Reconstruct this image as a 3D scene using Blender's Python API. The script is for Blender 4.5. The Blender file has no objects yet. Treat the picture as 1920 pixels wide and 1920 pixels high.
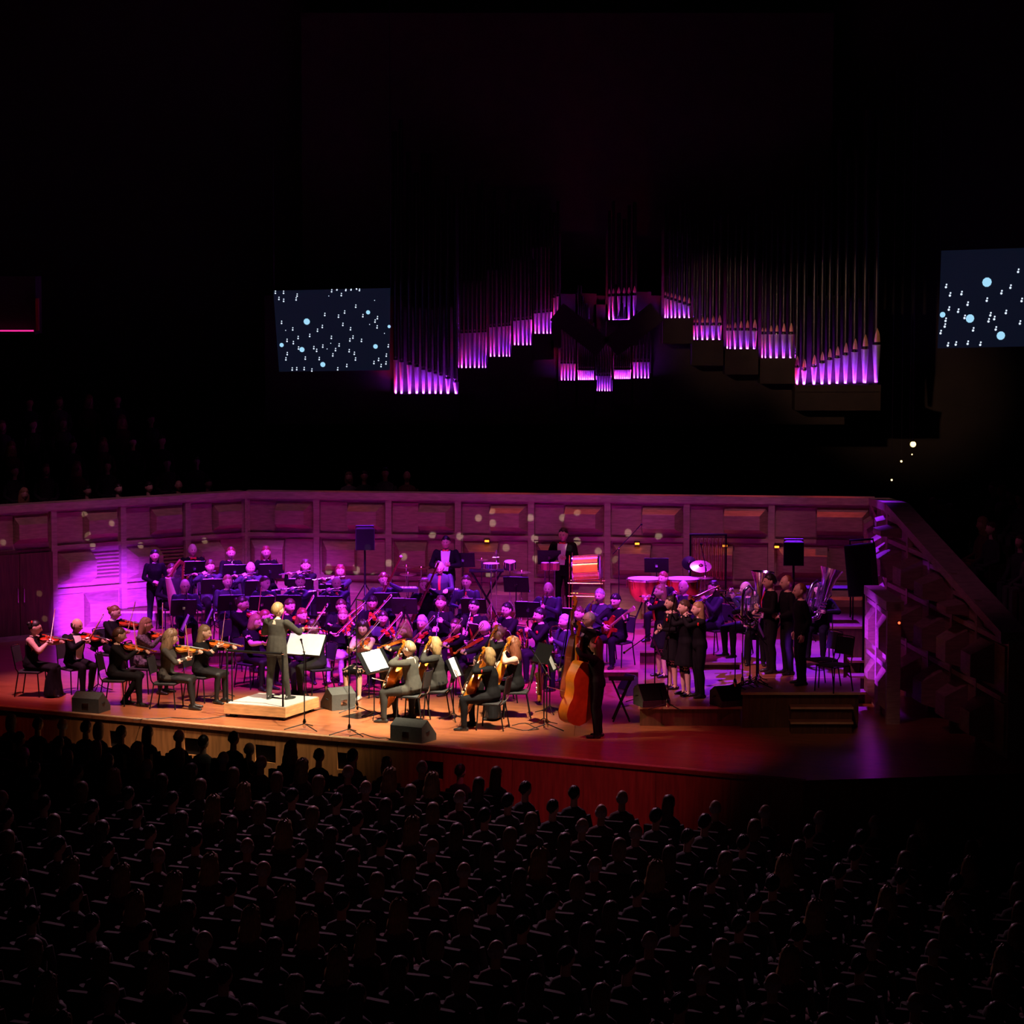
import bpy, math, random
import numpy as np
from mathutils import Vector as V, Matrix as Mx

random.seed(7)
SC = bpy.context.scene
COL = SC.collection
PI = math.pi
R = math.radians

# ------------------------------------------------------------------ camera
F_PX = 5350.0            # focal length in pixels of the 1920 frame
CAM_H = 7.83             # metres above the stage floor
PITCH = R(5.14)
cam_d = bpy.data.cameras.new('camera')
cam_d.sensor_width = 36.0
cam_d.lens = F_PX * 36.0 / 1920.0
cam_d.clip_end = 300
cam = bpy.data.objects.new('camera', cam_d)
cam.location = (0, 0, CAM_H)
cam.rotation_euler = (PI / 2 - PITCH, 0, 0)
COL.objects.link(cam)
SC.camera = cam


def ray(px, py):
    u, v = (px - 960) / F_PX, -(py - 960) / F_PX
    f = V((0, math.cos(PITCH), -math.sin(PITCH)))
    up = V((0, math.sin(PITCH), math.cos(PITCH)))
    return f + V((1, 0, 0)) * u + up * v


def at_z(px, py, z):
    r = ray(px, py)
    return V((0, 0, CAM_H)) + r * ((z - CAM_H) / r.z)


def at_d(px, py, d):
    r = ray(px, py)
    return V((0, 0, CAM_H)) + r * (d / r.y)


def at_line(px, py, A, B):
    """point of the vertical plane over the plan line A-B seen at a pixel"""
    r = ray(px, py)
    n = V((-(B[1] - A[1]), B[0] - A[0]))
    t = (n.x * A[0] + n.y * A[1]) / (n.x * r.x + n.y * r.y)
    return V((0, 0, CAM_H)) + r * t


# ------------------------------------------------------------------ world, view
w = bpy.data.worlds.new('dark_hall')
SC.world = w
w.use_nodes = True
w.node_tree.nodes['Background'].inputs[0].default_value = (0.35, 0.25, 0.4, 1)
w.node_tree.nodes['Background'].inputs[1].default_value = 0.002
SC.view_settings.view_transform = 'Standard'
SC.view_settings.look = 'None'
SC.view_settings.exposure = 0.0
SC.view_settings.gamma = 1.0
SC.view_settings.use_curve_mapping = False


# ------------------------------------------------------------------ stage lights
def look_at(o, target):
    o.rotation_euler = (V(target) - o.location).to_track_quat('-Z', 'Y').to_euler()


def spot(name, loc, target, radius, watts, color, blend=0.6, size=0.25):
    """a stage spotlight: its cone reaches `radius` metres around the target"""
    d = bpy.data.lights.new(name, 'SPOT')
    d.energy = watts
    d.color = color
    dist = (V(target) - V(loc)).length
    d.spot_size = 2 * math.atan(radius / dist)
    d.spot_blend = blend
    d.shadow_soft_size = size
    o = bpy.data.objects.new(name, d)
    o.location = loc
    look_at(o, target)
    COL.objects.link(o)
    return o


def area_up(name, loc, sx, sy, watts, color, tilt=0.0, spread=1.6):
    d = bpy.data.lights.new(name, 'AREA')
    d.shape = 'RECTANGLE'
    d.size, d.size_y = sx, sy
    d.energy = watts
    d.color = color
    d.spread = spread
    o = bpy.data.objects.new(name, d)
    o.location = loc
    o.rotation_euler = (PI + tilt, 0, 0)
    COL.objects.link(o)
    return o


VIOLET = (0.36, 0.03, 1.0)
MAGENTA = (0.85, 0.05, 0.75)
WARM = (1.0, 0.85, 0.60)
BLUE = (0.10, 0.02, 1.0)
RED = (1.0, 0.05, 0.08)
def tgt(px, py, z=0.6):
    return at_z(px, py, z)


L0_, C1_, C2_ = at_z(0, 950, 2.75), at_z(460, 922, 2.75), at_z(1640, 935, 2.75)
# warm white key on conductor, score and cellos, steep from the upper right
spot('warm_key', (1.5, 42.0, 15.5), tgt(600, 1240, 1.0), 2.7, 39000, WARM, 0.7)
spot('warm_cellos', (1.0, 41.5, 15.5), tgt(835, 1255, 0.9), 2.4, 40000, WARM, 0.75)
spot('warm_front_left', (-4.0, 43.5, 15.5), tgt(360, 1240, 0.9), 2.1, 16000, (1.0, 0.64, 0.5), 0.9)
# violet front wash over the wind and string rows from the truss
for i_, (px_, py_, w_) in enumerate(((330, 1110, 28000), (520, 1090, 38000), (720, 1100, 42000), (930, 1105, 40000), (1120, 1110, 30000), (1320, 1110, 13000),
                                     (490, 1165, 26000), (660, 1165, 34000), (800, 1170, 28000), (960, 1165, 32000), (1080, 1180, 24000), (1260, 1150, 15000))):
    spot('violet_wash_%d' % i_, ((px_ - 900) / 95, 49.0 if py_ < 1115 else 44.0, 15.5), tgt(px_, py_, 1.1), 2.3, w_ * 1.2, (0.52, 0.035, 1.0), 0.8)
# deep blue-violet back light from above the organ gallery
for i_, (px_, w_) in enumerate(((380, 24000), (660, 30000), (940, 32000), (1200, 32000), (1440, 46000))):
    spot('blue_back_%d' % i_, ((px_ - 900) / 90, 63.5, 14.5), tgt(px_, 1165 if px_ < 1400 else 1215, 0.6), 3.2, w_, (0.26, 0.015, 1.0), 0.7)
# first violins
spot('pink_left', (-8.5, 47.0, 15.5), tgt(165, 1195, 0.9), 2.4, 18000, (1.0, 0.33, 0.62), 0.9)
spot('violet_floor_left', (-10, 42, 15), tgt(120, 1240, 0), 2.8, 7000, (0.40, 0.03, 1.0), 0.9)
spot('red_front_left', (-7, 46.5, 15), tgt(120, 1300, 0), 2.6, 3500, (1.0, 0.10, 0.08), 0.9)
spot('red_front_right', (5, 37, 15), tgt(1130, 1400, 0), 3.2, 5000, (1.0, 0.07, 0.25), 0.9)
# brown-magenta wash down the stage walls
for i_, (px_, w_) in enumerate(((60, 1000), (300, 1000), (560, 800), (820, 1050), (1080, 1300), (1330, 1300), (1560, 1000))):
    wp_ = at_line(px_, 985, C1_, C2_) if px_ > 460 else at_line(px_, 985, L0_, C1_)
    spot('wall_wash_%d' % i_, (wp_.x * 0.9, wp_.y - 8.0, 15), wp_ - V((0, 0, 0.3)), 2.3, w_, (0.88, 0.29, 0.60), 0.9)
# pools of violet light on the walls from lamps on the floor
spot('wall_pool_left', at_d(250, 1195, 55.5), at_line(195, 1150, L0_, C1_), 1.5, 4500, (0.32, 0.02, 1.0), 0.8, 0.05)
spot('wing_pool', (3.6, 48.2, 1.0), (6.2, 48.7, 1.1), 1.1, 1100, (0.34, 0.02, 1.0), 0.8, 0.05)
spot('right_wall_dim', (1.0, 40, 14), (7.0, 48.5, 1.6), 4.0, 300, (0.9, 0.2, 0.6), 0.9)


def gobo(loc, target, dots, watts, color):
    """projector throwing round flecks: the lamp only shines in the listed directions"""
    o = spot('fleck_projector', loc, target, 12.0, watts, color, 0.2, 0.01)
    d = o.data
    d.use_nodes = True
    nt = d.node_tree
    em = nt.nodes['Emission']
    ge = nt.nodes.new('ShaderNodeNewGeometry')
    last = None
    for p, r in dots:
        v = (V(p) - V(loc))
        dist = v.length
        v.normalize()
        dp = nt.nodes.new('ShaderNodeVectorMath')
        dp.operation = 'DOT_PRODUCT'
        dp.inputs[1].default_value = v
        nt.links.new(ge.outputs['Incoming'], dp.inputs[0])
        mr = nt.nodes.new('ShaderNodeMapRange')
        c0 = math.cos(math.atan(r * 1.15 / dist))
        c1 = math.cos(math.atan(r * 0.8 / dist))
        mr.inputs['From Min'].default_value = c0
        mr.inputs['From Max'].default_value = c1
        nt.links.new(dp.outputs['Value'], mr.inputs['Value'])
        if last is None:
            last = mr.outputs[0]
        else:
            ad = nt.nodes.new('ShaderNodeMath')
            ad.operation = 'ADD'
            nt.links.new(last, ad.inputs[0])
            nt.links.new(mr.outputs[0], ad.inputs[1])
            last = ad.outputs[0]
    nt.links.new(last, em.inputs['Strength'])
    return o


flecks = []
for x_, y_ in ((890, 328), (1183, 330), (1363, 327), (1450, 308), (632, 425), (787, 435), (1207, 445), (1445, 460), (1215, 558), (475, 560), (388, 585), (1045, 495), (1410, 520), (1660, 565), (1562, 515), (295, 620), (207, 620), (50, 620), (950, 645), (970, 300), (975, 370), (1900, 430), (1730, 410)):
    flecks.append((at_line(600 + x_ / 3, 860 + y_ / 3, C1_, C2_) + V((0, -0.1, 0)), 0.075))
for x_, y_ in ((160, 962), (210, 985), (265, 1022), (175, 1022), (8, 1015), (165, 1005), (385, 1013), (75, 1113), (85, 1160)):
    flecks.append((at_line(x_, y_, L0_, C1_) + V((0, -0.1, 0)), 0.06))
gobo((-3.0, 30, 12), (0, 60, 1.8), flecks, 17000, (1.0, 0.92, 0.78))
spot('organ_warm', (-6, 40, 11), at_d(1590, 670, 66), 2.4, 5500, (1.0, 0.55, 0.35), 0.9)
spot('organ_warm_mid', (-6, 40, 11), at_d(1360, 620, 66), 1.8, 3000, (1.0, 0.55, 0.35), 0.9)
spot('drum_warm', (-4, 46, 15), at_d(1100, 1060, 58.5), 0.7, 15000, (1.0, 0.55, 0.2), 0.8)
spot('flutes_rose', (-4, 41, 14), tgt(1268, 1190, 1.3), 1.7, 13000, (1.0, 0.36, 0.5), 0.9)
spot('singers_rose', (-3, 41, 14), tgt(1468, 1180, 1.4), 1.5, 4500, (1.0, 0.28, 0.4), 0.9)
spot('tubas_violet', (-2, 43, 13), tgt(1470, 1090, 2.0), 1.3, 12000, (0.8, 0.2, 1.0), 0.8)
spot('bass_side', (-9, 43.5, 10), at_d(1070, 1290, 46.4), 0.9, 7000, (1.0, 0.75, 0.45), 0.8)
for i_, px_ in enumerate((440, 690, 950, 1150)):
    spot('violet_fill_%d' % i_, ((px_ - 900) / 80, 40, 15), tgt(px_, 1100, 1.25), 2.2, 9500 if px_ < 1100 else 7000, (0.58, 0.05, 1.0), 0.9)
for i_, (px_, w_) in enumerate(((950, 1500), (1090, 1500), (1240, 1200), (1400, 1500), (1560, 1600), (640, 500))):
    wp_ = at_line(px_, 945, C1_, C2_)
    spot('wall_red_%d' % i_, (wp_.x, wp_.y - 0.9, 14.5), wp_ - V((0, 0.15, 0)), 0.9, w_, (1.0, 0.06, 0.03), 0.9)
spot('stair_violet', (5.2, 47.0, 9), at_d(1612, 1265, 50.2), 0.8, 1500, (0.42, 0.02, 1.0), 0.8)
spot('steps_dim', (3.0, 39, 10), at_d(1540, 1345, 46.5), 1.6, 330, (1.0, 0.5, 0.3), 0.9)
# added lamp that lifts the audience in the stalls out of black
spot('stalls_fill', (-3, 56, 15), (-1, 34.5, -0.2), 7.5, 9500, (0.8, 0.36, 0.55), 0.9)


# ------------------------------------------------------------------ materials
MATS = {}


def mat(name, col, rough=0.6, metal=0.0, spec=0.5, var=0.0, scale=8.0, emit=None, estr=0.0, stretch=None, sheen=0.0, coat=0.0, bump=0.0):
    if name in MATS:
        return MATS[name]
    m = bpy.data.materials.new(name)
    m.use_nodes = True
    nt = m.node_tree
    b = nt.nodes['Principled BSDF']
    b.inputs['Base Color'].default_value = (*col, 1)
    b.inputs['Roughness'].default_value = rough
    b.inputs['Metallic'].default_value = metal
    b.inputs['Specular IOR Level'].default_value = spec
    b.inputs['Sheen Weight'].default_value = sheen
    b.inputs['Coat Weight'].default_value = coat
    if emit:
        b.inputs['Emission Color'].default_value = (*emit, 1)
        b.inputs['Emission Strength'].default_value = estr
    if var > 0 or bump > 0:
        tc = nt.nodes.new('ShaderNodeTexCoord')
        n = nt.nodes.new('ShaderNodeTexNoise')
        n.inputs['Scale'].default_value = scale
        n.inputs['Detail'].default_value = 3
        src = tc.outputs['Object']
        if stretch:
            mp = nt.nodes.new('ShaderNodeMapping')
            mp.inputs['Scale'].default_value = stretch
            nt.links.new(src, mp.inputs[0])
            src = mp.outputs[0]
        nt.links.new(src, n.inputs['Vector'])
        if var > 0:
            r = nt.nodes.new('ShaderNodeValToRGB')
            r.color_ramp.elements[0].position = 0.3
            r.color_ramp.elements[1].position = 0.7
            r.color_ramp.elements[0].color = (*[c * (1 - var) for c in col], 1)
            r.color_ramp.elements[1].color = (*[min(1, c * (1 + var)) for c in col], 1)
            nt.links.new(n.outputs['Fac'], r.inputs[0])
            nt.links.new(r.outputs[0], b.inputs['Base Color'])
        if bump > 0:
            bp = nt.nodes.new('ShaderNodeBump')
            bp.inputs['Strength'].default_value = bump
            bp.inputs['Distance'].default_value = 0.02
            nt.links.new(n.outputs['Fac'], bp.inputs['Height'])
            nt.links.new(bp.outputs[0], b.inputs['Normal'])
    MATS[name] = m
    return m


def plank_mat(name, c1, c2, width, rough, rotz=0.0, coat=0.0):
    """floor boards: long narrow planks with dark joints and grain"""
    m = bpy.data.materials.new(name)
    m.use_nodes = True
    nt = m.node_tree
    b = nt.nodes['Principled BSDF']
    tc = nt.nodes.new('ShaderNodeTexCoord')
    mp = nt.nodes.new('ShaderNodeMapping')
    mp.inputs['Rotation'].default_value = (0, 0, rotz)
    br = nt.nodes.new('ShaderNodeTexBrick')
    br.offset = 0.37
    br.inputs['Scale'].default_value = 1.0
    br.inputs['Brick Width'].default_value = 2.4
    br.inputs['Row Height'].default_value = width
    br.inputs['Mortar Size'].default_value = 0.006
    br.inputs['Color1'].default_value = (*c1, 1)
    br.inputs['Color2'].default_value = (*c2, 1)
    br.inputs['Mortar'].default_value = (*[x * 0.35 for x in c1], 1)
    n = nt.nodes.new('ShaderNodeTexNoise')
    mp2 = nt.nodes.new('ShaderNodeMapping')
    mp2.inputs['Scale'].default_value = (0.8, 9, 9)
    mp2.inputs['Rotation'].default_value = (0, 0, rotz)
    n.inputs['Scale'].default_value = 2.2
    n.inputs['Detail'].default_value = 4
    mix = nt.nodes.new('ShaderNodeMix')
    mix.data_type = 'RGBA'
    mix.blend_type = 'MULTIPLY'
    mix.inputs[0].default_value = 0.65
    rp = nt.nodes.new('ShaderNodeValToRGB')
    rp.color_ramp.elements[0].position = 0.3
    rp.color_ramp.elements[0].color = (0.45, 0.4, 0.36, 1)
    rp.color_ramp.elements[1].position = 0.65
    L = nt.links.new
    L(tc.outputs['Object'], mp.inputs[0])
    L(mp.outputs[0], br.inputs['Vector'])
    L(tc.outputs['Object'], mp2.inputs[0])
    L(mp2.outputs[0], n.inputs['Vector'])
    L(n.outputs['Fac'], rp.inputs[0])
    L(br.outputs['Color'], mix.inputs[6])
    L(rp.outputs[0], mix.inputs[7])
    L(mix.outputs[2], b.inputs['Base Color'])
    b.inputs['Roughness'].default_value = rough
    b.inputs['Coat Weight'].default_value = coat
    b.inputs['Coat Roughness'].default_value = 0.25
    MATS[name] = m
    return m


BLACKCLOTH = mat('black_cloth', (0.006, 0.0056, 0.0066), 0.8, spec=0.14, var=0.25, scale=14)
NAVYCLOTH = mat('navy_cloth', (0.028, 0.027, 0.05), 0.7, spec=0.3, var=0.2, scale=14)
GREYCLOTH = mat('grey_cloth', (0.050, 0.047, 0.039), 0.88, spec=0.2, var=0.15, scale=16)
CHARCOAL = mat('charcoal_cloth', (0.022, 0.0205, 0.018), 0.85, spec=0.2, var=0.15, scale=16)
WHITECLOTH = mat('white_cloth', (0.75, 0.74, 0.70), 0.8, var=0.06)
PALECLOTH = mat('pale_cloth', (0.5, 0.46, 0.5), 0.8, var=0.3, scale=20)
REDCLOTH = mat('red_cloth', (0.75, 0.02, 0.02), 0.6, var=0.15)
BURGUNDY = mat('burgundy_cloth', (0.22, 0.02, 0.03), 0.7, var=0.15)
STOCKING = mat('dark_stocking', (0.009, 0.0075, 0.008), 0.6, spec=0.25, var=0.1)
SHOE = mat('black_shoe_leather', (0.012, 0.012, 0.012), 0.3, var=0.1)
SKINS = [mat('skin_fair', (0.72, 0.47, 0.36), 0.5, var=0.06, scale=20),
         mat('skin_light', (0.64, 0.40, 0.29), 0.5, var=0.06, scale=20),
         mat('skin_tan', (0.50, 0.30, 0.20), 0.5, var=0.06, scale=20)]
EYE = mat('eye_dark', (0.10, 0.055, 0.045), 0.4)
LIP = mat('lip_tint', (0.52, 0.25, 0.22), 0.5)
HAIRS = {k: mat('hair_' + k, c, 0.45, var=0.35, scale=60, stretch=(1, 1, 0.25)) for k, c in dict(
    black=(0.012, 0.009, 0.008), brown=(0.07, 0.035, 0.018), darkbrown=(0.03, 0.016, 0.01), blond=(0.32, 0.20, 0.085),
    grey=(0.42, 0.40, 0.38), red=(0.20, 0.06, 0.03), ash=(0.24, 0.15, 0.08)).items()}
VIOLINWOOD = mat('violin_varnish', (0.55, 0.11, 0.012), 0.25, var=0.25, scale=9, coat=0.6)
VIOLINRED = mat('red_varnish', (0.40, 0.035, 0.008), 0.25, var=0.25, scale=9, coat=0.6)
CELLOWOOD = mat('cello_varnish', (0.66, 0.20, 0.015), 0.25, var=0.2, scale=5, coat=0.6)
BASSRED = mat('bass_red_varnish', (0.36, 0.06, 0.025), 0.3, var=0.2, scale=4, coat=0.5)
EBONY = mat('ebony', (0.012, 0.011, 0.010), 0.35, var=0.1)
MAPLE = mat('bridge_maple', (0.6, 0.42, 0.22), 0.5, var=0.1)
STRINGM = mat('string_steel', (0.7, 0.7, 0.7), 0.3, metal=1, var=0.02)
BOWSTICK = mat('bow_stick', (0.42, 0.13, 0.05), 0.3, var=0.15, coat=0.4)
BOWHAIR = mat('bow_hair', (0.85, 0.8, 0.72), 0.6, var=0.05)
BLACKMETAL = mat('black_metal', (0.006, 0.006, 0.0065), 0.45, spec=0.22, var=0.1)
CHROME = mat('chrome', (0.75, 0.75, 0.77), 0.12, metal=1, var=0.02)
SILVER = mat('silver_plate', (0.80, 0.79, 0.80), 0.16, metal=1, var=0.03)
BRASS = mat('brass_lacquer', (0.83, 0.56, 0.20), 0.16, metal=1, var=0.05)
BLACKPLASTIC = mat('black_plastic', (0.009, 0.009, 0.0095), 0.6, var=0.15)
SEATPAD = mat('black_seat_pad', (0.02, 0.019, 0.02), 0.75, var=0.2)
SPEAKERBOX = mat('speaker_grey_paint', (0.055, 0.055, 0.05), 0.7, var=0.15, scale=30, bump=0.1)
GRILLE = mat('speaker_grille', (0.005, 0.005, 0.005), 0.8, spec=0.1, var=0.3, scale=90)
PAPER = mat('white_paper', (0.86, 0.85, 0.80), 0.8, var=0.03)
WOODWIND = mat('grenadilla', (0.02, 0.015, 0.014), 0.25, var=0.1)
BASSOONWOOD = mat('bassoon_red_maple', (0.16, 0.02, 0.012), 0.25, var=0.2, coat=0.5)
DRUMHEAD = mat('drum_head', (0.75, 0.72, 0.68), 0.55, var=0.05)
DRUMWOOD = mat('drum_shell_orange_wood', (0.62, 0.17, 0.02), 0.2, var=0.25, scale=6, coat=0.8)
COPPER = mat('timpani_copper', (0.72, 0.26, 0.12), 0.25, metal=1, var=0.1)
CYMBAL = mat('cymbal_bronze', (0.80, 0.52, 0.22), 0.25, metal=1, var=0.12)


# ------------------------------------------------------------------ mesh builder
class MB:
    def __init__(s):
        s.v, s.f, s.m = [], [], []

    def add(s, vs, fs, m=0):
        o = len(s.v)
        s.v += [tuple(p) for p in vs]
        s.f += [tuple(i + o for i in f) for f in fs]
        s.m += [m] * len(fs)
        return s

    def box(s, c, size, m=0, rot=None, top=1.0):
        x, y, z = size[0] / 2, size[1] / 2, size[2] / 2
        vs = []
        for k in (-1, 1):
            q = top if k > 0 else 1.0
            for i, j in ((-1, -1), (1, -1), (1, 1), (-1, 1)):
                p = V((i * x * q, j * y * q, k * z))
                vs.append((rot @ p if rot else p) + V(c))
        return s.add(vs, [(3, 2, 1, 0), (4, 5, 6, 7), (0, 1, 5, 4), (1, 2, 6, 5), (2, 3, 7, 6), (3, 0, 4, 7)], m)

    def tube(s, pts, rad, n=8, m=0, side=None, cap=True, rounded=False):
        """swept tube; rad: one value or per-point, each a number or (across, along_normal)"""
        pts = [V(p) for p in pts]
        N = len(pts)
        rr = rad if isinstance(rad, list) else [rad] * N
        tang = []
        for i in range(N):
            t = pts[min(i + 1, N - 1)] - pts[max(i - 1, 0)]
            tang.append(t.normalized() if t.length > 1e-9 else V((0, 0, 1)))
        if side is None:
            a = V((1, 0, 0)) if abs(tang[0].x) < 0.8 else V((0, 1, 0))
        else:
            a = V(side)
        rings = []
        for i in range(N):
            t = tang[i]
            a = a - t * a.dot(t)
            a = a.normalized() if a.length > 1e-6 else t.orthogonal().normalized()
            b = t.cross(a)
            r = rr[i]
            ra, rb = (r if isinstance(r, (tuple, list)) else (r, r))
            rings.append((pts[i], a.copy(), b, t, ra, rb))
        if rounded:
            p, a0, b0, t0, ra, rb = rings[0]
            q = min(ra, rb)
            rings.insert(0, (p - t0 * q * 0.7, a0, b0, t0, ra * 0.65, rb * 0.65))
            p, a1, b1, t1, ra, rb = rings[-1]
            q = min(ra, rb)
            rings.append((p + t1 * q * 0.7, a1, b1, t1, ra * 0.65, rb * 0.65))
        vs, fs = [], []
        for p, a_, b_, t, ra, rb in rings:
            for k in range(n):
                th = 2 * PI * k / n
                vs.append(p + a_ * (math.cos(th) * ra) + b_ * (math.sin(th) * rb))
        K = len(rings)
        for i in range(K - 1):
            for k in range(n):
                k2 = (k + 1) % n
                fs.append((i * n + k, i * n + k2, (i + 1) * n + k2, (i + 1) * n + k))
        if cap:
            fs.append(tuple(reversed(range(n))))
            fs.append(tuple(range((K - 1) * n, K * n)))
        return s.add(vs, fs, m)

    def lathe(s, prof, n=16, m=0, frame=None, caps=True):
        """profile of (radius, z) turned about z"""
        vs, fs = [], []
        for r, z in prof:
            for k in range(n):
                th = 2 * PI * k / n
                p = V((r * math.cos(th), r * math.sin(th), z))
                vs.append(frame @ p if frame else p)
        K = len(prof)
        for i in range(K - 1):
            for k in range(n):
                k2 = (k + 1) % n
                fs.append((i * n + k, i * n + k2, (i + 1) * n + k2, (i + 1) * n + k))
        if caps:
            fs.append(tuple(reversed(range(n))))
            fs.append(tuple(range((K - 1) * n, K * n)))
        return s.add(vs, fs, m)

    def prism(s, poly, h0, h1, m=0, frame=None):
        """polygon (x, y) raised from h0 to h1 along z"""
        n = len(poly)
        vs = [V((x, y, h0)) for x, y in poly] + [V((x, y, h1)) for x, y in poly]
        if frame:
            vs = [frame @ p for p in vs]
        fs = [tuple(reversed(range(n))), tuple(range(n, 2 * n))]
        fs += [(i, (i + 1) % n, n + (i + 1) % n, n + i) for i in range(n)]
        return s.add(vs, fs, m)

    def ball(s, c, r, nu=12, nv=8, m=0, frame=None):
        rx, ry, rz = r if isinstance(r, (tuple, list)) else (r, r, r)
        vs, fs = [], []
        for j in range(1, nv):
            ph = PI * j / nv
            for i in range(nu):
                th = 2 * PI * i / nu
                vs.append(V((rx * math.sin(ph) * math.cos(th), ry * math.sin(ph) * math.sin(th), rz * math.cos(ph))))
        vs += [V((0, 0, rz)), V((0, 0, -rz))]
        t, b = len(vs) - 2, len(vs) - 1
        for j in range(nv - 2):
            for i in range(nu):
                i2 = (i + 1) % nu
                fs.append((j * nu + i, (j + 1) * nu + i, (j + 1) * nu + i2, j * nu + i2))
        for i in range(nu):
            i2 = (i + 1) % nu
            fs.append((t, i, i2))
            fs.append((b, (nv - 2) * nu + i2, (nv - 2) * nu + i))
        vs = [(frame @ p if frame else p) + V(c) for p in vs]
        return s.add(vs, fs, m)

    def mesh(s, name, mats, smooth=True, angle=38):
        me = bpy.data.meshes.new(name)
        me.from_pydata(s.v, [], s.f)
        for x in (mats if isinstance(mats, (list, tuple)) else [mats]):
            me.materials.append(x)
        if any(s.m):
            me.polygons.foreach_set('material_index', s.m)
        if smooth:
            me.polygons.foreach_set('use_smooth', [True] * len(me.polygons))
            me.set_sharp_from_angle(angle=R(angle))
        me.update()
        return me


def link(name, data, parent=None, matrix=None, loc=None, rotz=None):
    o = bpy.data.objects.new(name, data)
    COL.objects.link(o)
    if parent:
        o.parent = parent
    if matrix is not None:
        o.matrix_world = matrix
    if loc is not None:
        o.location = loc
    if rotz is not None:
        o.rotation_euler = (0, 0, rotz)
    return o


def obj(name, mb, mats, parent=None, loc=None, rotz=None, smooth=True, angle=38, matrix=None):
    return link(name, mb.mesh(name, mats, smooth, angle), parent, matrix, loc, rotz)


def tag(o, label, cat, group=None, kind=None):
    o['label'] = label
    if cat:
        o['category'] = cat
    if group:
        o['group'] = group
    if kind:
        o['kind'] = kind
    return o


def thing(name, label, cat, matrix=None, loc=None, rotz=None, group=None):
    return tag(link(name, None, None, matrix, loc, rotz), label, cat, group)


def struct(o, label=None):
    o['kind'] = 'structure'
    if label:
        o['label'] = label
    return o


def frame_of(o, x, z):
    """matrix with origin o, x axis along x, z axis near z"""
    x = V(x).normalized()
    z = V(z)
    z = (z - x * z.dot(x)).normalized()
    y = z.cross(x)
    return Mx(((x.x, y.x, z.x, o[0]), (x.y, y.y, z.y, o[1]), (x.z, y.z, z.z, o[2]), (0, 0, 0, 1)))


def yaw_of(face):
    """person facing: 0 to the camera, +90 to picture right, -90 to picture left, 180 away"""
    return R(180 + face)
# ================================================================== the setting
STAGEWOOD = plank_mat('stage_boards', (0.46, 0.15, 0.06), (0.36, 0.11, 0.045), 0.14, 0.32, rotz=R(27.7), coat=0.35)
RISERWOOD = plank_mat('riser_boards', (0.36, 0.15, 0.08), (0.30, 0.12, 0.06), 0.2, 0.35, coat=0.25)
FASCIA = mat('fascia_orange_wood', (0.42, 0.16, 0.05), 0.45, var=0.25, scale=3, stretch=(6, 6, 0.6), coat=0.2)
PODIUMWOOD = mat('podium_wood', (0.62, 0.33, 0.14), 0.4, var=0.25, scale=4, stretch=(1, 1, 8), coat=0.3)
CARPET = mat('podium_grey_carpet', (0.42, 0.40, 0.37), 0.95, var=0.1, scale=60, bump=0.2)
WALLWOOD = mat('wall_pale_wood', (0.46, 0.33, 0.25), 0.6, var=0.18, scale=5, stretch=(1, 1, 6))
BOXWOOD = mat('acoustic_box_wood', (0.44, 0.28, 0.20), 0.55, var=0.2, scale=5, stretch=(1, 1, 6))
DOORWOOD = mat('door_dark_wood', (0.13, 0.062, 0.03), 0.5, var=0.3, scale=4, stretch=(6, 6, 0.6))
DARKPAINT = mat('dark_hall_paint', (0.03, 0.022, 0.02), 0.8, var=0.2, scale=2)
VOID = mat('vent_black', (0.006, 0.006, 0.006), 0.9, var=0.2)
PIPELIT = mat('organ_pipe_lit', (0.45, 0.42, 0.42), 0.4, metal=0.2, var=0.12, scale=6)  # paler matte copy of the pipe metal: lit look of the feet
PIPESHADED = mat('organ_pipe_shaded', (0.30, 0.28, 0.28), 0.22, metal=1.0, var=0.1, scale=6)  # darker mirror copy of it: shade above the pipe mouths put into the colour
PIPELIP = mat('organ_pipe_lip', (0.72, 0.40, 0.20), 0.5, var=0.15)
ORGANCASE = mat('organ_case_dark', (0.028, 0.016, 0.012), 0.6, var=0.3, scale=3)

# ---- plan of the stage walls (x, y of the wall line on the floor)
WALL_H = 2.75
pL = at_z(0, 950, WALL_H)
C1 = at_z(460, 922, WALL_H)
C2 = at_z(1640, 935, WALL_H)
dirL = (pL - C1).normalized()
W0 = C1 + dirL * 10.5
E1 = at_d(1672, 1000, 52.0)
FR = at_d(1892, 1190, 44.0)
FRONT_A = at_z(0, 1325, 0)
FRONT_B = at_z(900, 1408, 0)
fdir = (FRONT_B - FRONT_A).normalized()
S0 = FRONT_A - fdir * 6.0
S1 = FRONT_B + fdir * 5.5
STAGE_H = 1.05

poly = [(S0.x, S0.y), (S1.x, S1.y), (FR.x + .2, FR.y - 1.2), (FR.x + .3, FR.y), (C2.x + .3, C2.y + .3), (C1.x, C1.y + .3), (W0.x, W0.y + .3)]
floor = struct(obj('floor', MB().prism(poly, -0.06, 0.0), STAGEWOOD, smooth=False))
# nosing along the front edge: two pale strips
FRM = frame_of((S0.x, S0.y, 0), (fdir.x, fdir.y, 0), (0, 0, 1))   # x along the edge, y up stage
LEDGE = (S1 - S0).length
for k, (yy, zz, hh) in enumerate(((0.02, 0.004, 0.012), (0.11, 0.003, 0.007))):
    struct(obj('trim_%d' % (k + 1), MB().box((LEDGE / 2, yy, zz), (LEDGE, 0.025, hh)), mat('edge_strip', (0.62, 0.42, 0.24), 0.4, var=0.1), matrix=FRM, smooth=False))
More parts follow.
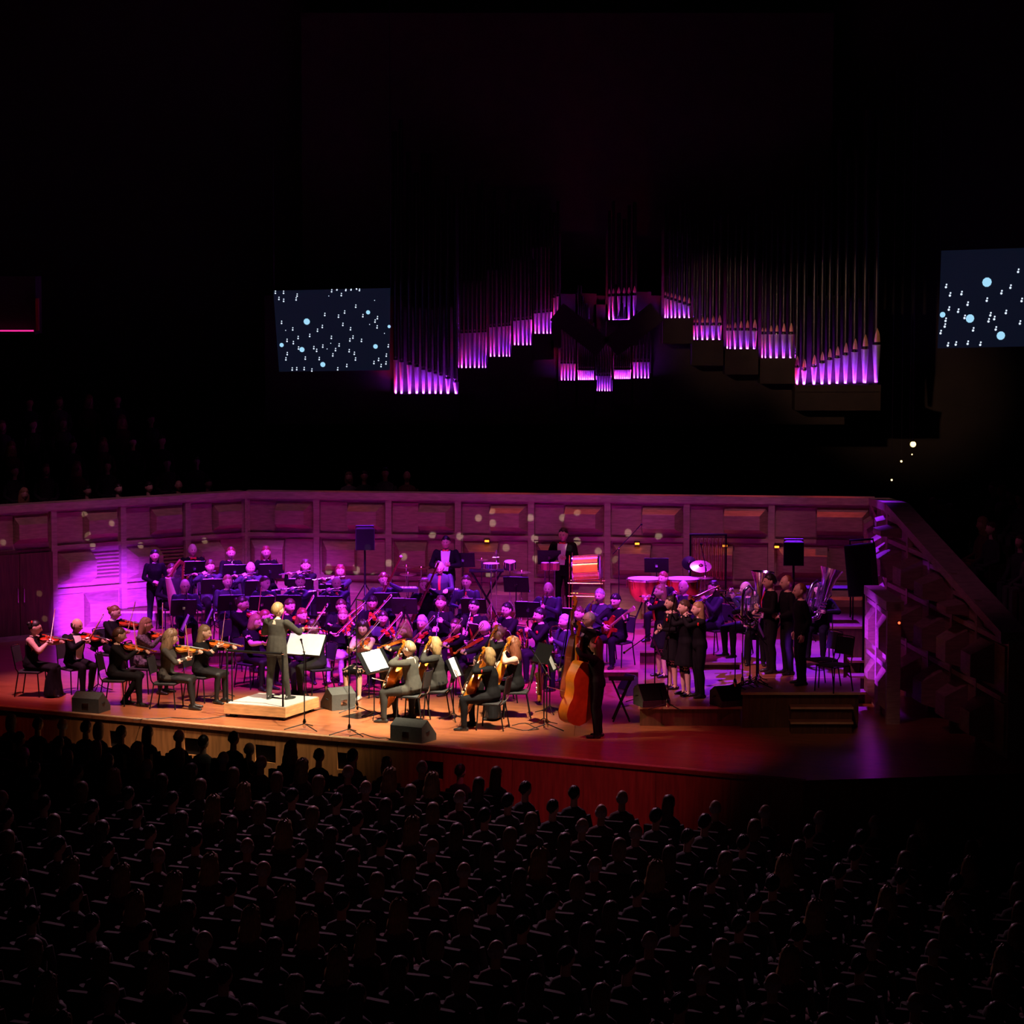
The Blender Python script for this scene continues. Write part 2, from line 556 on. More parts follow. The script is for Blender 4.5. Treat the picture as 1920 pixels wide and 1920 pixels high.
# front wall of the stage: boards with vent openings between them
fw = link('wall_front', None, matrix=FRM)
struct(fw)
vent_px = [(345, 378, 1372, 1394), (478, 516, 1383, 1406), (632, 668, 1398, 1420), (790, 830, 1413, 1437), (205, 232, 1358, 1376)]
inv = FRM.inverted()
cuts = []
for x0, x1, y0, y1 in vent_px:
    a, b = inv @ at_line(x0, y0, S0, S1), inv @ at_line(x1, y1, S0, S1)
    cuts.append((a.x, b.x, min(-0.2, a.z), max(-0.62, b.z)))
cuts.sort()
xs = 0.0
pieces = []
for a, b, zt, zb in cuts + [(LEDGE, LEDGE, 0, 0)]:
    while xs < a - 0.01:
        e = min(a, xs + 1.25)
        pieces.append((xs, e, -0.06, -STAGE_H))
        xs = e
    if b > a:
        pieces.append((a, b, -0.06, -0.24))
        pieces.append((a, b, -0.52, -STAGE_H))
        struct(obj('vent_recess', MB().box(((a + b) / 2, 0.3, -0.38), (b - a, 0.5, 0.28)), VOID, parent=fw, smooth=False))
        xs = b
for a, b, zt, zb in pieces:
    obj('board', MB().box(((a + b) / 2, 0.03, (zt + zb) / 2), (b - a - 0.008, 0.04, zt - zb)), FASCIA, parent=fw, smooth=False)
struct(obj('wall_front_right', MB().prism([(S1.x, S1.y), (FR.x + .2, FR.y - 1.2), (FR.x + .2, FR.y - 1.1), (S1.x, S1.y + .1)], -STAGE_H, -0.06), FASCIA, smooth=False))

# stalls floor, hall shell
struct(obj('floor_stalls', MB().prism([(-22, 16), (22, 16), (22, 46), (-22, 54)], -STAGE_H - 0.1, -STAGE_H), DARKPAINT, smooth=False))
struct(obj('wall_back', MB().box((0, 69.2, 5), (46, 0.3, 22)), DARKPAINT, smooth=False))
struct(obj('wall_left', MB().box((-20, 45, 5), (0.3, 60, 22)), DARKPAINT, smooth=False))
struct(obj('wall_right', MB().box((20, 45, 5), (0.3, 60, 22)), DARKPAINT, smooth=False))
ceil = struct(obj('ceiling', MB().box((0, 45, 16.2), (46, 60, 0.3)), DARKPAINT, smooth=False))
for k in range(6):
    for i in range(6):
        obj('panel', MB().prism([(-1.6, -1.0), (1.6, -1.0), (2.1, 0), (1.6, 1.0), (-1.6, 1.0), (-2.1, 0)], 15.55, 15.75), DARKPAINT, parent=ceil, loc=(-12.5 + i * 5, 48 + k * 3.6, 0), smooth=False)


# ---- panelled stage walls
def acoustic_box(u0, u1, z0, z1, dep, flip):
    """a wedge body with sloping top and bottom and one slanting end"""
    mb = MB()
    s0, s1 = (0.0, 0.16) if not flip else (0.16, 0.0)
    za, zb = z1 - 0.30 * (z1 - z0), z0 + 0.2 * (z1 - z0)
    vs = [(u0, 0, z0), (u1, 0, z0), (u1, 0, z1), (u0, 0, z1),
          (u0 + s0, dep, zb), (u1 - s1, dep, zb), (u1 - s1, dep, za), (u0 + s0, dep, za)]
    mb.add(vs, [(0, 1, 2, 3), (7, 6, 5, 4), (4, 5, 1, 0), (3, 2, 6, 7), (5, 6, 2, 1), (0, 3, 7, 4)])
    return mb


ROWS = [(0.04, 0.90), (0.98, 1.80), (1.88, 2.60)]


def panel_wall(name, A, B, cols, label, skip=(), vents=(), top=(WALL_H, WALL_H), boxdep=0.27, thick=0.25, flipall=None):
    """A to B seen from the stage with B to the right; cols are distances along the wall"""
    L = (V((B.x, B.y)) - V((A.x, A.y))).length
    fr = frame_of((A.x, A.y, 0), (B.x - A.x, B.y - A.y, 0), (0, 0, 1))   # y points away from the stage viewer
    wl = link(name, None, matrix=fr)
    struct(wl, label)
    t0, t1 = top
    mb = MB()
    vs = [(0, 0, 0), (L, 0, 0), (L, 0, t1), (0, 0, t0), (0, thick, 0), (L, thick, 0), (L, thick, t1), (0, thick, t0)]
    mb.add(vs, [(0, 1, 2, 3), (7, 6, 5, 4), (4, 5, 1, 0), (3, 2, 6, 7), (5, 6, 2, 1), (0, 3, 7, 4)])
    obj('wall_panel', mb, WALLWOOD, parent=wl, smooth=False)
    mb = MB()
    vs = [(0, -.13, t0 - .13), (L, -.13, t1 - .13), (L, -.13, t1 + .02), (0, -.13, t0 + .02), (0, thick + .05, t0 - .13), (L, thick + .05, t1 - .13), (L, thick + .05, t1 + .02), (0, thick + .05, t0 + .02)]
    mb.add(vs, [(0, 1, 2, 3), (7, 6, 5, 4), (4, 5, 1, 0), (3, 2, 6, 7), (5, 6, 2, 1), (0, 3, 7, 4)])
    obj('coping', mb, WALLWOOD, parent=wl, smooth=False)

    def topz(u):
        return t0 + (t1 - t0) * u / L
    for u in cols:
        if 0 <= u <= L:
            obj('mullion', MB().box((u, -0.055, (topz(u) - 0.13) / 2), (0.13, 0.11, topz(u) - 0.13)), WALLWOOD, parent=wl, smooth=False)
    for i in range(len(cols) - 1):
        u0, u1 = max(cols[i], 0) + 0.065, min(cols[i + 1], L) - 0.065
        if u1 - u0 < 0.3:
            continue
        lim = topz((u0 + u1) / 2) - 0.15
        for j, (z0, z1) in enumerate(ROWS + [(2.68, 3.4)]):
            if z1 > lim:
                z1 = lim
            if z1 - z0 < 0.3 or (i, j) in skip:
                continue
            obj('rail', MB().box(((u0 + u1) / 2, -0.05, z1 + 0.04), (u1 - u0, 0.10, 0.08)), WALLWOOD, parent=wl, smooth=False)
            flip = (j == 1) if flipall is None else flipall
            W = u1 - u0
            b0, b1 = (u0 + 0.44 * W, u1 - 0.02) if not flip else (u0 + 0.03, u0 + 0.55 * W)
            mb = acoustic_box(b0, b1, z0 + 0.08, z1 - 0.05, -boxdep, flip)
            bo = obj('acoustic_box', mb, BOXWOOD, parent=wl, smooth=False)
            # recessed board beside the box
            r0, r1 = (u0 + 0.02, b0 - 0.03) if not flip else (b1 + 0.03, u1 - 0.02)
            if (i, j) in vents:
                zz = z0 + 0.16
                while zz < z1 - 0.12:
                    obj('slat', MB().box(((r0 + r1) / 2, -0.03, zz), (r1 - r0, 0.06, 0.022), rot=Mx.Rotation(R(30), 3, 'X')), BOXWOOD, parent=wl, smooth=False)
                    zz += 0.075
            else:
                obj('recessed_board', MB().box(((r0 + r1) / 2, -0.02, (z0 + z1) / 2), (r1 - r0, 0.04, z1 - z0 - 0.1)), BOXWOOD, parent=wl, smooth=False)
    return wl, fr


def along(A, B, px, py=1000):
    p = at_line(px, py, A, B)
    return (V((p.x, p.y)) - V((A.x, A.y))).length


colsL = [along(W0, C1, p) for p in (-280, -160, -35, 97, 227, 348, 459)]
wallL, frL = panel_wall('wall_stage_left', W0, C1, colsL, 'pale wood stage wall with slanted acoustic boxes, left part beside the door',
                        skip={(2, 0), (2, 1)}, vents={(3, 1), (4, 1)})
colsB = [along(C1, C2, p) for p in (461, 595, 730, 860, 997, 1140, 1288, 1447, 1639)]
wallB, frB = panel_wall('wall_stage_back', C1, C2, colsB, 'pale wood stage wall with acoustic boxes behind the orchestra')
cr = [0.05 + 1.9 * k for k in range(5)]
wallA, frA = panel_wall('wall_stage_right', C2, E1, cr, 'dim panelled wall running forward from the right stage corner', top=(WALL_H, 3.3))
cr = [0.05 + 1.6 * k for k in range(6)]
wallR, frR = panel_wall('wall_stage_right_front', E1, FR, cr, 'dim sloping panelled wall at the right edge of the stage', top=(3.3, 1.98), boxdep=0.42, flipall=True)

# the wing beside the right steps, its edge catching light
WG0, WG1 = V((6.30, 49.7, 0)), V((6.38, 47.3, 0))
wingw, frW = panel_wall('wall_stage_wing', WG0, WG1, [0.06, 1.2, 2.34], 'narrow panelled wing wall beside the right stage steps', top=(2.05, 2.05), boxdep=0.16, thick=0.12, flipall=True)

# door in the left wall
dx0, dx1 = along(W0, C1, -35), along(W0, C1, 95)
dr = link('door_1', None, parent=None, matrix=frL)
struct(dr, 'dark wooden double door at the far left of the stage')
obj('door_frame', MB().box(((dx0 + dx1) / 2, -0.03, 0.92), (dx1 - dx0, 0.1, 1.84)), DOORWOOD, parent=dr, smooth=False)
mid = (dx0 + dx1) / 2
for s in (-1, 1):
    lf = obj('door_leaf', MB().box((mid + s * (dx1 - dx0) * 0.245, -0.09, 0.9), ((dx1 - dx0) * 0.48, 0.05, 1.74)), DOORWOOD, parent=dr, smooth=False)
    mbh = MB().tube([(mid + s * 0.07, -0.12, 0.75), (mid + s * 0.07, -0.16, 0.78), (mid + s * 0.07, -0.16, 1.05), (mid + s * 0.07, -0.12, 1.08)], 0.014, 6)
    obj('handle', mbh, CHROME, parent=lf)
struct(obj('baseboard_left', MB().box(((dx0 + dx1) / 2 - 1.6, -0.16, 0.05), (dx1 - dx0 + 3.0, 0.05, 0.1)), WALLWOOD, matrix=frL, smooth=False))

# ---- risers


def riser(name, px0, px1, d0, d1, z, label, z0=0.0):
    a, b = at_d(px0, 1200, d0), at_d(px1, 1200, d0)
    c, d = at_d(px1, 1200, d1), at_d(px0, 1200, d1)
    rz = link(name, None, loc=(0, 0, 0))
    struct(rz, label)
    pts = [(a.x, a.y), (b.x, b.y), (c.x, c.y), (d.x, d.y)]
    obj('riser_top', MB().prism(pts, z - 0.04, z), RISERWOOD, parent=rz, smooth=False)
    g = 0.03
    pts = [(a.x + g, a.y + g), (b.x - g, b.y + g), (c.x - g, c.y - g), (d.x + g, d.y - g)]
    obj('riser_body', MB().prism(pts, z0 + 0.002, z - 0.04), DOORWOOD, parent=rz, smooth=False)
    mb = MB().box(((a.x + b.x) / 2, a.y - 0.012, z - 0.02), (b.x - a.x, 0.024, 0.042))
    obj('nosing', mb, mat('edge_strip', (0.6, 0.4, 0.22)), parent=rz, smooth=False)
    return rz


R1Z, R2Z, RAZ, RBZ = 0.25, 0.45, 0.33, 0.60
riser('floor_riser_winds', 268, 1400, 54.5, 59.3, R1Z, 'low orchestra riser under the woodwind rows')
riser('floor_riser_back_left', 150, 640, 59.0, 60.0, R2Z, 'higher back riser below the left corner of the wall')
riser('floor_riser_guitar', 1125, 1200, 51.9, 54.5, R1Z, 'low riser under the guitarist')
riser('floor_riser_singers', 1197, 1392, 47.15, 51.5, RAZ, 'low dark riser under the standing flute players')
riser('floor_riser_brass', 1390, 1614, 46.95, 48.6, RBZ, 'taller dark riser under the three standing singers')
riser('floor_riser_tubas', 1392, 1582, 48.6, 53.5, RBZ, 'dark riser under the tuba players')
riser('floor_riser_trumpets', 1300, 1390, 51.5, 54.5, 0.45, 'riser under the trumpets')
riser('floor_riser_tuba', 1500, 1630, 53.5, 56.5, 0.85, 'orange-edged high riser behind the singers')
# free-standing steps in front of the brass riser
st = thing('step_block', 'dark wooden two-step block in front of the taller right riser', 'steps', loc=(0, 0, 0))
for k, (y0, zt) in enumerate(((46.35, 0.2), (46.65, 0.4))):
    a, b = at_d(1482, 1340, y0), at_d(1600, 1340, y0)
    obj('tread', MB().box(((a.x + b.x) / 2, y0 + 0.15, zt - 0.02), (b.x - a.x, 0.31, 0.035)), RISERWOOD, parent=st, smooth=False)
    obj('step_nosing', MB().box(((a.x + b.x) / 2, y0 - 0.01, zt - 0.018), (b.x - a.x, 0.02, 0.034)), mat('edge_strip', (0.6, 0.4, 0.22)), parent=st, smooth=False)
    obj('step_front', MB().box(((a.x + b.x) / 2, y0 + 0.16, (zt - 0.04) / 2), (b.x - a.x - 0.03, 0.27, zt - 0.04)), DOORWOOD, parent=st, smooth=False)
# stairs at the right going up along the wing wall
st = thing('stage_stair', 'dark side stair with purple lit treads beside the right wing wall', 'stairs', loc=(0, 0, 0))
for k, (px0, py, zt, dd) in enumerate(((1590, 1296, 0.2, 49.4), (1589, 1268, 0.4, 49.95), (1588, 1240, 0.6, 50.5))):
    a, b = at_d(px0, py, dd), at_d(1628, py, dd)
    obj('tread', MB().box(((a.x + b.x) / 2 + .05, dd + 0.22, zt), (b.x - a.x, 0.4, 0.04)), RISERWOOD, parent=st, smooth=False)
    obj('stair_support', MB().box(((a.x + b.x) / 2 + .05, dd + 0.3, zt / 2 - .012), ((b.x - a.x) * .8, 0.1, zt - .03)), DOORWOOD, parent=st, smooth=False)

# ---- organ
ORG_D = 66.0
organ = thing('pipe_organ', 'large pipe organ high on the back wall with purple lit pipe feet', 'organ', loc=(0, 0, 0))
# groups: base y at first and last pipe, pipes (x, mouth y), lip shown, tower height
OG = []


def og(xs, base, mouths, lips, tall, wfac=0.78):
    n = len(xs)
    if not isinstance(base, tuple):
        base = (base, base)
    if len(mouths) == 2 and n != 2:
        mouths = [mouths[0] + (mouths[1] - mouths[0]) * i / (n - 1) for i in range(n)]
    OG.append((xs, base, mouths, lips, tall, wfac))


def lin(a, b, n):
    return [a + (b - a) * i / (n - 1) for i in range(n)]


og([742, 753, 768, 781.5, 794, 805.5, 816.5, 826.7, 839.8, 855.6], 739, [676, 680, 685, 689, 694, 698, 701, 705, 711, 717], False, 4.5)
og([866, 874, 881.6, 890, 898, 905, 910.5], 690.5, [626, 624], False, 3.6)
og([920, 927, 936, 943.5, 950, 955.5], 669.5, [615, 612], False, 3.2)
og([965, 972, 980.6, 988, 995], 648, [603, 600], False, 2.8)
og([1003.6, 1010.6, 1019, 1026, 1032.5], 626.5, [589, 586], False, 2.5)
og([1039, 1046], 605.5, [560, 557], False, 2.2)
og([1142, 1149.6, 1160, 1170, 1179, 1189.5], 601, [557, 555], True, 2.2)
og([1247, 1252, 1259, 1266, 1274, 1283, 1292], 597, [560, 562, 564, 566, 569, 572, 575], True, 2.4)
og([1301.5, 1307.5, 1317, 1326, 1337, 1349], 638, [611, 611], True, 2.6)
og([1363.5, 1369, 1378, 1389, 1401, 1414.5], 655, [621, 621], True, 3.0)
og([1429, 1435, 1445, 1456, 1469, 1482.5], 672, [628, 628], True, 3.4)
og([1494, 1507.5, 1526, 1541, 1555, 1569.5, 1585, 1602, 1621, 1643], (722, 717), [690, 695, 689, 682, 676, 672.5, 667, 661, 655.5, 647.5], True, 4.6)
og([1053, 1059, 1065, 1071, 1077], 714, [683, 683], False, 1.2)
og(lin(1085, 1113, 9), 713, [695, 695], False, 1.0)
og(lin(1119, 1144, 6), 734, [706, 706], False, 1.1)
og(lin(1153, 1181, 9), 711, [694, 694], False, 1.0)
og(lin(1189, 1216, 5), 710, [680, 680], False, 1.2)


def pipe_meshes(r, foot, tall, lips):
    mb = MB()
    mb.lathe([(r * 0.38, 0.0), (r * 0.42, 0.02), (r, foot), (r, foot + 0.015)], 14)
    prof = [(r * 0.96, foot + 0.015), (r * 0.82, foot + 0.06), (r * 0.97, foot + 0.075), (r, foot + 0.1), (r, foot + tall), (r * 0.9, foot + tall)]
    mb.lathe(prof, 14, m=1)
    # lower lip ledge on the front (-y)
    mb.box((0, -r * 0.86, foot + 0.005), (r * 1.2, r * 0.3, 0.02))
    lip = None
    if lips:
        lp = MB()
        n, h = 9, r * 3.0
        vs, fs = [], []
        for i in range(n):
            t = i / (n - 1)
            half = r * 0.66 * max(0.02, math.sin(PI * (0.5 + 0.5 * t)) ** 0.75) if t < 1 else 0.004
            z = foot + 0.08 + h * t
            for k in (-1, -0.5, 0, 0.5, 1):
                x = half * k
                vs.append((x, -math.sqrt(max(r * r * 1.06 - x * x, 0)) - 0.012, z))
        for i in range(n - 1):
            for k in range(4):
                fs.append((i * 5 + k, i * 5 + k + 1, (i + 1) * 5 + k + 1, (i + 1) * 5 + k))
        lp.add(vs, fs)
        lip = lp
    return mb, lip


for gi, (xs, base, mouths, lips, tall, wf) in enumerate(OG):
    n = len(xs)
    zb = []
    for i, x in enumerate(xs):
        by = base[0] + (base[1] - base[0]) * i / max(1, n - 1)
        p = at_d(x, by, ORG_D)
        q = at_d(x, mouths[i], ORG_D)
        gap = min(abs(xs[i] - xs[j]) for j in range(n) if j != i) if n > 1 else 8
        if gap < 9 and n > 7 and gi in (0, 11):
            gap = 11
        r = max(0.028, gap * wf / 2 * ORG_D / F_PX)
        foot = q.z - p.z
        mb, lip = pipe_meshes(r, foot, tall * (0.9 + 0.1 * math.sin(i * 1.7)) + (0.12 * (i if gi in (11,) else n - i) if n > 8 else 0), lips)
        po = obj('pipe', mb, [PIPELIT, PIPESHADED], parent=organ, loc=p)
        if lip:
            obj('lip', lip, PIPELIP, parent=po)
        zb.append(p)
    a, b = zb[0], zb[-1]
    xm, wid = (a.x + b.x) / 2, abs(b.x - a.x) + 0.14
    zmin = min(a.z, b.z)
    mb = MB().box((xm, ORG_D + 0.1, zmin - 0.30), (wid, 0.75, 0.55))
    mb.box((xm, ORG_D - 0.30, zmin - 0.06), (wid, 0.06, 0.16))
    mb.box((xm, ORG_D + 0.34, zmin + 0.9), (wid, 0.05, 2.2))
    obj('wind_chest', mb, ORGANCASE, parent=organ, smooth=False)
    zf = min(at_d(xs[i], mouths[i], ORG_D).z for i in range(n)) - zmin
    big = gi in (0, 11)
    rmax = max(0.028, min(abs(xs[i] - xs[i + 1]) for i in range(n - 1)) * wf / 2 * ORG_D / F_PX)
    area_up('organ_led_%d' % gi, (xm, ORG_D - rmax * 0.8, zmin + 0.012), max(0.1, wid - 0.12), 0.012, (44.0 if big else 22.0) * wid / 0.8, (0.36, 0.03, 1.0), tilt=0.0, spread=R(175))
    # red lamp at the left end of each group
    area_up('organ_red_%d' % gi, (a.x - 0.02, ORG_D - rmax * 0.9, zmin + 0.012), 0.03, 0.012, 9.0 if big else 5.0, (1, 0.03, 0.12), tilt=0.0, spread=R(120))
obj('organ_case', MB().box((1.0, ORG_D + 0.9, 5.4), (13.5, 0.9, 3.0)).box((1.3, 68.4, 9.5), (12.5, 1.3, 8)).box((1.0, 68.2, 5.4), (10, 1.7, 1.0)), ORGANCASE, parent=organ, smooth=False)
# case of the small middle division: two slanting dark wings
for s in (-1, 1):
    c = at_d(1138, 606, ORG_D - 0.5)
    obj('case_wing', MB().box((c.x + s * 0.62, ORG_D - 0.42, c.z - 0.15), (1.35, 0.1, 0.5), rot=Mx.Rotation(-s * R(38), 3, 'Y')), ORGANCASE, parent=organ, smooth=False)


# ---- projection screens
def screen(name, corners, d, label, flakes, frame_px=2):
    P = [at_d(x, y, dd) for (x, y), dd in zip(corners, d)]
    X = (P[1] - P[0])
    n = X.cross(P[3] - P[0]).normalized()
    if n.y > 0:
        n = -n
    s = thing(name, label, 'screen', loc=P[3])
    L = [p - P[3] for p in P]
    mb = MB()
    off = n * -0.06
    vs = L + [p + off for p in L]
    mb.add(vs, [(0, 1, 2, 3), (7, 6, 5, 4), (0, 4, 5, 1), (1, 5, 6, 2), (2, 6, 7, 3), (3, 7, 4, 0)])
    obj('screen_surface', mb, mat('screen_navy_glow', (0.01, 0.012, 0.02), 0.8, emit=(0.12, 0.22, 0.55), estr=0.022), parent=s, smooth=False)
    mb = MB()
    u, v = (L[1] - L[0]), (L[3] - L[0])
    uh, vh = u.normalized(), v.normalized()

    def pos(a, b):
        return (L[0] * (1 - a) + L[1] * a) * (1 - b) + (L[3] * (1 - a) + L[2] * a) * b
    for a, b, r, st_ in flakes:
        c = pos(a, b) + n * 0.006
        nn = 10 if st_ else 6
        ring = [c + uh * (r * math.cos(2 * PI * k / nn)) + vh * (r * math.sin(2 * PI * k / nn)) for k in range(nn)]
        mb.add(ring, [tuple(range(nn))], 1 if st_ else 0)
    fo = obj('snowflakes', mb, [mat('screen_white_dot', (0.1, 0.1, 0.1), 0.8, emit=(0.72, 0.82, 1.0), estr=1.1), mat('screen_blue_flake', (0.1, 0.1, 0.1), 0.8, emit=(0.38, 0.75, 1.0), estr=0.95)], parent=s, smooth=False)
    fo['kind'] = 'stuff'
    for q in (L[0], L[1]):
        obj('hanging_cable', MB().tube([q + V((0, 0.04, -0.02)), V((q.x, q.y + 0.04, 16.05 - P[3].z))], 0.012, 6), BLACKMETAL, parent=s)
    return s


ZX = lambda x: (x / 4.8 + 480 - 513) / 219.0
ZY = lambda y: (y / 4.8 + 510 - 543) / 152.0
big = [(440, 442, .068), (1005, 370, .045), (1072, 675, .05), (382, 692, .055), (571, 829, .055), (196, 648, .045), (1200, 500, .035)]
small = [(172, 182), (245, 184), (365, 212), (354, 246), (200, 238), (241, 256), (677, 180), (725, 165), (805, 172), (852, 168), (902, 160), (928, 175), (763, 216), (892, 322), (1125, 138), (607, 390), (732, 408), (789, 372), (956, 408), (1090, 428), (1068, 458), (1087, 510), (770, 482), (580, 497), (534, 530), (209, 453), (307, 514), (352, 592), (460, 575), (248, 616), (305, 637), (660, 596), (832, 622), (861, 597), (940, 628), (577, 673), (493, 685), (518, 710), (350, 686), (730, 665), (695, 706), (668, 753), (823, 718), (871, 742), (881, 793), (242, 735), (408, 778), (226, 782), (539, 784), (1192, 680), (1174, 763), (1100, 800), (1124, 855), (1056, 827), (797, 850), (279, 874), (322, 872), (392, 872), (464, 886), (710, 878), (1171, 832), (840, 522), (1018, 478), (1156, 560), (653, 640), (617, 690), (242, 517), (650, 217), (1065, 265)]
fl = []
for x, y, r in big:
    a, b = ZX(x), ZY(y)
    fl.append((a, b, r * 1.05, True))
for i, (x, y) in enumerate(small):
    a, b = ZX(x), ZY(y)
    if 0.0 < a < 1.0 and 0.0 < b < 1.0:
        fl.append((a, b, 0.019 if i < 62 else 0.011, False))
        if i < 62:
            fl.append((a + 0.002, min(0.995, max(0.005, b - 0.026)), 0.015, False))
screen('projection_screen', [(513, 545), (732, 540), (731, 694), (524, 697)], (64, 64.6, 64.6, 64), 'dark blue projection screen with falling snowflakes, left of the organ', fl)
ZX2 = lambda x: (x / 4.266 + 1600 - 1763) / 240.0
ZY2 = lambda y: (y / 4.266 + 510 - 470) / 183.0
fl = []
for x, y, r in [(1077, 92, .1), (950, 378, .09), (1203, 520, .09), (698, 342, .06)]:
    fl.append((max(0.03, ZX2(x)), ZY2(y), r, True))
for x, y in [(745, 122), (873, 182), (926, 268), (775, 303), (851, 322), (1080, 240), (1196, 184), (1267, 142), (1325, 18), (1237, 342), (1113, 357), (1145, 388), (905, 373), (747, 438), (715, 490), (978, 474), (1160, 471), (778, 590), (842, 584), (938, 580), (1040, 590), (1352, 428), (1360, 250), (752, 392), (1100, 405), (780, 190)]:
    fl.append((max(0.015, ZX2(x)), ZY2(y), 0.026, False))
    fl.append((max(0.015, ZX2(x)) + 0.004, max(0.01, ZY2(y) - 0.026), 0.02, False))
screen('projection_screen', [(1765, 470), (2003, 462), (1998, 648), (1758, 653)], (60, 59, 59, 60), 'dark blue projection screen with falling snowflakes at the right edge', fl)

# ---- lit box at the far left
p = at_d(66, 620, 62)
bx = thing('balcony_box', 'dark balcony box edged by a thin pink light strip, far left', 'balcony', loc=p)
obj('box_body', MB().box((-1.6, 0.5, 0.55), (3.2, 0.8, 1.25)).box((-1.6, -0.1, -0.05), (3.3, 0.6, 0.06)), DARKPAINT, parent=bx, smooth=False)
obj('light_strip', MB().box((-1.6, -0.06, 0.0), (3.15, 0.03, 0.03)), mat('pink_led', (0.1, 0.01, 0.05), emit=(1, 0.03, 0.35), estr=1.1), parent=bx, smooth=False)
obj('side_strip', MB().box((0.06, -0.02, 0.35), (0.05, 0.2, 0.7)), mat('red_side', (0.5, 0.02, 0.03), 0.6, var=0.1), parent=bx, smooth=False)  # plain red upright at the right end of the box
# string of small bulbs above the right terrace
for k, (x, y, r) in enumerate(((1712, 833, 0.06), (1690, 865, 0.022), (1672, 900, 0.02), (1704, 986, 0.018), (1710, 852, 0.014))):
    p = at_d(x, y, 58)
    bl = thing('terrace_bulb', ['large round warm bulb hanging over the right terrace', 'small warm bulb below the large bulb on the right', 'lowest small warm bulb above the right stage corner', 'tiny warm bulb on the sloping right coping', 'faint warm bulb just under the large bulb'][k], 'bulb', loc=p)
    obj('glass', MB().ball((0, 0, 0), r, 10, 8), mat('bulb_warm', (0.1, 0.08, 0.05), emit=(1, 0.75, 0.3), estr=3.0), parent=bl)
    obj('socket', MB().lathe([(r * 0.5, r * 0.9), (r * 0.5, r * 1.8), (r * 0.2, r * 2.0)], 8), BLACKPLASTIC, parent=bl)
    obj('hanging_wire', MB().tube([(0, 0, r * 1.9), (0, 0, 16.05 - p.z)], 0.004, 5), BLACKPLASTIC, parent=bl)
# small orange wall lamps on the back wall
for k, (x, y) in enumerate(((913, 1013), (1194, 1018), (1196 + 2, 1021), (1358, 1022), (1455, 1024))):
    if k == 2:
        continue
    p = at_line(x, y, C1, C2)
    lp = thing('wall_lamp', ['orange wall lamp behind the percussion table', 'orange wall lamp beside the tall bow-tied percussionist', '', 'orange wall lamp behind the tubular bells', 'orange wall lamp beside the back right loudspeaker'][k], 'lamp', loc=p + V((0, -0.16, 0)))
    obj('lamp_glass', MB().box((0, -0.02, 0), (0.09, 0.05, 0.035)), mat('lamp_orange', (0.2, 0.05, 0.0), emit=(1, 0.24, 0.02), estr=4.0), parent=lp, smooth=False)
    obj('lamp_back', MB().box((0, 0.045, 0.01), (0.12, 0.08, 0.07)), BLACKMETAL, parent=lp, smooth=False)
    for o_ in lp.children:
        pass
# red indicator lamp on the right wall
p = at_d(1686, 1168, 47.26)
q = thing('indicator_lamp', 'small red indicator lamp on the right wing wall', 'lamp', loc=p)
obj('lamp_glass', MB().ball((0, 0, 0), 0.022, 8, 6), mat('lamp_red', (0.2, 0.01, 0.0), emit=(1, 0.06, 0.02), estr=5.0), parent=q)
obj('lamp_back', MB().box((0, 0.03, 0), (0.05, 0.05, 0.05)), BLACKMETAL, parent=q, smooth=False)
# ================================================================== people
SKIN_T, TOP_T, BOT_T, SHOE_T, EYE_T, LIP_T = range(6)
PENDING = []


def ik(S, H, l1, l2, pole):
    d = H - S
    L = d.length
    mx = (l1 + l2) * 0.985
    if L > mx:
        H = S + d * (mx / L)
        d = H - S
        L = mx
    L = max(L, abs(l1 - l2) + 0.02)
    n = d.normalized()
    a = (l1 * l1 - l2 * l2 + L * L) / (2 * L)
    h = math.sqrt(max(l1 * l1 - a * a, 0))
    p = pole - n * pole.dot(n)
    p = p.normalized() if p.length > 1e-5 else n.orthogonal().normalized()
    return S + n * a + p * h, H


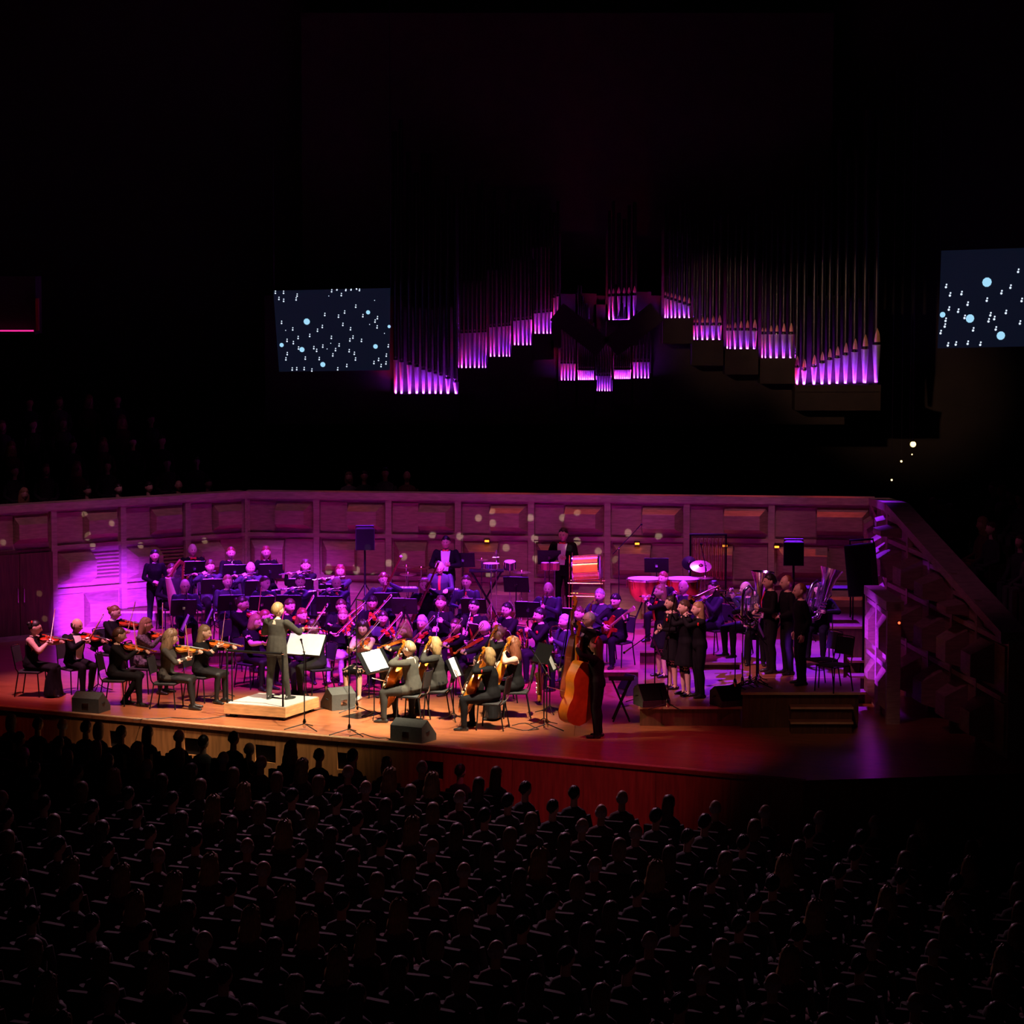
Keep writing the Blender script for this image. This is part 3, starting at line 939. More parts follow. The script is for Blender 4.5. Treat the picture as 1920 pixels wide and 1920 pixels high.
def head_geo(F, female=False, sc=1.0):
    """head with brow, eye sockets, nose, lips, chin and ears in frame F (x right, y forward, z up)"""
    nu, nv = 30, 22
    vs, fs, tg = [], [], []
    dirs = []
    for j in range(nv + 1):
        ph = PI * j / nv
        for i in range(nu):
            th = 2 * PI * i / nu
            dirs.append((math.sin(ph) * math.sin(th), math.sin(ph) * math.cos(th), math.cos(ph)))

    def g(x, c, s):
        return math.exp(-((x - c) / s) ** 2)
    for sx, sy, sz in dirs:
        x, y, z = sx * 0.079, sy * 0.098, sz * 0.115
        if sz < 0:
            t = -sz
            x *= 1 - (0.36 if female else 0.28) * t * t
            y *= 1 - 0.10 * t * t
            if sy < 0:
                y *= 1 - 0.35 * t
        if sy > 0:
            y += 0.030 * g(sx, 0, 0.16) * g(sz, -0.20, 0.13)
            y += 0.014 * g(sx, 0, 0.12) * g(sz, 0.0, 0.15)
            y += 0.006 * g(sz, 0.26, 0.10) * g(sx, 0, 0.6)
            y -= 0.010 * (g(sx, 0.38, 0.16) + g(sx, -0.38, 0.16)) * g(sz, 0.08, 0.13)
            y += 0.007 * g(sx, 0, 0.26) * g(sz, -0.52, 0.09)
            y += 0.014 * g(sx, 0, 0.25) * g(sz, -0.80, 0.14)
        vs.append(F @ (V((x, y, z)) * sc))
    for j in range(nv):
        for i in range(nu):
            i2 = (i + 1) % nu
            q = (j * nu + i, (j + 1) * nu + i, (j + 1) * nu + i2, j * nu + i2)
            c = [sum(dirs[k][m] for k in q) / 4 for m in range(3)]
            t = SKIN_T
            if c[1] > 0.3:
                if abs(abs(c[0]) - 0.37) < 0.11 and abs(c[2] - 0.07) < 0.06:
                    t = EYE_T
                elif abs(c[0]) < 0.22 and abs(c[2] + 0.52) < 0.06:
                    t = LIP_T
            fs.append(q)
            tg.append(t)
    for s in (-1, 1):
        mb = MB().ball((0, 0, 0), (0.010, 0.022, 0.032), 8, 6)
        o = len(vs)
        vs += [F @ ((V(p) + V((s * 0.078, -0.008, 0.0))) * sc) for p in mb.v]
        fs += [tuple(i + o for i in f) for f in mb.f]
        tg += [SKIN_T] * len(mb.f)
    return vs, fs, tg


def hand_geo(wrist, d, n, side, curl=0.6, spread=0.35):
    """palm and five fingers; d: where the fingers point, n: out of the palm, side +1 right hand"""
    d = d.normalized()
    n = (n - d * n.dot(d))
    n = n.normalized() if n.length > 1e-4 else d.orthogonal().normalized()
    a = d.cross(n) * side          # towards the thumb side
    mb = MB()
    mb.tube([wrist - d * 0.03, wrist + d * 0.01, wrist + d * 0.045, wrist + d * 0.085], [(0.026, 0.021), (0.030, 0.019), (0.041, 0.017), (0.040, 0.013)], 8, side=a, rounded=True)
    for k, (off, ln) in enumerate(((0.030, 0.070), (0.010, 0.079), (-0.010, 0.074), (-0.029, 0.058))):
        p = wrist + d * 0.083 + a * off
        dd = (d + a * (off * spread * 4)).normalized()
        pts = [p]
        ang = 0.0
        for seg, fr in enumerate((0.42, 0.33, 0.25)):
            ang += curl * (0.75, 0.85, 0.6)[seg]
            pts.append(pts[-1] + (dd * math.cos(ang) + n * math.sin(ang)) * ln * fr)
        mb.tube(pts, [0.0105, 0.0098, 0.0090, 0.0075], 6, side=a)
    p = wrist + d * 0.022 + a * 0.028
    t1 = (d * 0.55 + a * 0.65 + n * 0.35).normalized()
    t2 = (d * 0.80 + a * 0.10 + n * (0.35 + 0.4 * curl)).normalized()
    mb.tube([p - a * 0.01, p + t1 * 0.034, p + t1 * 0.034 + t2 * 0.03, p + t1 * 0.034 + t2 * 0.055], [0.0135, 0.012, 0.0108, 0.0085], 6)
    return mb


def hair_geo(F, style, seed=0):
    rnd = random.Random(seed)
    mb = MB()
    ph = [rnd.uniform(0, 6.28) for _ in range(6)]

    def cap(zone, thick=1.10, bump=0.0):
        nu, nv = 30, 18
        vs, fs = [], []
        for j in range(nv + 1):
            p = PI * j / nv
            for i in range(nu):
                th = 2 * PI * i / nu
                sx, sy, sz = math.sin(p) * math.sin(th), math.sin(p) * math.cos(th), math.cos(p)
                zz_ = zone(sx, sy, sz) + 0.05 * math.sin(7 * th + ph[4]) + 0.04 * math.sin(13 * th + ph[5])
                zz_ = max(0.0, min(1.0, zz_ / 0.22 + 0.35))
                zz_ = zz_ * zz_ * (3 - 2 * zz_)
                k = thick + bump * (math.sin(9 * th + ph[0] + 3 * sz) * 0.5 + math.sin(17 * sz + ph[1] + 4 * th) * 0.5)
                k = 0.93 + (k - 0.93) * zz_
                x, y, z = sx * 0.079, sy * 0.098, sz * 0.115
                if sz < 0:
                    x *= 1 - 0.2 * sz * sz
                    if sy < 0:
                        y *= 1 + 0.30 * sz
                vs.append(F @ V((x * k, y * k - 0.004, z * k)))
        for j in range(nv):
            for i in range(nu):
                i2 = (i + 1) % nu
                fs.append((j * nu + i, (j + 1) * nu + i, (j + 1) * nu + i2, j * nu + i2))
        mb.add(vs, fs)

    def drape(pts, rad, wav=0.0, n=22):
        vs, fs = [], []
        m = MB().tube(pts, rad, n, side=(1, 0, 0), rounded=True)
        for i, p in enumerate(m.v):
            q = V(p)
            if wav:
                k = i % n
                w_ = wav * (math.sin(k * 2.4 + ph[2] + q.z * 30) + math.sin(k * 5.1 + ph[3] - q.z * 47)) * 0.5
                q.x *= 1 + w_
                q.y *= 1 + w_
            vs.append(F @ q)
        mb.add(vs, m.f)

    def short(sx, sy, sz):
        return sz - (0.16 + 0.40 * sy if sy > 0 else 0.16 + 0.62 * sy)
    if style == 'short':
        cap(short, 1.13, 0.05)
    elif style == 'full':
        cap(lambda x, y, z: z - (0.10 + 0.42 * y if y > 0 else 0.10 + 0.75 * y), 1.17, 0.04)
    elif style == 'bald':
        cap(lambda x, y, z: min(0.28 - y, z + 0.5, 0.30 - z), 1.08)
    elif style == 'thin':
        cap(lambda x, y, z: min(short(x, y, z), 0.2 - y), 1.08)
    elif style == 'bob':
        cap(short, 1.13, 0.02)
        drape([(0, -0.012, 0.06), (0, -0.022, 0.0), (0, -0.028, -0.08), (0, -0.03, -0.14)], [(0.082, 0.085), (0.094, 0.084), (0.098, 0.078), (0.085, 0.065)], 0.03)
    elif style == 'long':
        cap(short, 1.12, 0.015)
        drape([(0, -0.02, 0.06), (0, -0.035, -0.02), (0, -0.045, -0.12), (0, -0.06, -0.22), (0, -0.075, -0.32)], [(0.08, 0.08), (0.092, 0.072), (0.097, 0.062), (0.095, 0.048), (0.075, 0.03)], 0.04)
    elif style == 'curly':
        cap(lambda x, y, z: z - (0.22 + 0.35 * y if y > 0 else 0.22 + 0.9 * y), 1.30, 0.12)
        drape([(0, -0.02, 0.06), (0, -0.03, -0.02), (0, -0.04, -0.12), (0, -0.055, -0.2), (0, -0.06, -0.27)], [(0.09, 0.085), (0.112, 0.09), (0.125, 0.09), (0.12, 0.075), (0.08, 0.045)], 0.16, 26)
    elif style == 'bun':
        cap(short, 1.09, 0.012)
        mb.ball(F @ V((0, -0.105, 0.045)) , 0.042, 10, 8)
    elif style == 'pony':
        cap(short, 1.09, 0.012)
        drape([(0, -0.09, 0.03), (0, -0.125, -0.01), (0, -0.13, -0.1), (0, -0.12, -0.2)], [(0.02, 0.02), (0.032, 0.028), (0.034, 0.026), (0.014, 0.01)], 0.05, 10)
    return mb


def body_raw(J, o):
    """torso, limbs, neck and shoes as closed overlapping volumes, to be fused; returns MB with region tags in m"""
    mb = MB()
    fem = o['sex'] == 'f'
    T, tl = J['T'], J['tl']
    X = T @ V((1, 0, 0))
    sw = 0.162 if fem else 0.188
    ch = 0.118 if fem else 0.112
    b = J['b'] = o.get('bulk', 1.12 if fem else 1.17)
    prof = [(-0.08, 0.11, 0.09, 0), (-0.03, 0.165, 0.118, -.005), (0.05, 0.168 if fem else 0.16, 0.118, 0), (0.15, 0.134 if fem else 0.150, 0.10, 0.005), (0.25, 0.140 if fem else 0.160, ch, 0.012),
            (0.34, 0.152 if fem else 0.172, ch + (0.012 if fem else 0), 0.015), (0.42, sw * 0.98, 0.095, 0.0), (0.475, sw * 0.80, 0.074, -0.004), (0.51, 0.085, 0.062, -0.004)]
    mb.tube([tl(0, y, z) for z, rx, ry, y in prof], [(rx * b, ry * b) for z, rx, ry, y in prof], 14, m=TOP_T, side=X)
    nt = SKIN_T
    mb.tube([tl(0, -0.006, 0.46), tl(0, -0.002, 0.51), J['neck_top']], [0.062, 0.052, 0.048], 10, m=nt)
    if o.get('sleeve') == 'none' and fem:      # bare shoulders
        mb.tube([tl(-sw * .8, 0, 0.452), tl(0, 0.0, 0.47), tl(sw * .8, 0, 0.452)], [0.052, 0.06, 0.052], 10, m=SKIN_T)
    jk = 1.36 if o.get('jacket') else 1.2
    if o.get('jacket'):                         # skirts of a jacket
        mb.tube([tl(0, 0, 0.2), tl(0, -0.005, 0.05), tl(0, -0.01, -0.02 if o['sit'] else -0.14)], [(0.172, 0.128), (0.196, 0.146), (0.206, 0.152)], 14, m=TOP_T, side=X)
    sl = o.get('sleeve', 'long')
    for s, S, E, H in J['arms']:
        u = S.lerp(E, 0.5)
        fo = E.lerp(H, 0.45)
        cut = dict(long=3, three=2, short=1, none=0)[sl]
        t = [TOP_T if cut > k else SKIN_T for k in range(3)]
        mb.tube([S - (E - S) * 0.05, S.lerp(E, 0.3), u], [0.054 * jk, 0.052 * jk, 0.046 * jk], 9, m=t[0] if cut else SKIN_T, rounded=True)
        mb.tube([u, E], [0.046 * jk, 0.040 * jk], 9, m=TOP_T if cut > 1 else SKIN_T, rounded=True)
        mb.tube([E, fo], [0.041 * jk, 0.040 * jk], 9, m=TOP_T if cut > 1 else SKIN_T, rounded=True)
        mb.tube([fo, H], [0.040 * jk, 0.027 * (1.25 if cut > 2 else 1)], 9, m=TOP_T if cut > 2 else SKIN_T, rounded=True)
    leg = o.get('leg', 'trousers')
    tr = leg == 'trousers'
    lt = BOT_T if leg in ('trousers', 'stockings', 'gown') else SKIN_T
    for hp, kn, an, toe in J['legs']:
        k = 1.2 if tr else 1.0
        mb.tube([hp, hp.lerp(kn, 0.5), kn], [0.088 * b, 0.076 * k, 0.058 * k], 10, m=lt if leg != 'bare' else BOT_T, rounded=True)
        cf = kn.lerp(an, 0.35) + J['back'] * 0.012
        mb.tube([kn, cf, kn.lerp(an, 0.75), an], [0.057 * k, 0.056 * k, 0.044 * k, 0.040 * (1.3 if tr else 0.9)], 10, m=lt, rounded=True)
        fd = (toe - an)
        fd.z = 0
        fd = fd.normalized()
        heel = an - fd * 0.055
        g = V((0, 0, 1))
        z0 = an.z - 0.055
        mb.tube([V((heel.x, heel.y, z0)), V((an.x, an.y, z0 + 0.008)), V((an.x, an.y, z0)) + fd * 0.09, V((an.x, an.y, z0 - 0.008)) + fd * 0.165], [(0.033, 0.034), (0.036, 0.042), (0.042, 0.030), (0.034, 0.020)], 10, m=SHOE_T, side=fd.cross(g), rounded=True)
    if leg in ('skirt', 'bare', 'stockings', 'gown') and not o.get('noskirt'):
        (h0, k0, a0, t0), (h1, k1, a1, t1) = J['legs']
        hm, km, am = (h0 + h1) / 2, (k0 + k1) / 2, (a0 + a1) / 2
        sd = (h1 - h0).normalized()
        sp = (k1 - k0).length / 2 + 0.085
        if o['sit']:
            mb.tube([hm - V((0, 0, 0.01)), hm.lerp(km, 0.5), hm.lerp(km, 1.02)], [(0.185, 0.10), (0.19, 0.088), (sp, 0.075)], 14, m=BOT_T, side=sd, rounded=True)
            if leg == 'gown':
                mb.tube([km, km.lerp(am, 0.5) + J['back'] * 0.02, am + V((0, 0, -0.05))], [(sp, 0.08), (sp * 1.12, 0.13), (sp * 1.28, 0.17)], 14, m=BOT_T, side=sd)
        else:
            end = 0.9 if leg != 'gown' else 1.0
            tgt = km if leg != 'gown' else am + V((0, 0, -0.04))
            mb.tube([hm + V((0, 0, 0.05)), hm.lerp(tgt, 0.4), hm.lerp(tgt, end)], [(0.17, 0.125), (0.20, 0.15), (0.235, 0.19) if leg != 'gown' else (0.27, 0.23)], 14, m=BOT_T, side=sd)
    return mb


def build_pose(o):
    """joints in the person's own frame: x right, y forward, z up, floor at z = 0"""
    fem = o['sex'] == 'f'
    sit = o['sit']
    k = o.get('scale', 1.0)
    hz = 0.565 if sit else 0.93
    lean, side, twist = R(o.get('lean', 6 if sit else 2)), R(o.get('side', 0)), R(o.get('twist', 0))
    T = (Mx.Rotation(twist, 3, 'Z') @ Mx.Rotation(side, 3, 'Y') @ Mx.Rotation(-lean, 3, 'X'))
    Hc = V((0, -0.02 if sit else 0, hz))

    def tl(x, y, z):
        return Hc + T @ V((x, y, z))
    hy, hp, hr = R(o.get('hyaw', 0)), R(o.get('hpitch', 0)), R(o.get('hroll', 0))
    HR = Mx.Rotation(twist * 0.5 + hy, 3, 'Z') @ Mx.Rotation(hr, 3, 'Y') @ Mx.Rotation(-lean * 0.4 - hp, 3, 'X')
    ntop = tl(0, 0.0, 0.56)
    hc = ntop + HR @ V((0, 0.014, 0.103))
    HF = Mx.Translation(hc) @ HR.to_4x4() @ Mx.Scale(1.13, 4)
    J = dict(T=T, tl=tl, neck_top=ntop + V((0, 0, 0.02)), HF=HF, hc=hc, HR=HR)
    sw = 0.170 if fem else 0.200
    J['sh'] = {-1: tl(-sw, 0, 0.448), 1: tl(sw, 0, 0.448)}
    legs = []
    st = o.get('stance', 0.11)
    for s in (-1, 1):
        hpj = Hc + V((s * 0.088, 0.0, -0.02))
        if sit:
            kn = V((s * st * 1.15, 0.42 + (0.03 if s > 0 else 0), 0.515))
            an = V((s * st * 1.2, 0.40 + o.get('foot', {}).get(s, 0.0), 0.085))
            if o.get('cross') == s:
                kn = V((s * 0.03, 0.43, 0.60))
                an = V((-s * 0.17, 0.58, 0.26))
        else:
            kn = V((s * st, 0.03, 0.50))
            an = V((s * st * 1.1, -0.01 + o.get('foot', {}).get(s, 0.0), 0.085))
        legs.append((hpj, kn, an, an + V((s * 0.03, 0.17, -0.05))))
    J['legs'] = legs
    J['back'] = V((0, -1, 0))
    J['Hc'] = Hc
    J['top'] = HF @ V((0, 0, 0.122))
    return J


def person(o):
    """o: spec dict. returns person object; the surface is fused later for all bodies at once"""
    J = build_pose(o)
    z0 = o['z0']
    # place by the pixel of the top of the head
    th = yaw_of(o['face'])
    rot = Mx.Rotation(th, 3, 'Z')
    k = o.get('scale', 1.0)
    top = J['top'] * k
    off = rot @ V((top.x, top.y, 0))
    p = at_z(o['px'][0], o['px'][1], z0 + top.z)
    M = Mx.Translation((p.x - off.x, p.y - off.y, z0)) @ rot.to_4x4() @ Mx.Scale(k, 4)
    o['M'], o['J'] = M, J
    # arms from the instrument pose
    hands = o['hands'] = INST_POSE[o['inst']](o, J)
    arms = []
    for s in (-1, 1):
        tgt, hd, hn, curl, pole = hands[s]
        l1, l2 = (0.272, 0.245) if o['sex'] == 'f' else (0.285, 0.255)
        wr = tgt - hd.normalized() * 0.075
        E, H = ik(J['sh'][s], wr, l1, l2, pole)
        arms.append((s, J['sh'][s], E, H))
    J['arms'] = arms
    raw = body_raw(J, o)
    me = bpy.data.meshes.new('person')
    me.from_pydata(raw.v, [], raw.f)
    ob = link('person', me, matrix=M)
    tag(ob, o['desc'], 'person', o.get('group'))
    m = ob.modifiers.new('fuse', 'REMESH')
    m.mode = 'VOXEL'
    m.voxel_size = 0.0155
    m2 = ob.modifiers.new('thin', 'DECIMATE')
    m2.ratio = 0.42
    extra = MB()
    hv, hf, ht = head_geo(J['HF'], o['sex'] == 'f')
    exv, exf, ext = list(hv), list(hf), list(ht)
    for s, S, E, H in arms:
        tgt, hd, hn, curl, pole = hands[s]
        hm = hand_geo(H, hd, hn, s, curl)
        off_ = len(exv)
        exv += [V(p_) for p_ in hm.v]
        exf += [tuple(i + off_ for i in f) for f in hm.f]
        ext += [SKIN_T] * len(hm.f)
    rv = np.array([tuple(p_) for p_ in raw.v])
    rt = np.zeros(len(raw.v), int)
    for f, mm in zip(raw.f, raw.m):
        for i in f:
            rt[i] = mm
    mats = [SKINS[o.get('skin', 0)], o.get('top', BLACKCLOTH), o.get('bottom', BLACKCLOTH), o.get('shoe', SHOE), EYE, LIP]
    PENDING.append((ob, rv, rt, exv, exf, ext, mats))
    # hair and dress details are children
    st, hc = o['hair']
    if st:
        hb = hair_geo(J['HF'], st, seed=int(o['px'][0]))
        obj('hair', hb, HAIRS[hc], parent=ob, angle=60)
    tl = J['tl']
    for ex in o.get('extras', ()):
        if ex == 'shirt':
            patch(ob, J, 'shirt_front', WHITECLOTH, 0.06, 0.08, 0.50, 0.10, 0.022)
        elif ex == 'tie':
            patch(ob, J, 'tie', REDCLOTH, 0.022, 0.12, 0.50, 0.024, 0.014)
        elif ex == 'bowtie':
            mb = MB()
            c = tl(0, 0.098, 0.505)
            for s in (-1, 1):
                mb.tube([c, c + V((s * 0.045, 0, 0.0)), c + V((s * 0.062, 0, 0))], [(0.010, 0.012), (0.012, 0.026), (0.008, 0.03)], 6, side=(0, 1, 0))
            mb.ball(c + V((0, 0.008, 0)), 0.013, 8, 6)
            obj('bow_tie', mb, REDCLOTH, parent=ob)
        elif ex == 'scarf':
            patch(ob, J, 'scarf', REDCLOTH, 0.05, 0.14, 0.50, 0.06, 0.02)
        elif ex == 'corsage':
            flower(ob, tl(-0.10, 0.138, 0.38), 'corsage')
        elif ex == 'hairflower':
            flower(ob, J['HF'] @ V((-0.055, -0.055, 0.085)), 'hair_flower')
        elif ex == 'hairflower_r':
            flower(ob, J['HF'] @ V((0.06, -0.06, 0.085)), 'hair_flower')
        elif ex == 'armflower':
            flower(ob, J['sh'][-1].lerp(arms[0][2], 0.35) + V((-0.068, 0, 0)), 'corsage')
        elif ex == 'collar':
            mb = MB()
            c = tl(0, 0.0, 0.505)
            mb.tube([c + T_ for T_ in (V((0, 0, -0.015)), V((0, 0.003, 0.03)))], [0.066, 0.06], 12)
            obj('shirt_collar', mb, WHITECLOTH, parent=ob)
        elif ex == 'glasses':
            mb = MB()
            for s in (-1, 1):
                pts = [J['HF'] @ V((s * 0.033 + 0.021 * math.cos(a), 0.103, 0.008 + 0.015 * math.sin(a))) for a in [2 * PI * i / 12 for i in range(13)]]
                mb.tube(pts, 0.0028, 5, cap=False)
                mb.tube([J['HF'] @ V((s * 0.053, 0.10, 0.01)), J['HF'] @ V((s * 0.08, 0.0, 0.012))], 0.0028, 5)
            mb.tube([J['HF'] @ V((-0.012, 0.106, 0.01)), J['HF'] @ V((0.012, 0.106, 0.01))], 0.0028, 5)
            obj('spectacles', mb, BLACKMETAL, parent=ob)
        elif ex == 'headband':
            mb = MB()
            pts = [J['HF'] @ V((0.086 * math.cos(a), -0.01 - 0.03 * math.sin(a), 0.05 + 0.085 * math.sin(a))) for a in [PI * i / 12 for i in range(13)]]
            mb.tube(pts, 0.014, 6)
            obj('head_band', mb, REDCLOTH, parent=ob)
    PEOPLE.append(o)
    o['ob'] = ob
    return ob


def patch(ob, J, name, m, w, za, zb, wtop, lift=0.008):
    """a strip of cloth lying on the chest"""
    tl = J['tl']
    prof = [(-0.03, 0.118), (0.05, 0.118), (0.15, 0.105), (0.25, 0.124), (0.34, 0.127), (0.42, 0.095), (0.475, 0.072), (0.51, 0.062)]
    wid = [(-0.03, .165), (0.05, .16), (0.15, .15), (0.25, .16), (0.34, .17), (0.42, .17), (0.475, .14), (0.51, .085)]

    def ip(tab, z):
        return float(np.interp(z, [a for a, b in tab], [b for a, b in tab]))
    vs, fs = [], []
    N, K = 9, 5
    for i in range(N):
        z = za + (zb - za) * i / (N - 1)
        hw = w + (wtop - w) * i / (N - 1)
        for k in range(K):
            x = hw * (2 * k / (K - 1) - 1)
            q = ip(wid, z) * J['b']
            y = J['b'] * ip(prof, z) * math.sqrt(max(0.05, 1 - min(0.95, (x / q) ** 2))) + 0.012 + lift
            vs.append(tl(x, y, z))
    for i in range(N - 1):
        for k in range(K - 1):
            fs.append((i * K + k, i * K + k + 1, (i + 1) * K + k + 1, (i + 1) * K + k))
    obj(name, MB().add(vs, fs), m, parent=ob)


def flower(ob, c, name):
    mb = MB()
    for i in range(6):
        a = i * PI / 3
        mb.ball(c + V((0.018 * math.cos(a), 0.006, 0.018 * math.sin(a))), (0.016, 0.012, 0.016), 7, 5)
    mb.ball(c + V((0, 0.012, 0)), 0.013, 7, 5)
    obj(name, mb, REDCLOTH, parent=ob)


def fuse_bodies():
    dg = bpy.context.evaluated_depsgraph_get()
    done = []
    for ob, rv, rt, exv, exf, ext, mats in PENDING:
        ev = ob.evaluated_get(dg)
        me = ev.to_mesh()
        n = len(me.vertices)
        co = np.empty(n * 3)
        me.vertices.foreach_get('co', co)
        co = co.reshape(-1, 3)
        faces = [tuple(p.vertices) for p in me.polygons]
        cen = np.array([co[list(f)].mean(0) for f in faces]) if faces else np.zeros((0, 3))
        tags = []
        for i in range(0, len(cen), 1500):
            d = ((cen[i:i + 1500, None, :] - rv[None]) ** 2).sum(2)
            tags += list(rt[d.argmin(1)])
        ev.to_mesh_clear()
        done.append((ob, co, faces, tags, exv, exf, ext, mats))
    for ob, co, faces, tags, exv, exf, ext, mats in done:
        old = ob.data
        ob.modifiers.clear()
        n = len(co)
        me = bpy.data.meshes.new('person')
        me.from_pydata([tuple(p) for p in co] + [tuple(p) for p in exv], [], faces + [tuple(i + n for i in f) for f in exf])
        for m in mats:
            me.materials.append(m)
        me.polygons.foreach_set('material_index', [int(t) for t in tags] + list(ext))
        me.polygons.foreach_set('use_smooth', [True] * len(me.polygons))
        me.update()
        ob.data = me
        bpy.data.meshes.remove(old)
    PENDING.clear()


PEOPLE = []
# ================================================================== instruments (built once, copied)
PROTO = {}


def proto(kind, parts):
    """parts: (name, MB, material, [(subname, MB, material)])"""
    PROTO[kind] = [(n, mb.mesh(n, m), [(sn, smb.mesh(sn, sm)) for sn, smb, sm in subs]) for n, mb, m, subs in parts]


def make(kind, name, label, cat, M, group=None, swap=None):
    t = thing(name, label, cat, matrix=M, group=group)
    for n, me, subs in PROTO[kind]:
        c = link(n, me, parent=t)
        if swap and me.materials[0] in swap:
            c.material_slots[0].link = 'OBJECT'
            c.material_slots[0].material = swap[me.materials[0]]
        for sn, sme in subs:
            link(sn, sme, parent=c)
    return t


def outline(L, w_low, w_mid, w_up, slope=0.0, n=26):
    """half outline of a fiddle body as (x, halfwidth)"""
    xs = [0, 0.03, 0.10, 0.22, 0.36, 0.44, 0.54, 0.63, 0.72, 0.84, 0.93, 0.98, 1.0]
    ws = [0.0, 0.42 * w_low, 0.86 * w_low, w_low, 0.86 * w_low, 0.66 * w_low, w_mid, 0.78 * w_up, w_up * (0.97 - slope * .1), w_up * (0.93 - slope * .25), w_up * (0.62 - slope * .2), 0.3 * w_up, 0.0]
    out = []
    for i in range(n + 1):
        t = 0.5 - 0.5 * math.cos(PI * i / n)
        out.append((L * t, float(np.interp(t, xs, ws))))
    return out


def fiddle(kind, L, wl, wm, wu, rib, neck, wood, endpin=0.0, slope=0.0):
    o = outline(L, wl, wm, wu, slope)
    ring = [(x, w_) for x, w_ in o] + [(x, -w_) for x, w_ in reversed(o[1:-1])]
    n = len(ring)
    mb = MB()
    cx = L * 0.5
    layers = [(0.62, -rib * 0.5 - 0.06 * wl, 0), (0.96, -rib * 0.5 - 0.012 * wl, 0), (1.03, -rib * 0.5, 0), (1.0, -rib * 0.47, 0), (1.0, rib * 0.47, 0), (1.03, rib * 0.5, 0), (0.96, rib * 0.5 + 0.02 * wl, 0), (0.62, rib * 0.5 + 0.11 * wl, 0), (0.25, rib * 0.5 + 0.15 * wl, 0)]
    vs, fs = [], []
    for k, z, _ in layers:
        for x, y in ring:
            vs.append((cx + (x - cx) * (k if k < 0.9 else 1 + (k - 1) * 0.35), y * k, z))
    for i in range(len(layers) - 1):
        for j in range(n):
            j2 = (j + 1) % n
            fs.append((i * n + j, i * n + j2, (i + 1) * n + j2, (i + 1) * n + j))
    fs.append(tuple(reversed(range(n))))
    fs.append(tuple(range((len(layers) - 1) * n, len(layers) * n)))
    mb.add(vs, fs)
    zt = rib * 0.5
    th = 0.05 * L
    hb = zt + 0.15 * wl          # arched top height
    br = L * 0.45
    parts = []
    fh = MB()
    for s in (-1, 1):            # sound holes
        pts = [(br + L * 0.085, s * wm * 0.55, hb * 1.0), (br + L * 0.04, s * wm * 0.62, hb + 0.004), (br - L * 0.04, s * wm * 0.78, hb + 0.001), (br - L * 0.09, s * wm * 0.86, hb * 0.99)]
        fh.tube(pts, [0.004 * L / .36, 0.005 * L / .36, 0.005 * L / .36, 0.004 * L / .36], 6)
    parts.append(('body', mb, wood, [('sound_hole', fh, EBONY)]))
    nk = MB()
    nw = 0.016 * L / 0.36 if L < 0.6 else 0.024 + 0.01 * (L > 1)
    e = L + neck
    nk.tube([(L * 0.97, 0, zt * 0.6), (L + neck * 0.5, 0, zt * 0.9 + 0.01 * L), (e, 0, zt + 0.01 * L)], [(nw, nw * 0.9), (nw * 0.9, nw * 0.8), (nw, nw * 0.9)], 8, side=(0, 1, 0))
    sc_ = MB()
    hd = 0.22 * L if L > 0.6 else 0.27 * L
    sc_.tube([(e, 0, zt), (e + hd * 0.55, 0, zt - hd * 0.12), (e + hd * 0.8, 0, zt - hd * 0.16)], [(nw * 0.95, nw * 1.0), (nw * 0.7, nw * 0.9), (nw * 0.55, nw * 0.8)], 8, side=(0, 1, 0))
    pts = []
    for i in range(15):
        a = i * 0.62
        rr = hd * 0.17 * (1 - i / 19)
        pts.append((e + hd * 0.86 + rr * math.cos(a - 1.2), 0, zt - hd * 0.02 + rr * math.sin(a - 1.2)))
    sc_.tube(pts, [nw * 0.5] * 15, 6)
    pg = MB()
    for i in range(4):
        x = e + hd * (0.12 + 0.14 * i)
        s = 1 if i % 2 else -1
        pg.tube([(x, -s * nw * 0.4, zt - hd * 0.05), (x, s * nw * 2.2, zt - hd * 0.05)], nw * 0.18, 6)
        pg.ball((x, s * nw * 2.6, zt - hd * 0.05), (nw * 0.4, nw * 0.7, nw * 0.5), 7, 5)
    parts.append(('neck', nk, wood, [('scroll', sc_, wood), ('tuning_peg', pg, EBONY)]))
    fb = MB()
    fbz = hb + 0.03 * L
    fb.tube([(L * 0.68, 0, fbz), (e, 0, zt + 0.035 * L)], [(nw * 1.25, nw * 0.28), (nw * 0.9, nw * 0.28)], 8, side=(0, 1, 0))
    parts.append(('fingerboard', fb, EBONY, []))
    bg = MB()
    bh = 0.085 * L
    bg.prism([(-wm * 0.36, hb * 0.95), (wm * 0.36, hb * 0.95), (wm * 0.30, hb + bh * 0.8), (0, hb + bh), (-wm * 0.30, hb + bh * 0.8)], -0.006 * L / .36, 0.006 * L / .36, frame=Mx(((0, 0, 1, br), (1, 0, 0, 0), (0, 1, 0, 0), (0, 0, 0, 1))))
    parts.append(('bridge', bg, MAPLE, []))
    tp = MB()
    tp.tube([(L * 0.02, 0, zt + 0.02 * L), (L * 0.10, 0, hb + 0.02 * L), (L * 0.28, 0, hb + 0.06 * L)], [(nw * 0.5, nw * 0.3), (nw * 0.9, nw * 0.3), (nw * 1.4, nw * 0.3)], 8, side=(0, 1, 0))
    parts.append(('tailpiece', tp, EBONY, []))
    sg = MB()
    for k in (-1.5, -0.5, 0.5, 1.5):
        sg.tube([(L * 0.28, k * nw * 0.45, hb + 0.07 * L), (br, k * nw * 0.5, hb + bh + 0.002), (e, k * nw * 0.28, zt + 0.045 * L)], 0.0011 * max(1, L / 0.5), 4)
    parts.append(('strings', sg, STRINGM, []))
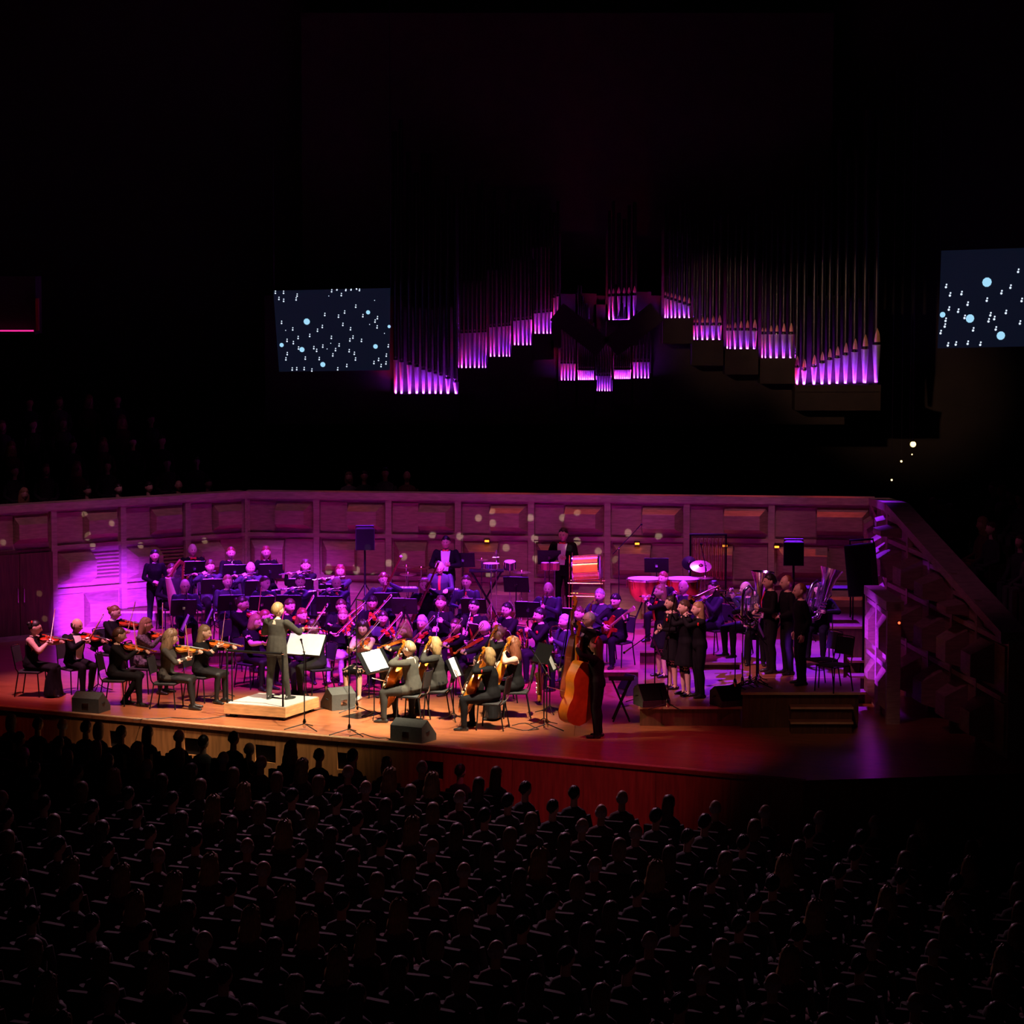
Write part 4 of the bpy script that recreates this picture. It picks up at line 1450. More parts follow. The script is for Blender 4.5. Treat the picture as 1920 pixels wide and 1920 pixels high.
    if endpin:
        ep = MB().tube([(0.02, 0, 0), (-endpin, 0, 0)], 0.007, 6)
        parts.append(('endpin', ep, CHROME, []))
    else:
        cr = MB().ball((L * 0.06, 0.035 * L / .36, hb + 0.012), (0.03, 0.028, 0.008), 10, 6)
        parts.append(('chin_rest', cr, EBONY, []))
    proto(kind, parts)


fiddle('violin', 0.37, 0.106, 0.058, 0.085, 0.034, 0.135, VIOLINWOOD)
fiddle('viola', 0.42, 0.122, 0.068, 0.098, 0.042, 0.15, VIOLINWOOD)
fiddle('cello', 0.76, 0.22, 0.125, 0.175, 0.125, 0.28, CELLOWOOD, endpin=0.22)
fiddle('bass', 1.12, 0.335, 0.195, 0.26, 0.21, 0.42, CELLOWOOD, endpin=0.2, slope=0.9)

mb = MB().tube([(0, 0, 0.004), (0.25, 0, -0.008), (0.5, 0, -0.006), (0.72, 0, 0.012), (0.74, 0, 0.002)], [0.0075, 0.0072, 0.0066, 0.0058, 0.004], 6)
hb_ = MB().box((0.38, 0, -0.026), (0.66, 0.011, 0.006))
fr_ = MB().box((0.05, 0, -0.015), (0.05, 0.014, 0.024))
tp_ = MB().prism([(0.715, 0.012), (0.745, 0.006), (0.728, -0.026), (0.715, -0.026)], -0.005, 0.005, frame=Mx(((1, 0, 0, 0), (0, 0, 1, 0), (0, 1, 0, 0), (0, 0, 0, 1))))
proto('bow', [('stick', mb, BOWSTICK, []), ('bow_hair', hb_, BOWHAIR, []), ('frog', fr_, EBONY, []), ('tip', tp_, BOWHAIR, [])])

# flute: x along from the closed end
mb = MB().tube([(-0.09, 0, 0), (0.57, 0, 0)], 0.011, 8)
ky = MB()
for i in range(14):
    ky.lathe([(0.010, 0.010), (0.010, 0.017)], 8, frame=Mx.Translation((0.16 + 0.027 * i, 0, 0)))
lp_ = MB().box((0, 0, 0.010), (0.05, 0.03, 0.008))
proto('flute', [('tube', mb, SILVER, []), ('keys', ky, SILVER, []), ('lip_plate', lp_, SILVER, [])])
# clarinet: x along from the reed
mb = MB().tube([(0, 0, 0), (0.04, 0, 0), (0.06, 0, 0), (0.5, 0, 0)], [0.006, 0.011, 0.014, 0.014], 8)
bl_ = MB().tube([(0.5, 0, 0), (0.58, 0, 0), (0.64, 0, 0), (0.66, 0, 0)], [0.015, 0.018, 0.03, 0.038], 12)
ky = MB()
for i in range(12):
    ky.lathe([(0.010, 0.013), (0.010, 0.021)], 8, frame=Mx.Translation((0.10 + 0.034 * i, 0.004 * (-1) ** i, 0)))
ky.tube([(0.1, 0.013, 0.012), (0.48, 0.013, 0.012)], 0.003, 5)
proto('clarinet', [('tube', mb, WOODWIND, []), ('bell', bl_, WOODWIND, []), ('keys', ky, SILVER, [])])
# bassoon: x along upward, from the boot
mb = MB().tube([(0, 0, 0), (0.42, 0, 0)], (0.045, 0.03), 10)
wg_ = MB().tube([(0.42, 0.018, 0), (0.85, 0.018, 0)], 0.018, 8)
lj_ = MB().tube([(0.42, -0.02, 0), (1.08, -0.02, 0)], [0.022, 0.020], 8)
bj_ = MB().tube([(1.08, -0.02, 0), (1.22, -0.02, 0), (1.32, -0.02, 0)], [0.020, 0.021, 0.026], 10)
rg_ = MB().tube([(1.31, -0.02, 0), (1.34, -0.02, 0)], 0.028, 10)
bo_ = MB().tube([(0.85, 0.018, 0), (0.90, 0.03, 0.03), (0.90, 0.09, 0.08), (0.86, 0.16, 0.10), (0.80, 0.22, 0.10)], 0.005, 6)
ky = MB()
for i in range(12):
    ky.lathe([(0.011, 0.022), (0.011, 0.034)], 8, frame=Mx.Translation((0.08 + 0.065 * i, 0.0, 0)))
proto('bassoon', [('boot_joint', mb, BASSOONWOOD, []), ('wing_joint', wg_, BASSOONWOOD, []), ('long_joint', lj_, BASSOONWOOD, []), ('bell_joint', bj_, BASSOONWOOD, [('bell_ring', rg_, PAPER)]), ('bocal', bo_, SILVER, []), ('keys', ky, SILVER, [])])


# saxophone: z down from the mouthpiece, y forward
def sax(kind, k):
    nk = MB().tube([(0, 0, 0), (0, 0.05 * k, 0.02), (0, 0.12 * k, 0.005), (0, 0.15 * k, -0.05 * k)], [0.008, 0.010, 0.012, 0.014], 8)
    mp = MB().tube([(0, -0.03, -0.01), (0, 0.03, 0.012)], [0.006, 0.013], 8)
    bd = MB().tube([(0, 0.15 * k, -0.05 * k), (0, 0.13 * k, -0.3 * k), (0, 0.11 * k, -0.55 * k)], [0.015 * k + .004, 0.026 * k, 0.036 * k], 10)
    bw = MB().tube([(0, 0.11 * k, -0.55 * k), (0, 0.125 * k, -0.63 * k), (0, 0.17 * k, -0.655 * k), (0, 0.215 * k, -0.62 * k), (0, 0.23 * k, -0.54 * k)], [0.037 * k, 0.039 * k, 0.041 * k, 0.043 * k, 0.046 * k], 10)
    be = MB().tube([(0, 0.23 * k, -0.54 * k), (0, 0.245 * k, -0.42 * k), (0, 0.275 * k, -0.31 * k), (0, 0.31 * k, -0.26 * k)], [0.046 * k, 0.052 * k, 0.066 * k, 0.088 * k], 14, cap=False)
    ky = MB()
    for i in range(9):
        z = -0.12 * k - 0.045 * k * i
        y = 0.145 * k - 0.045 * k * (i / 9)
        ky.lathe([(0.016 * k, 0), (0.016 * k, 0.012)], 10, frame=Mx.Translation((0, y + 0.028 * k + 0.012 * k * i / 9, z)) @ Mx.Rotation(-PI / 2, 4, 'X'))
    ky.tube([(0.02 * k, 0.16 * k, -0.1 * k), (0.03 * k, 0.13 * k, -0.52 * k)], 0.004, 5)
    for i in range(3):
        ky.lathe([(0.026 * k, 0), (0.026 * k, 0.012)], 10, frame=Mx.Translation((-0.045 * k, 0.235 * k, -0.40 * k - 0.07 * k * i)) @ Mx.Rotation(-PI / 2, 4, 'Y'))
    proto(kind, [('mouthpiece', mp, EBONY, []), ('neck', nk, BRASS, []), ('body', bd, BRASS, []), ('bow', bw, BRASS, []), ('bell', be, BRASS, []), ('keys', ky, SILVER, [])])


sax('alto_sax', 0.85)
sax('tenor_sax', 1.1)
# trumpet: x forward from the mouthpiece, z up
mp = MB().tube([(0, 0, 0), (0.02, 0, 0), (0.08, 0, 0)], [0.013, 0.006, 0.005], 8)
ld = MB().tube([(0.08, 0, 0), (0.40, 0, 0), (0.45, 0, -0.02), (0.45, 0, -0.06), (0.40, 0, -0.08), (0.22, 0, -0.08)], 0.007, 8)
be = MB().tube([(0.24, 0.03, -0.08), (0.12, 0.03, -0.08), (0.08, 0.03, -0.05), (0.10, 0.03, 0.0), (0.3, 0.03, 0.0), (0.42, 0.03, 0.0), (0.48, 0.03, 0.0), (0.51, 0.03, 0.0)], [0.007, 0.007, 0.007, 0.008, 0.011, 0.02, 0.038, 0.06], 12, cap=False)
vl = MB()
for i in range(3):
    vl.tube([(0.20 + 0.032 * i, 0.012, -0.11), (0.20 + 0.032 * i, 0.012, 0.03)], 0.013, 8)
    vl.tube([(0.20 + 0.032 * i, 0.012, 0.03), (0.20 + 0.032 * i, 0.012, 0.06), (0.20 + 0.032 * i, 0.012, 0.065)], [0.004, 0.004, 0.01], 6)
proto('trumpet', [('mouthpiece', mp, SILVER, []), ('lead_pipe', ld, BRASS, []), ('bell', be, BRASS, []), ('valves', vl, SILVER, [])])
# trombone
mp = MB().tube([(0, 0, 0), (0.03, 0, 0), (0.08, 0, 0)], [0.016, 0.008, 0.006], 8)
sl_ = MB().tube([(0.08, 0, 0), (0.85, 0, 0), (0.90, 0, -0.02), (0.90, 0, -0.07), (0.85, 0, -0.09), (0.1, 0, -0.09)], 0.008, 8)
be = MB().tube([(0.1, 0, -0.09), (-0.15, 0.04, -0.05), (-0.25, 0.09, 0.0), (-0.2, 0.12, 0.06), (0.0, 0.13, 0.08), (0.35, 0.13, 0.08), (0.45, 0.13, 0.08), (0.5, 0.13, 0.08)], [0.008, 0.009, 0.01, 0.011, 0.013, 0.03, 0.06, 0.10], 14, cap=False)
bc = MB().tube([(0.12, 0, 0), (0.12, 0, -0.09)], 0.007, 6).tube([(0.2, 0, 0), (0.2, 0.13, 0.08)], 0.006, 6)
proto('trombone', [('mouthpiece', mp, SILVER, []), ('slide', sl_, BRASS, []), ('bell', be, BRASS, []), ('brace', bc, BRASS, [])])
# french horn: centre of the coil at the origin, x right, y forward, z up
co = MB()
pts = [(0.15 * math.cos(a), 0.0 + 0.012 * math.sin(3 * a), 0.15 * math.sin(a)) for a in [2 * PI * i / 22 for i in range(23)]]
co.tube(pts, 0.013, 8)
pts = [(0.10 * math.cos(a), 0.02, 0.10 * math.sin(a)) for a in [2 * PI * i / 18 for i in range(19)]]
co.tube(pts, 0.010, 8)
be = MB().tube([(0.12, 0.0, 0.08), (0.17, -0.02, 0.0), (0.2, -0.06, -0.1), (0.22, -0.11, -0.17), (0.23, -0.14, -0.2)], [0.013, 0.025, 0.055, 0.10, 0.15], 16, cap=False)
lp_ = MB().tube([(-0.12, 0.0, 0.1), (-0.15, 0.05, 0.18), (-0.12, 0.02, 0.26)], [0.009, 0.007, 0.006], 8)
vl = MB()
for i in range(3):
    vl.lathe([(0.02, -0.02), (0.02, 0.03)], 10, frame=Mx.Translation((-0.05 + 0.045 * i, 0.03, 0.02)) @ Mx.Rotation(PI / 2, 4, 'X'))
proto('horn', [('coil', co, BRASS, []), ('bell', be, BRASS, []), ('lead_pipe', lp_, BRASS, []), ('valves', vl, SILVER, [])])
# tuba: upright, origin at the lap, bell up along z, front is -y
be = MB().tube([(0.0, 0, 0.02), (0.02, 0, 0.30), (0.02, 0, 0.55), (0.02, 0, 0.72), (0.02, 0, 0.82), (0.02, 0, 0.88)], [0.06, 0.075, 0.10, 0.14, 0.185, 0.215], 22, cap=False)
bt = MB().tube([(0.0, 0, 0.10), (-0.01, 0, -0.03), (-0.10, 0, -0.10), (-0.22, 0, -0.08), (-0.28, 0, 0.02), (-0.285, 0, 0.35), (-0.27, 0, 0.52), (-0.20, 0, 0.60), (-0.13, 0, 0.54), (-0.12, 0, 0.30)], [0.06, 0.058, 0.055, 0.05, 0.046, 0.04, 0.036, 0.032, 0.028, 0.025], 12)
tb = MB()
for k in range(4):
    tb.tube([(-0.05 - 0.028 * k, -0.085, 0.12), (-0.05 - 0.028 * k, -0.085, 0.42), (-0.064 - 0.028 * k, -0.085, 0.45), (-0.078 - 0.028 * k, -0.085, 0.42), (-0.078 - 0.028 * k, -0.085, 0.15)], 0.010, 7)
tb.tube([(-0.05, -0.09, 0.10), (-0.15, -0.10, 0.04), (-0.22, -0.08, 0.12), (-0.22, -0.06, 0.40)], 0.014, 8)
vl = MB()
for k in range(4):
    vl.tube([(0.03 + 0.0 * k, -0.13 - 0.0 * k, 0.08 + 0.055 * k), (-0.09, -0.13, 0.08 + 0.055 * k)], 0.020, 8)
lp_ = MB().tube([(0.03, -0.12, 0.30), (0.10, -0.10, 0.42), (0.12, 0.02, 0.50), (0.08, 0.16, 0.50)], [0.009, 0.008, 0.007, 0.012], 8)
proto('tuba', [('bell', be, SILVER, []), ('bottom_bow', bt, SILVER, []), ('branches', tb, SILVER, []), ('valves', vl, SILVER, []), ('lead_pipe', lp_, SILVER, [])])
# electric bass guitar: x along from the strap end, z front
mb = MB().prism([(0, -0.08), (0.05, -0.15), (0.2, -0.16), (0.3, -0.1), (0.42, -0.16), (0.46, -0.12), (0.36, -0.04), (0.40, 0.04), (0.50, 0.11), (0.46, 0.16), (0.3, 0.12), (0.18, 0.17), (0.05, 0.15), (0, 0.07)], -0.02, 0.02)
nk = MB().tube([(0.36, 0, 0.02), (0.98, 0, 0.02)], [(0.028, 0.012), (0.022, 0.012)], 8, side=(0, 1, 0))
hd_ = MB().prism([(0.97, -0.025), (1.18, -0.06), (1.2, -0.02), (1.17, 0.035), (0.97, 0.025)], 0.0, 0.02)
sg = MB()
for k in range(4):
    sg.tube([(0.1, 0.012 * (k - 1.5), 0.04), (1.1, 0.01 * (k - 1.5), 0.036)], 0.0015, 4)
proto('guitar', [('body', mb, VIOLINRED, []), ('neck', nk, MAPLE, [('headstock', hd_, MAPLE)]), ('strings', sg, STRINGM, [])])

# ---- chair, stand, microphones
ch_seat = MB().tube([(0, -0.2, 0.445), (0, 0.21, 0.452)], (0.215, 0.022), 12, side=(1, 0, 0), rounded=True)
ch_back = MB()
for i in range(1):
    vs, fs = [], []
    for a in range(7):
        for b in range(5):
            x = -0.2 + 0.4 * a / 6
            z = 0.60 + 0.28 * b / 4
            vs += [(x, -0.235 - 0.03 * (1 - (x / 0.2) ** 2) - (z - 0.6) * 0.2, z)]
    n0 = len(vs)
    vs += [(x, y - 0.022, z) for x, y, z in vs]
    for a in range(6):
        for b in range(4):
            q = (a * 5 + b, (a + 1) * 5 + b, (a + 1) * 5 + b + 1, a * 5 + b + 1)
            fs.append(q)
            fs.append(tuple(n0 + k for k in reversed(q)))
    edge = [a * 5 for a in range(7)] + [30 + b for b in range(1, 5)] + [a * 5 + 4 for a in range(5, -1, -1)] + [b for b in range(3, 0, -1)]
    for i_ in range(len(edge)):
        p_, q_ = edge[i_], edge[(i_ + 1) % len(edge)]
        fs.append((p_, n0 + p_, n0 + q_, q_))
    ch_back.add(vs, fs)
legs = []
for sx in (-1, 1):
    legs.append(('leg', MB().tube([(sx * 0.205, 0.18, 0.43), (sx * 0.215, 0.21, 0.005)], 0.012, 7), BLACKMETAL, []))
    legs.append(('leg', MB().tube([(sx * 0.205, -0.18, 0.43), (sx * 0.22, -0.25, 0.005)], 0.012, 7), BLACKMETAL, []))
up = MB()
for sx in (-1, 1):
    up.tube([(sx * 0.205, -0.17, 0.43), (sx * 0.205, -0.225, 0.5), (sx * 0.195, -0.27, 0.72), (sx * 0.19, -0.31, 0.90)], 0.011, 7)
up.tube([(-0.19, -0.31, 0.90), (-0.1, -0.33, 0.905), (0.1, -0.33, 0.905), (0.19, -0.31, 0.90)], 0.010, 7)
fr_ = MB()
for sx in (-1, 1):
    fr_.tube([(sx * 0.205, -0.19, 0.43), (sx * 0.205, 0.19, 0.43)], 0.011, 7)
for sy in (-0.19, 0.19):
    fr_.tube([(-0.205, sy, 0.43), (0.205, sy, 0.43)], 0.010, 7)
proto('chair', [('seat', ch_seat, SEATPAD, []), ('backrest', ch_back, SEATPAD, []), ('back_frame', up, CHROME, []), ('seat_frame', fr_, BLACKMETAL, [])] + legs)


def stand_proto(kind, w, h, zc, tilt):
    """music stand: its desk faces -y (towards the player), origin on the floor"""
    rot = Mx.Rotation(-R(tilt), 3, 'X')
    dk = MB().box((0, 0, zc), (w, 0.006, h), rot=rot)
    lip = V((0, -0.03, -h / 2))
    lp = MB().box(V((0, 0, zc)) + rot @ lip, (w, 0.06, 0.006), rot=rot)
    pl = MB().tube([(0, 0.02, 0.12), (0, 0.02, zc - 0.02)], 0.011, 7)
    jt = MB().box((0, 0.02, zc - 0.01), (0.05, 0.035, 0.05))
    parts = [('desk', dk, BLACKMETAL, [('ledge', lp, BLACKMETAL)]), ('pole', pl, BLACKMETAL, [('tilt_joint', jt, CHROME)])]
    for k in range(3):
        a = R(90 + 120 * k)
        parts.append(('leg', MB().tube([(0, 0.02, 0.13), (0.12 * math.cos(a), 0.02 + 0.12 * math.sin(a), 0.05), (0.26 * math.cos(a), 0.02 + 0.26 * math.sin(a), 0.011)], 0.008, 6), BLACKMETAL, []))
    proto(kind, parts)


stand_proto('stand', 0.50, 0.34, 0.90, 24)
stand_proto('stand_low', 0.50, 0.34, 0.86, 30)
stand_proto('stand_wide', 0.78, 0.42, 0.98, 32)
stand_proto('stand_tall', 0.50, 0.34, 1.22, 24)


def hz(v):
    return V((v.x, v.y, 0)).normalized()


# ---- how each instrument is held: returns {side: (hand point, finger direction, palm normal, curl, elbow pole)}
def pose_fiddle(o, J, kind='violin'):
    tl, T = J['tl'], J['T']
    k = 1.0 if kind == 'violin' else 1.12
    o.setdefault('hyaw', 22)
    up = T @ V((0, 0, 1))
    sw = o.get('vdir', 28)               # how far left of straight ahead the scroll points
    d = V((-math.sin(R(sw)), math.cos(R(sw)), o.get('vdrop', -0.12))).normalized()
    n = (V((0.42, 0.0, 1.0)) - d * d.dot(V((0.42, 0, 1)))).normalized()
    tail = tl(-0.085, 0.085, 0.475) + n * 0.01
    M = frame_of(tail - n * 0.0, d, n)
    o['place'] = [(kind, kind, M)]
    nl = 0.37 * k + 0.10
    lh = tail + d * nl - n * 0.015
    a = n.cross(d)                        # towards the player's left of the fiddle
    bow_s = o.get('bow', 0.25)
    B = tail + d * (0.215 * k) + n * 0.068
    right = -a
    bd = (right * 1.0 - V((0, 0, 1)) * o.get('bowdip', 0.30) + d * 0.08).normalized()   # from string to hand
    bd = (bd - d * bd.dot(d) * 0.6).normalized()
    frog = B + bd * bow_s
    BM = frame_of(frog + n * 0.012, -bd, n)
    o['place'].append(('bow', 'violin_bow' if kind == 'violin' else 'viola_bow', BM))
    return {-1: (lh, (n * 0.7 - a * 0.7).normalized(), -a * 0.4 - n * 0.2 - d * 0.5, 1.0, V((0.15, 0.1, -1))),
            1: (frog + bd * 0.0 + n * 0.0, (-bd * 0.45 - n * 0.75 + d * 0.3).normalized(), (-bd - n * 0.3), 0.7, V((0.5, -0.5, -0.55)))}


def pose_viola(o, J):
    return pose_fiddle(o, J, 'viola')


def pose_cello(o, J):
    o.setdefault('stance', 0.24)
    base = V((0.02, 0.56, 0.03))
    topp = V((-0.10, 0.10, 1.22))
    d = (topp - base).normalized()
    n = V((0, 1, 0.45))
    n = (n - d * n.dot(d)).normalized()
    org = base + d * 0.22 - n * 0.0
    M = frame_of(org, d, n)
    o['place'] = [('cello', 'cello', M)]
    lh = org + d * (0.76 + o.get('lh', 0.16)) + n * 0.07
    B = org + d * 0.40 + n * 0.20
    bd = (V((1, 0.05, -0.22 + o.get('bowtilt', 0)))).normalized()
    frog = B + bd * o.get('bow', 0.26)
    o['place'].append(('bow', 'cello_bow', frame_of(frog, -bd, n)))
    return {-1: (lh, (V((0.9, 0.2, 0.25))).normalized(), -n, 1.0, V((-1, 0.2, -0.3))),
            1: (frog, (-bd * 0.4 + V((0, 0.2, -0.9))).normalized(), -n - bd * 0.3, 0.8, V((0.8, -0.3, -0.2)))}


def pose_bass(o, J):
    base = V((-0.06, 0.40, 0.02))
    topp = V((-0.14, 0.24, 1.80))
    d = (topp - base).normalized()
    n = V((0.55, 1, 0.1))
    n = (n - d * n.dot(d)).normalized()
    org = base + d * 0.2
    o['place'] = [('bass', 'double_bass', frame_of(org, d, n))]
    lh = org + d * (1.12 + 0.22) + n * 0.11 - V((0.02, 0, 0))
    B = org + d * 0.52 + n * 0.30
    bd = V((0.9, -0.25, -0.25)).normalized()
    frog = B + bd * 0.14
    o['place'].append(('bow', 'double_bass_bow', frame_of(frog, -bd, n)))
    return {-1: (lh, V((0.8, 0.4, 0.2)).normalized(), V((0, -1, 0)), 1.0, V((-1, -0.2, -0.2))),
            1: (frog, (-bd * 0.3 + V((0, 0.2, -0.9))).normalized(), -n, 0.8, V((0.9, -0.4, -0.1)))}


def mouth(J):
    return J['HF'] @ V((0, 0.112, -0.062))


def pose_flute(o, J):
    m = mouth(J)
    ax = J['HR'] @ V((1, 0.05, -0.10 + o.get('fdip', 0)))
    ax.normalize()
    up = V((0, 0, 1))
    o['place'] = [('flute', 'flute', frame_of(m + J['HR'] @ V((0, 0.012, -0.012)), ax, up))]
    fw = J['HR'] @ V((0, 1, 0))
    return {-1: (m + ax * 0.17 + fw * 0.05, (ax * 0.2 - fw * 0.6 + up * 0.5).normalized(), -fw, 0.9, V((-0.4, 0.5, -1))),
            1: (m + ax * 0.36 + fw * 0.02, (fw * 0.4 + up * 0.25 - ax * 0.5).normalized(), V((0, 0.2, -1)), 0.8, V((0.8, -0.1, -1)))}


def pose_clarinet(o, J):
    m = mouth(J)
    ax = (J['HR'] @ V((0, 0.55, -0.84))).normalized()
    n = (J['HR'] @ V((0, 1, 0.6)))
    o['place'] = [('clarinet', 'clarinet', frame_of(m, ax, n))]
    r = J['HR'] @ V((1, 0, 0))
    return {-1: (m + ax * 0.24 - r * 0.025, (r * 0.85 + V((0, 0.3, 0.2))).normalized(), r + V((0, -0.6, 0)), 0.9, V((-0.8, 0.0, -1))),
            1: (m + ax * 0.42 + r * 0.025, (-r * 0.85 + V((0, 0.3, 0.2))).normalized(), -r + V((0, -0.6, 0)), 0.9, V((0.8, 0.0, -1)))}


def pose_bassoon(o, J):
    m = mouth(J)
    lo = V((0.24, 0.10, 0.52))
    hi = V((-0.16, 0.26, 1.42))
    ax = (hi - lo).normalized()
    n = V((0.35, 1, 0.1))
    o['place'] = [('bassoon', 'bassoon', frame_of(lo, ax, n))]
    return {-1: (lo + ax * 0.72, V((0.75, 0.5, 0.2)).normalized(), V((0.5, -0.8, 0)), 0.9, V((-0.9, 0.1, -0.7))),
            1: (lo + ax * 0.30 + V((0.02, 0.05, 0)), V((-0.3, 0.8, 0.1)).normalized(), V((-1, -0.3, 0)), 0.9, V((0.9, -0.3, -0.5)))}


def pose_sax(o, J, kind='tenor_sax', k=1.1):
    m = mouth(J)
    yw = Mx.Rotation(R(o.get('saxyaw', -12)), 3, 'Z')
    M = Mx.Translation(m) @ yw.to_4x4() @ Mx.Rotation(R(o.get('saxtilt', -14)), 4, 'Y')
    o['place'] = [(kind, 'saxophone', M)]
    q = lambda x, y, z: M @ V((x, y, z))
    return {-1: (q(-0.03, 0.17 * k, -0.22 * k), V((0.8, 0.5, 0)).normalized(), V((0.6, -0.8, 0)), 0.9, V((-0.8, 0.0, -0.8))),
            1: (q(0.03, 0.15 * k, -0.42 * k), V((-0.7, 0.6, 0)).normalized(), V((-0.6, -0.8, 0)), 0.9, V((0.8, -0.3, -0.6)))}


def pose_alto(o, J):
    return pose_sax(o, J, 'alto_sax', 0.85)


def pose_trumpet(o, J):
    m = mouth(J)
    ax = (J['HR'] @ V((0, 1, o.get('tdip', -0.1)))).normalized()
    o['place'] = [('trumpet', 'trumpet', frame_of(m, ax, V((0, 0, 1))))]
    r = J['HR'] @ V((1, 0, 0))
    return {-1: (m + ax * 0.19 - r * 0.03 - V((0, 0, 0.06)), (ax * 0.3 + V((0, 0, 0.9))).normalized(), r, 1.0, V((-0.8, 0, -0.8))),
            1: (m + ax * 0.22 + r * 0.01 + V((0, 0, 0.02)), (ax * 0.8 - r * 0.4).normalized(), -r - V((0, 0, 0.5)), 0.7, V((0.8, 0, -0.8)))}


def pose_trombone(o, J):
    m = mouth(J)
    ax = (J['HR'] @ V((0, 1, o.get('tdip', -0.2)))).normalized()
    o['place'] = [('trombone', 'trombone', frame_of(m, ax, V((0, 0, 1))))]
    r = J['HR'] @ V((1, 0, 0))
    return {-1: (m + ax * 0.13 - r * 0.03 - V((0, 0, 0.05)), (ax * 0.4 + V((0, 0, 0.9))).normalized(), r, 1.0, V((-0.8, 0, -0.8))),
            1: (m + ax * 0.40 - V((0, 0, 0.06)), (ax * 0.6 - r * 0.5).normalized(), -r, 0.8, V((0.8, 0, -0.8)))}


def pose_horn(o, J):
    c = V((-0.06, 0.30, J['hc'].z - 0.36))
    o['place'] = [('horn', 'french_horn', Mx.Translation(c) @ Mx.Rotation(R(-15), 4, 'Z'))]
    return {-1: (c + V((-0.06, 0.06, 0.04)), V((0.6, 0.5, 0.3)).normalized(), V((0.5, -0.8, 0)), 0.9, V((-0.8, 0, -0.8))),
            1: (c + V((0.19, -0.08, -0.14)), V((0.2, 0.7, -0.3)).normalized(), V((-0.7, 0, 0)), 0.3, V((0.8, -0.3, -0.6)))}


def pose_tuba(o, J):
    c = V((-0.02, 0.27, 0.78))
    o['place'] = [('tuba', 'tuba', Mx.Translation(c) @ Mx.Rotation(PI + R(o.get('tubayaw', 0)), 4, 'Z') @ Mx.Rotation(R(o.get('tubatilt', 8)), 4, 'Y'))]
    return {-1: (c + V((-0.10, 0.10, 0.10)), V((0.5, 0.8, 0.2)).normalized(), V((1, 0, 0)), 0.9, V((-1, 0, -0.4))),
            1: (c + V((0.16, 0.08, 0.22)), V((-0.5, 0.8, 0.1)).normalized(), V((-1, -0.2, 0)), 0.8, V((1, 0, -0.4)))}


def pose_guitar(o, J):
    lo = V((0.20, 0.20, J['Hc'].z + 0.05))
    ax = V((-0.72, 0.30, 0.45)).normalized()
    n = V((0.2, 1, 0.15))
    o['place'] = [('guitar', 'bass_guitar', frame_of(lo, ax, n))]
    return {-1: (lo + ax * 0.82 + V((0, 0.02, -0.02)), V((0.2, 0.2, 0.9)).normalized(), V((0.4, -0.8, 0)), 1.0, V((-0.6, 0, -0.9))),
            1: (lo + ax * 0.2 + V((0, 0.08, 0.02)), V((-0.6, 0.1, -0.6)).normalized(), V((-0.2, -1, 0)), 0.6, V((1, -0.2, 0.1)))}


def pose_keys(o, J):
    z = J['Hc'].z + 0.22
    return {s: (V((s * 0.17, 0.48, z)), V((0, 1, -0.15)), V((0, 0, -1)), 0.45, V((s * 0.6, -0.3, -1))) for s in (-1, 1)}


def pose_lap(o, J):
    z = J['Hc'].z + 0.10
    return {s: (V((s * 0.10, 0.26, z)), V((-s * 0.35, 1, -0.2)).normalized(), V((0, 0, -1)), 0.35, V((s * 0.8, -0.4, -0.6))) for s in (-1, 1)}


def pose_clasp(o, J):
    z = J['Hc'].z + o.get('clasp', 0.10)
    return {s: (V((s * 0.03, 0.24 + 0.02 * s, z + 0.015 * s)), V((-s * 0.8, 0.5, -0.1)).normalized(), V((0, -0.6, -0.7)), 0.8, V((s * 0.9, -0.5, -0.5))) for s in (-1, 1)}


def pose_sides(o, J):
    z = J['Hc'].z - 0.12
    return {s: (V((s * 0.235, 0.06, z)), V((0, 0.12, -1)).normalized(), V((-s, 0, 0)), 0.4, V((s * 0.3, -1, 0))) for s in (-1, 1)}


def pose_hold(o, J):
    """one hand raised holding a microphone or sheet, other hand lower"""
    z = J['Hc'].z
    return {-1: (V((-0.06, 0.30, z + 0.22)), V((0.5, 0.7, 0.3)).normalized(), V((0.4, -0.6, 0.4)), 0.9, V((-0.8, -0.3, -0.8))),
            1: (V((0.10, 0.28, z + 0.14)), V((-0.4, 0.8, 0.1)).normalized(), V((-0.4, -0.3, -0.6)), 0.9, V((0.8, -0.3, -0.8)))}


def pose_conduct(o, J):
    z = J['Hc'].z
    return {1: (V((0.24, 0.46, z + 0.30)), V((-0.25, 1, -0.05)).normalized(), V((0, 0, -1)), 0.7, V((0.9, -0.1, -0.7))),
            -1: (V((-0.16, 0.38, z + 0.26)), V((0.3, 1, 0.1)).normalized(), V((0.6, 0, -0.6)), 0.5, V((-0.9, -0.2, -0.7)))}


INST_POSE = dict(violin=pose_fiddle, viola=pose_viola, cello=pose_cello, bass=pose_bass, flute=pose_flute, clarinet=pose_clarinet, bassoon=pose_bassoon,
                 sax=pose_sax, alto=pose_alto, trumpet=pose_trumpet, trombone=pose_trombone, horn=pose_horn, tuba=pose_tuba, guitar=pose_guitar,
                 keys=pose_keys, lap=pose_lap, clasp=pose_clasp, sides=pose_sides, hold=pose_hold, conduct=pose_conduct)
KIND_NAME = dict(violin='violin', viola='viola', cello='cello', bass='double bass', bow='bow', flute='silver flute', clarinet='black clarinet', bassoon='red bassoon', tenor_sax='brass saxophone', alto_sax='brass saxophone',
                 trumpet='brass trumpet', trombone='brass trombone', horn='brass horn', tuba='silver tuba', guitar='bass guitar')
GROUPS = dict(violin='violins of the orchestra', viola='violas of the orchestra', cello='cellos of the orchestra', bass='double basses', bow='string players\' bows', flute='flutes', clarinet='clarinets', bassoon='bassoons',
              tenor_sax='saxophones', alto_sax='saxophones', trumpet='trumpets', trombone='trombones', horn='horns', tuba='tubas', guitar='guitars')
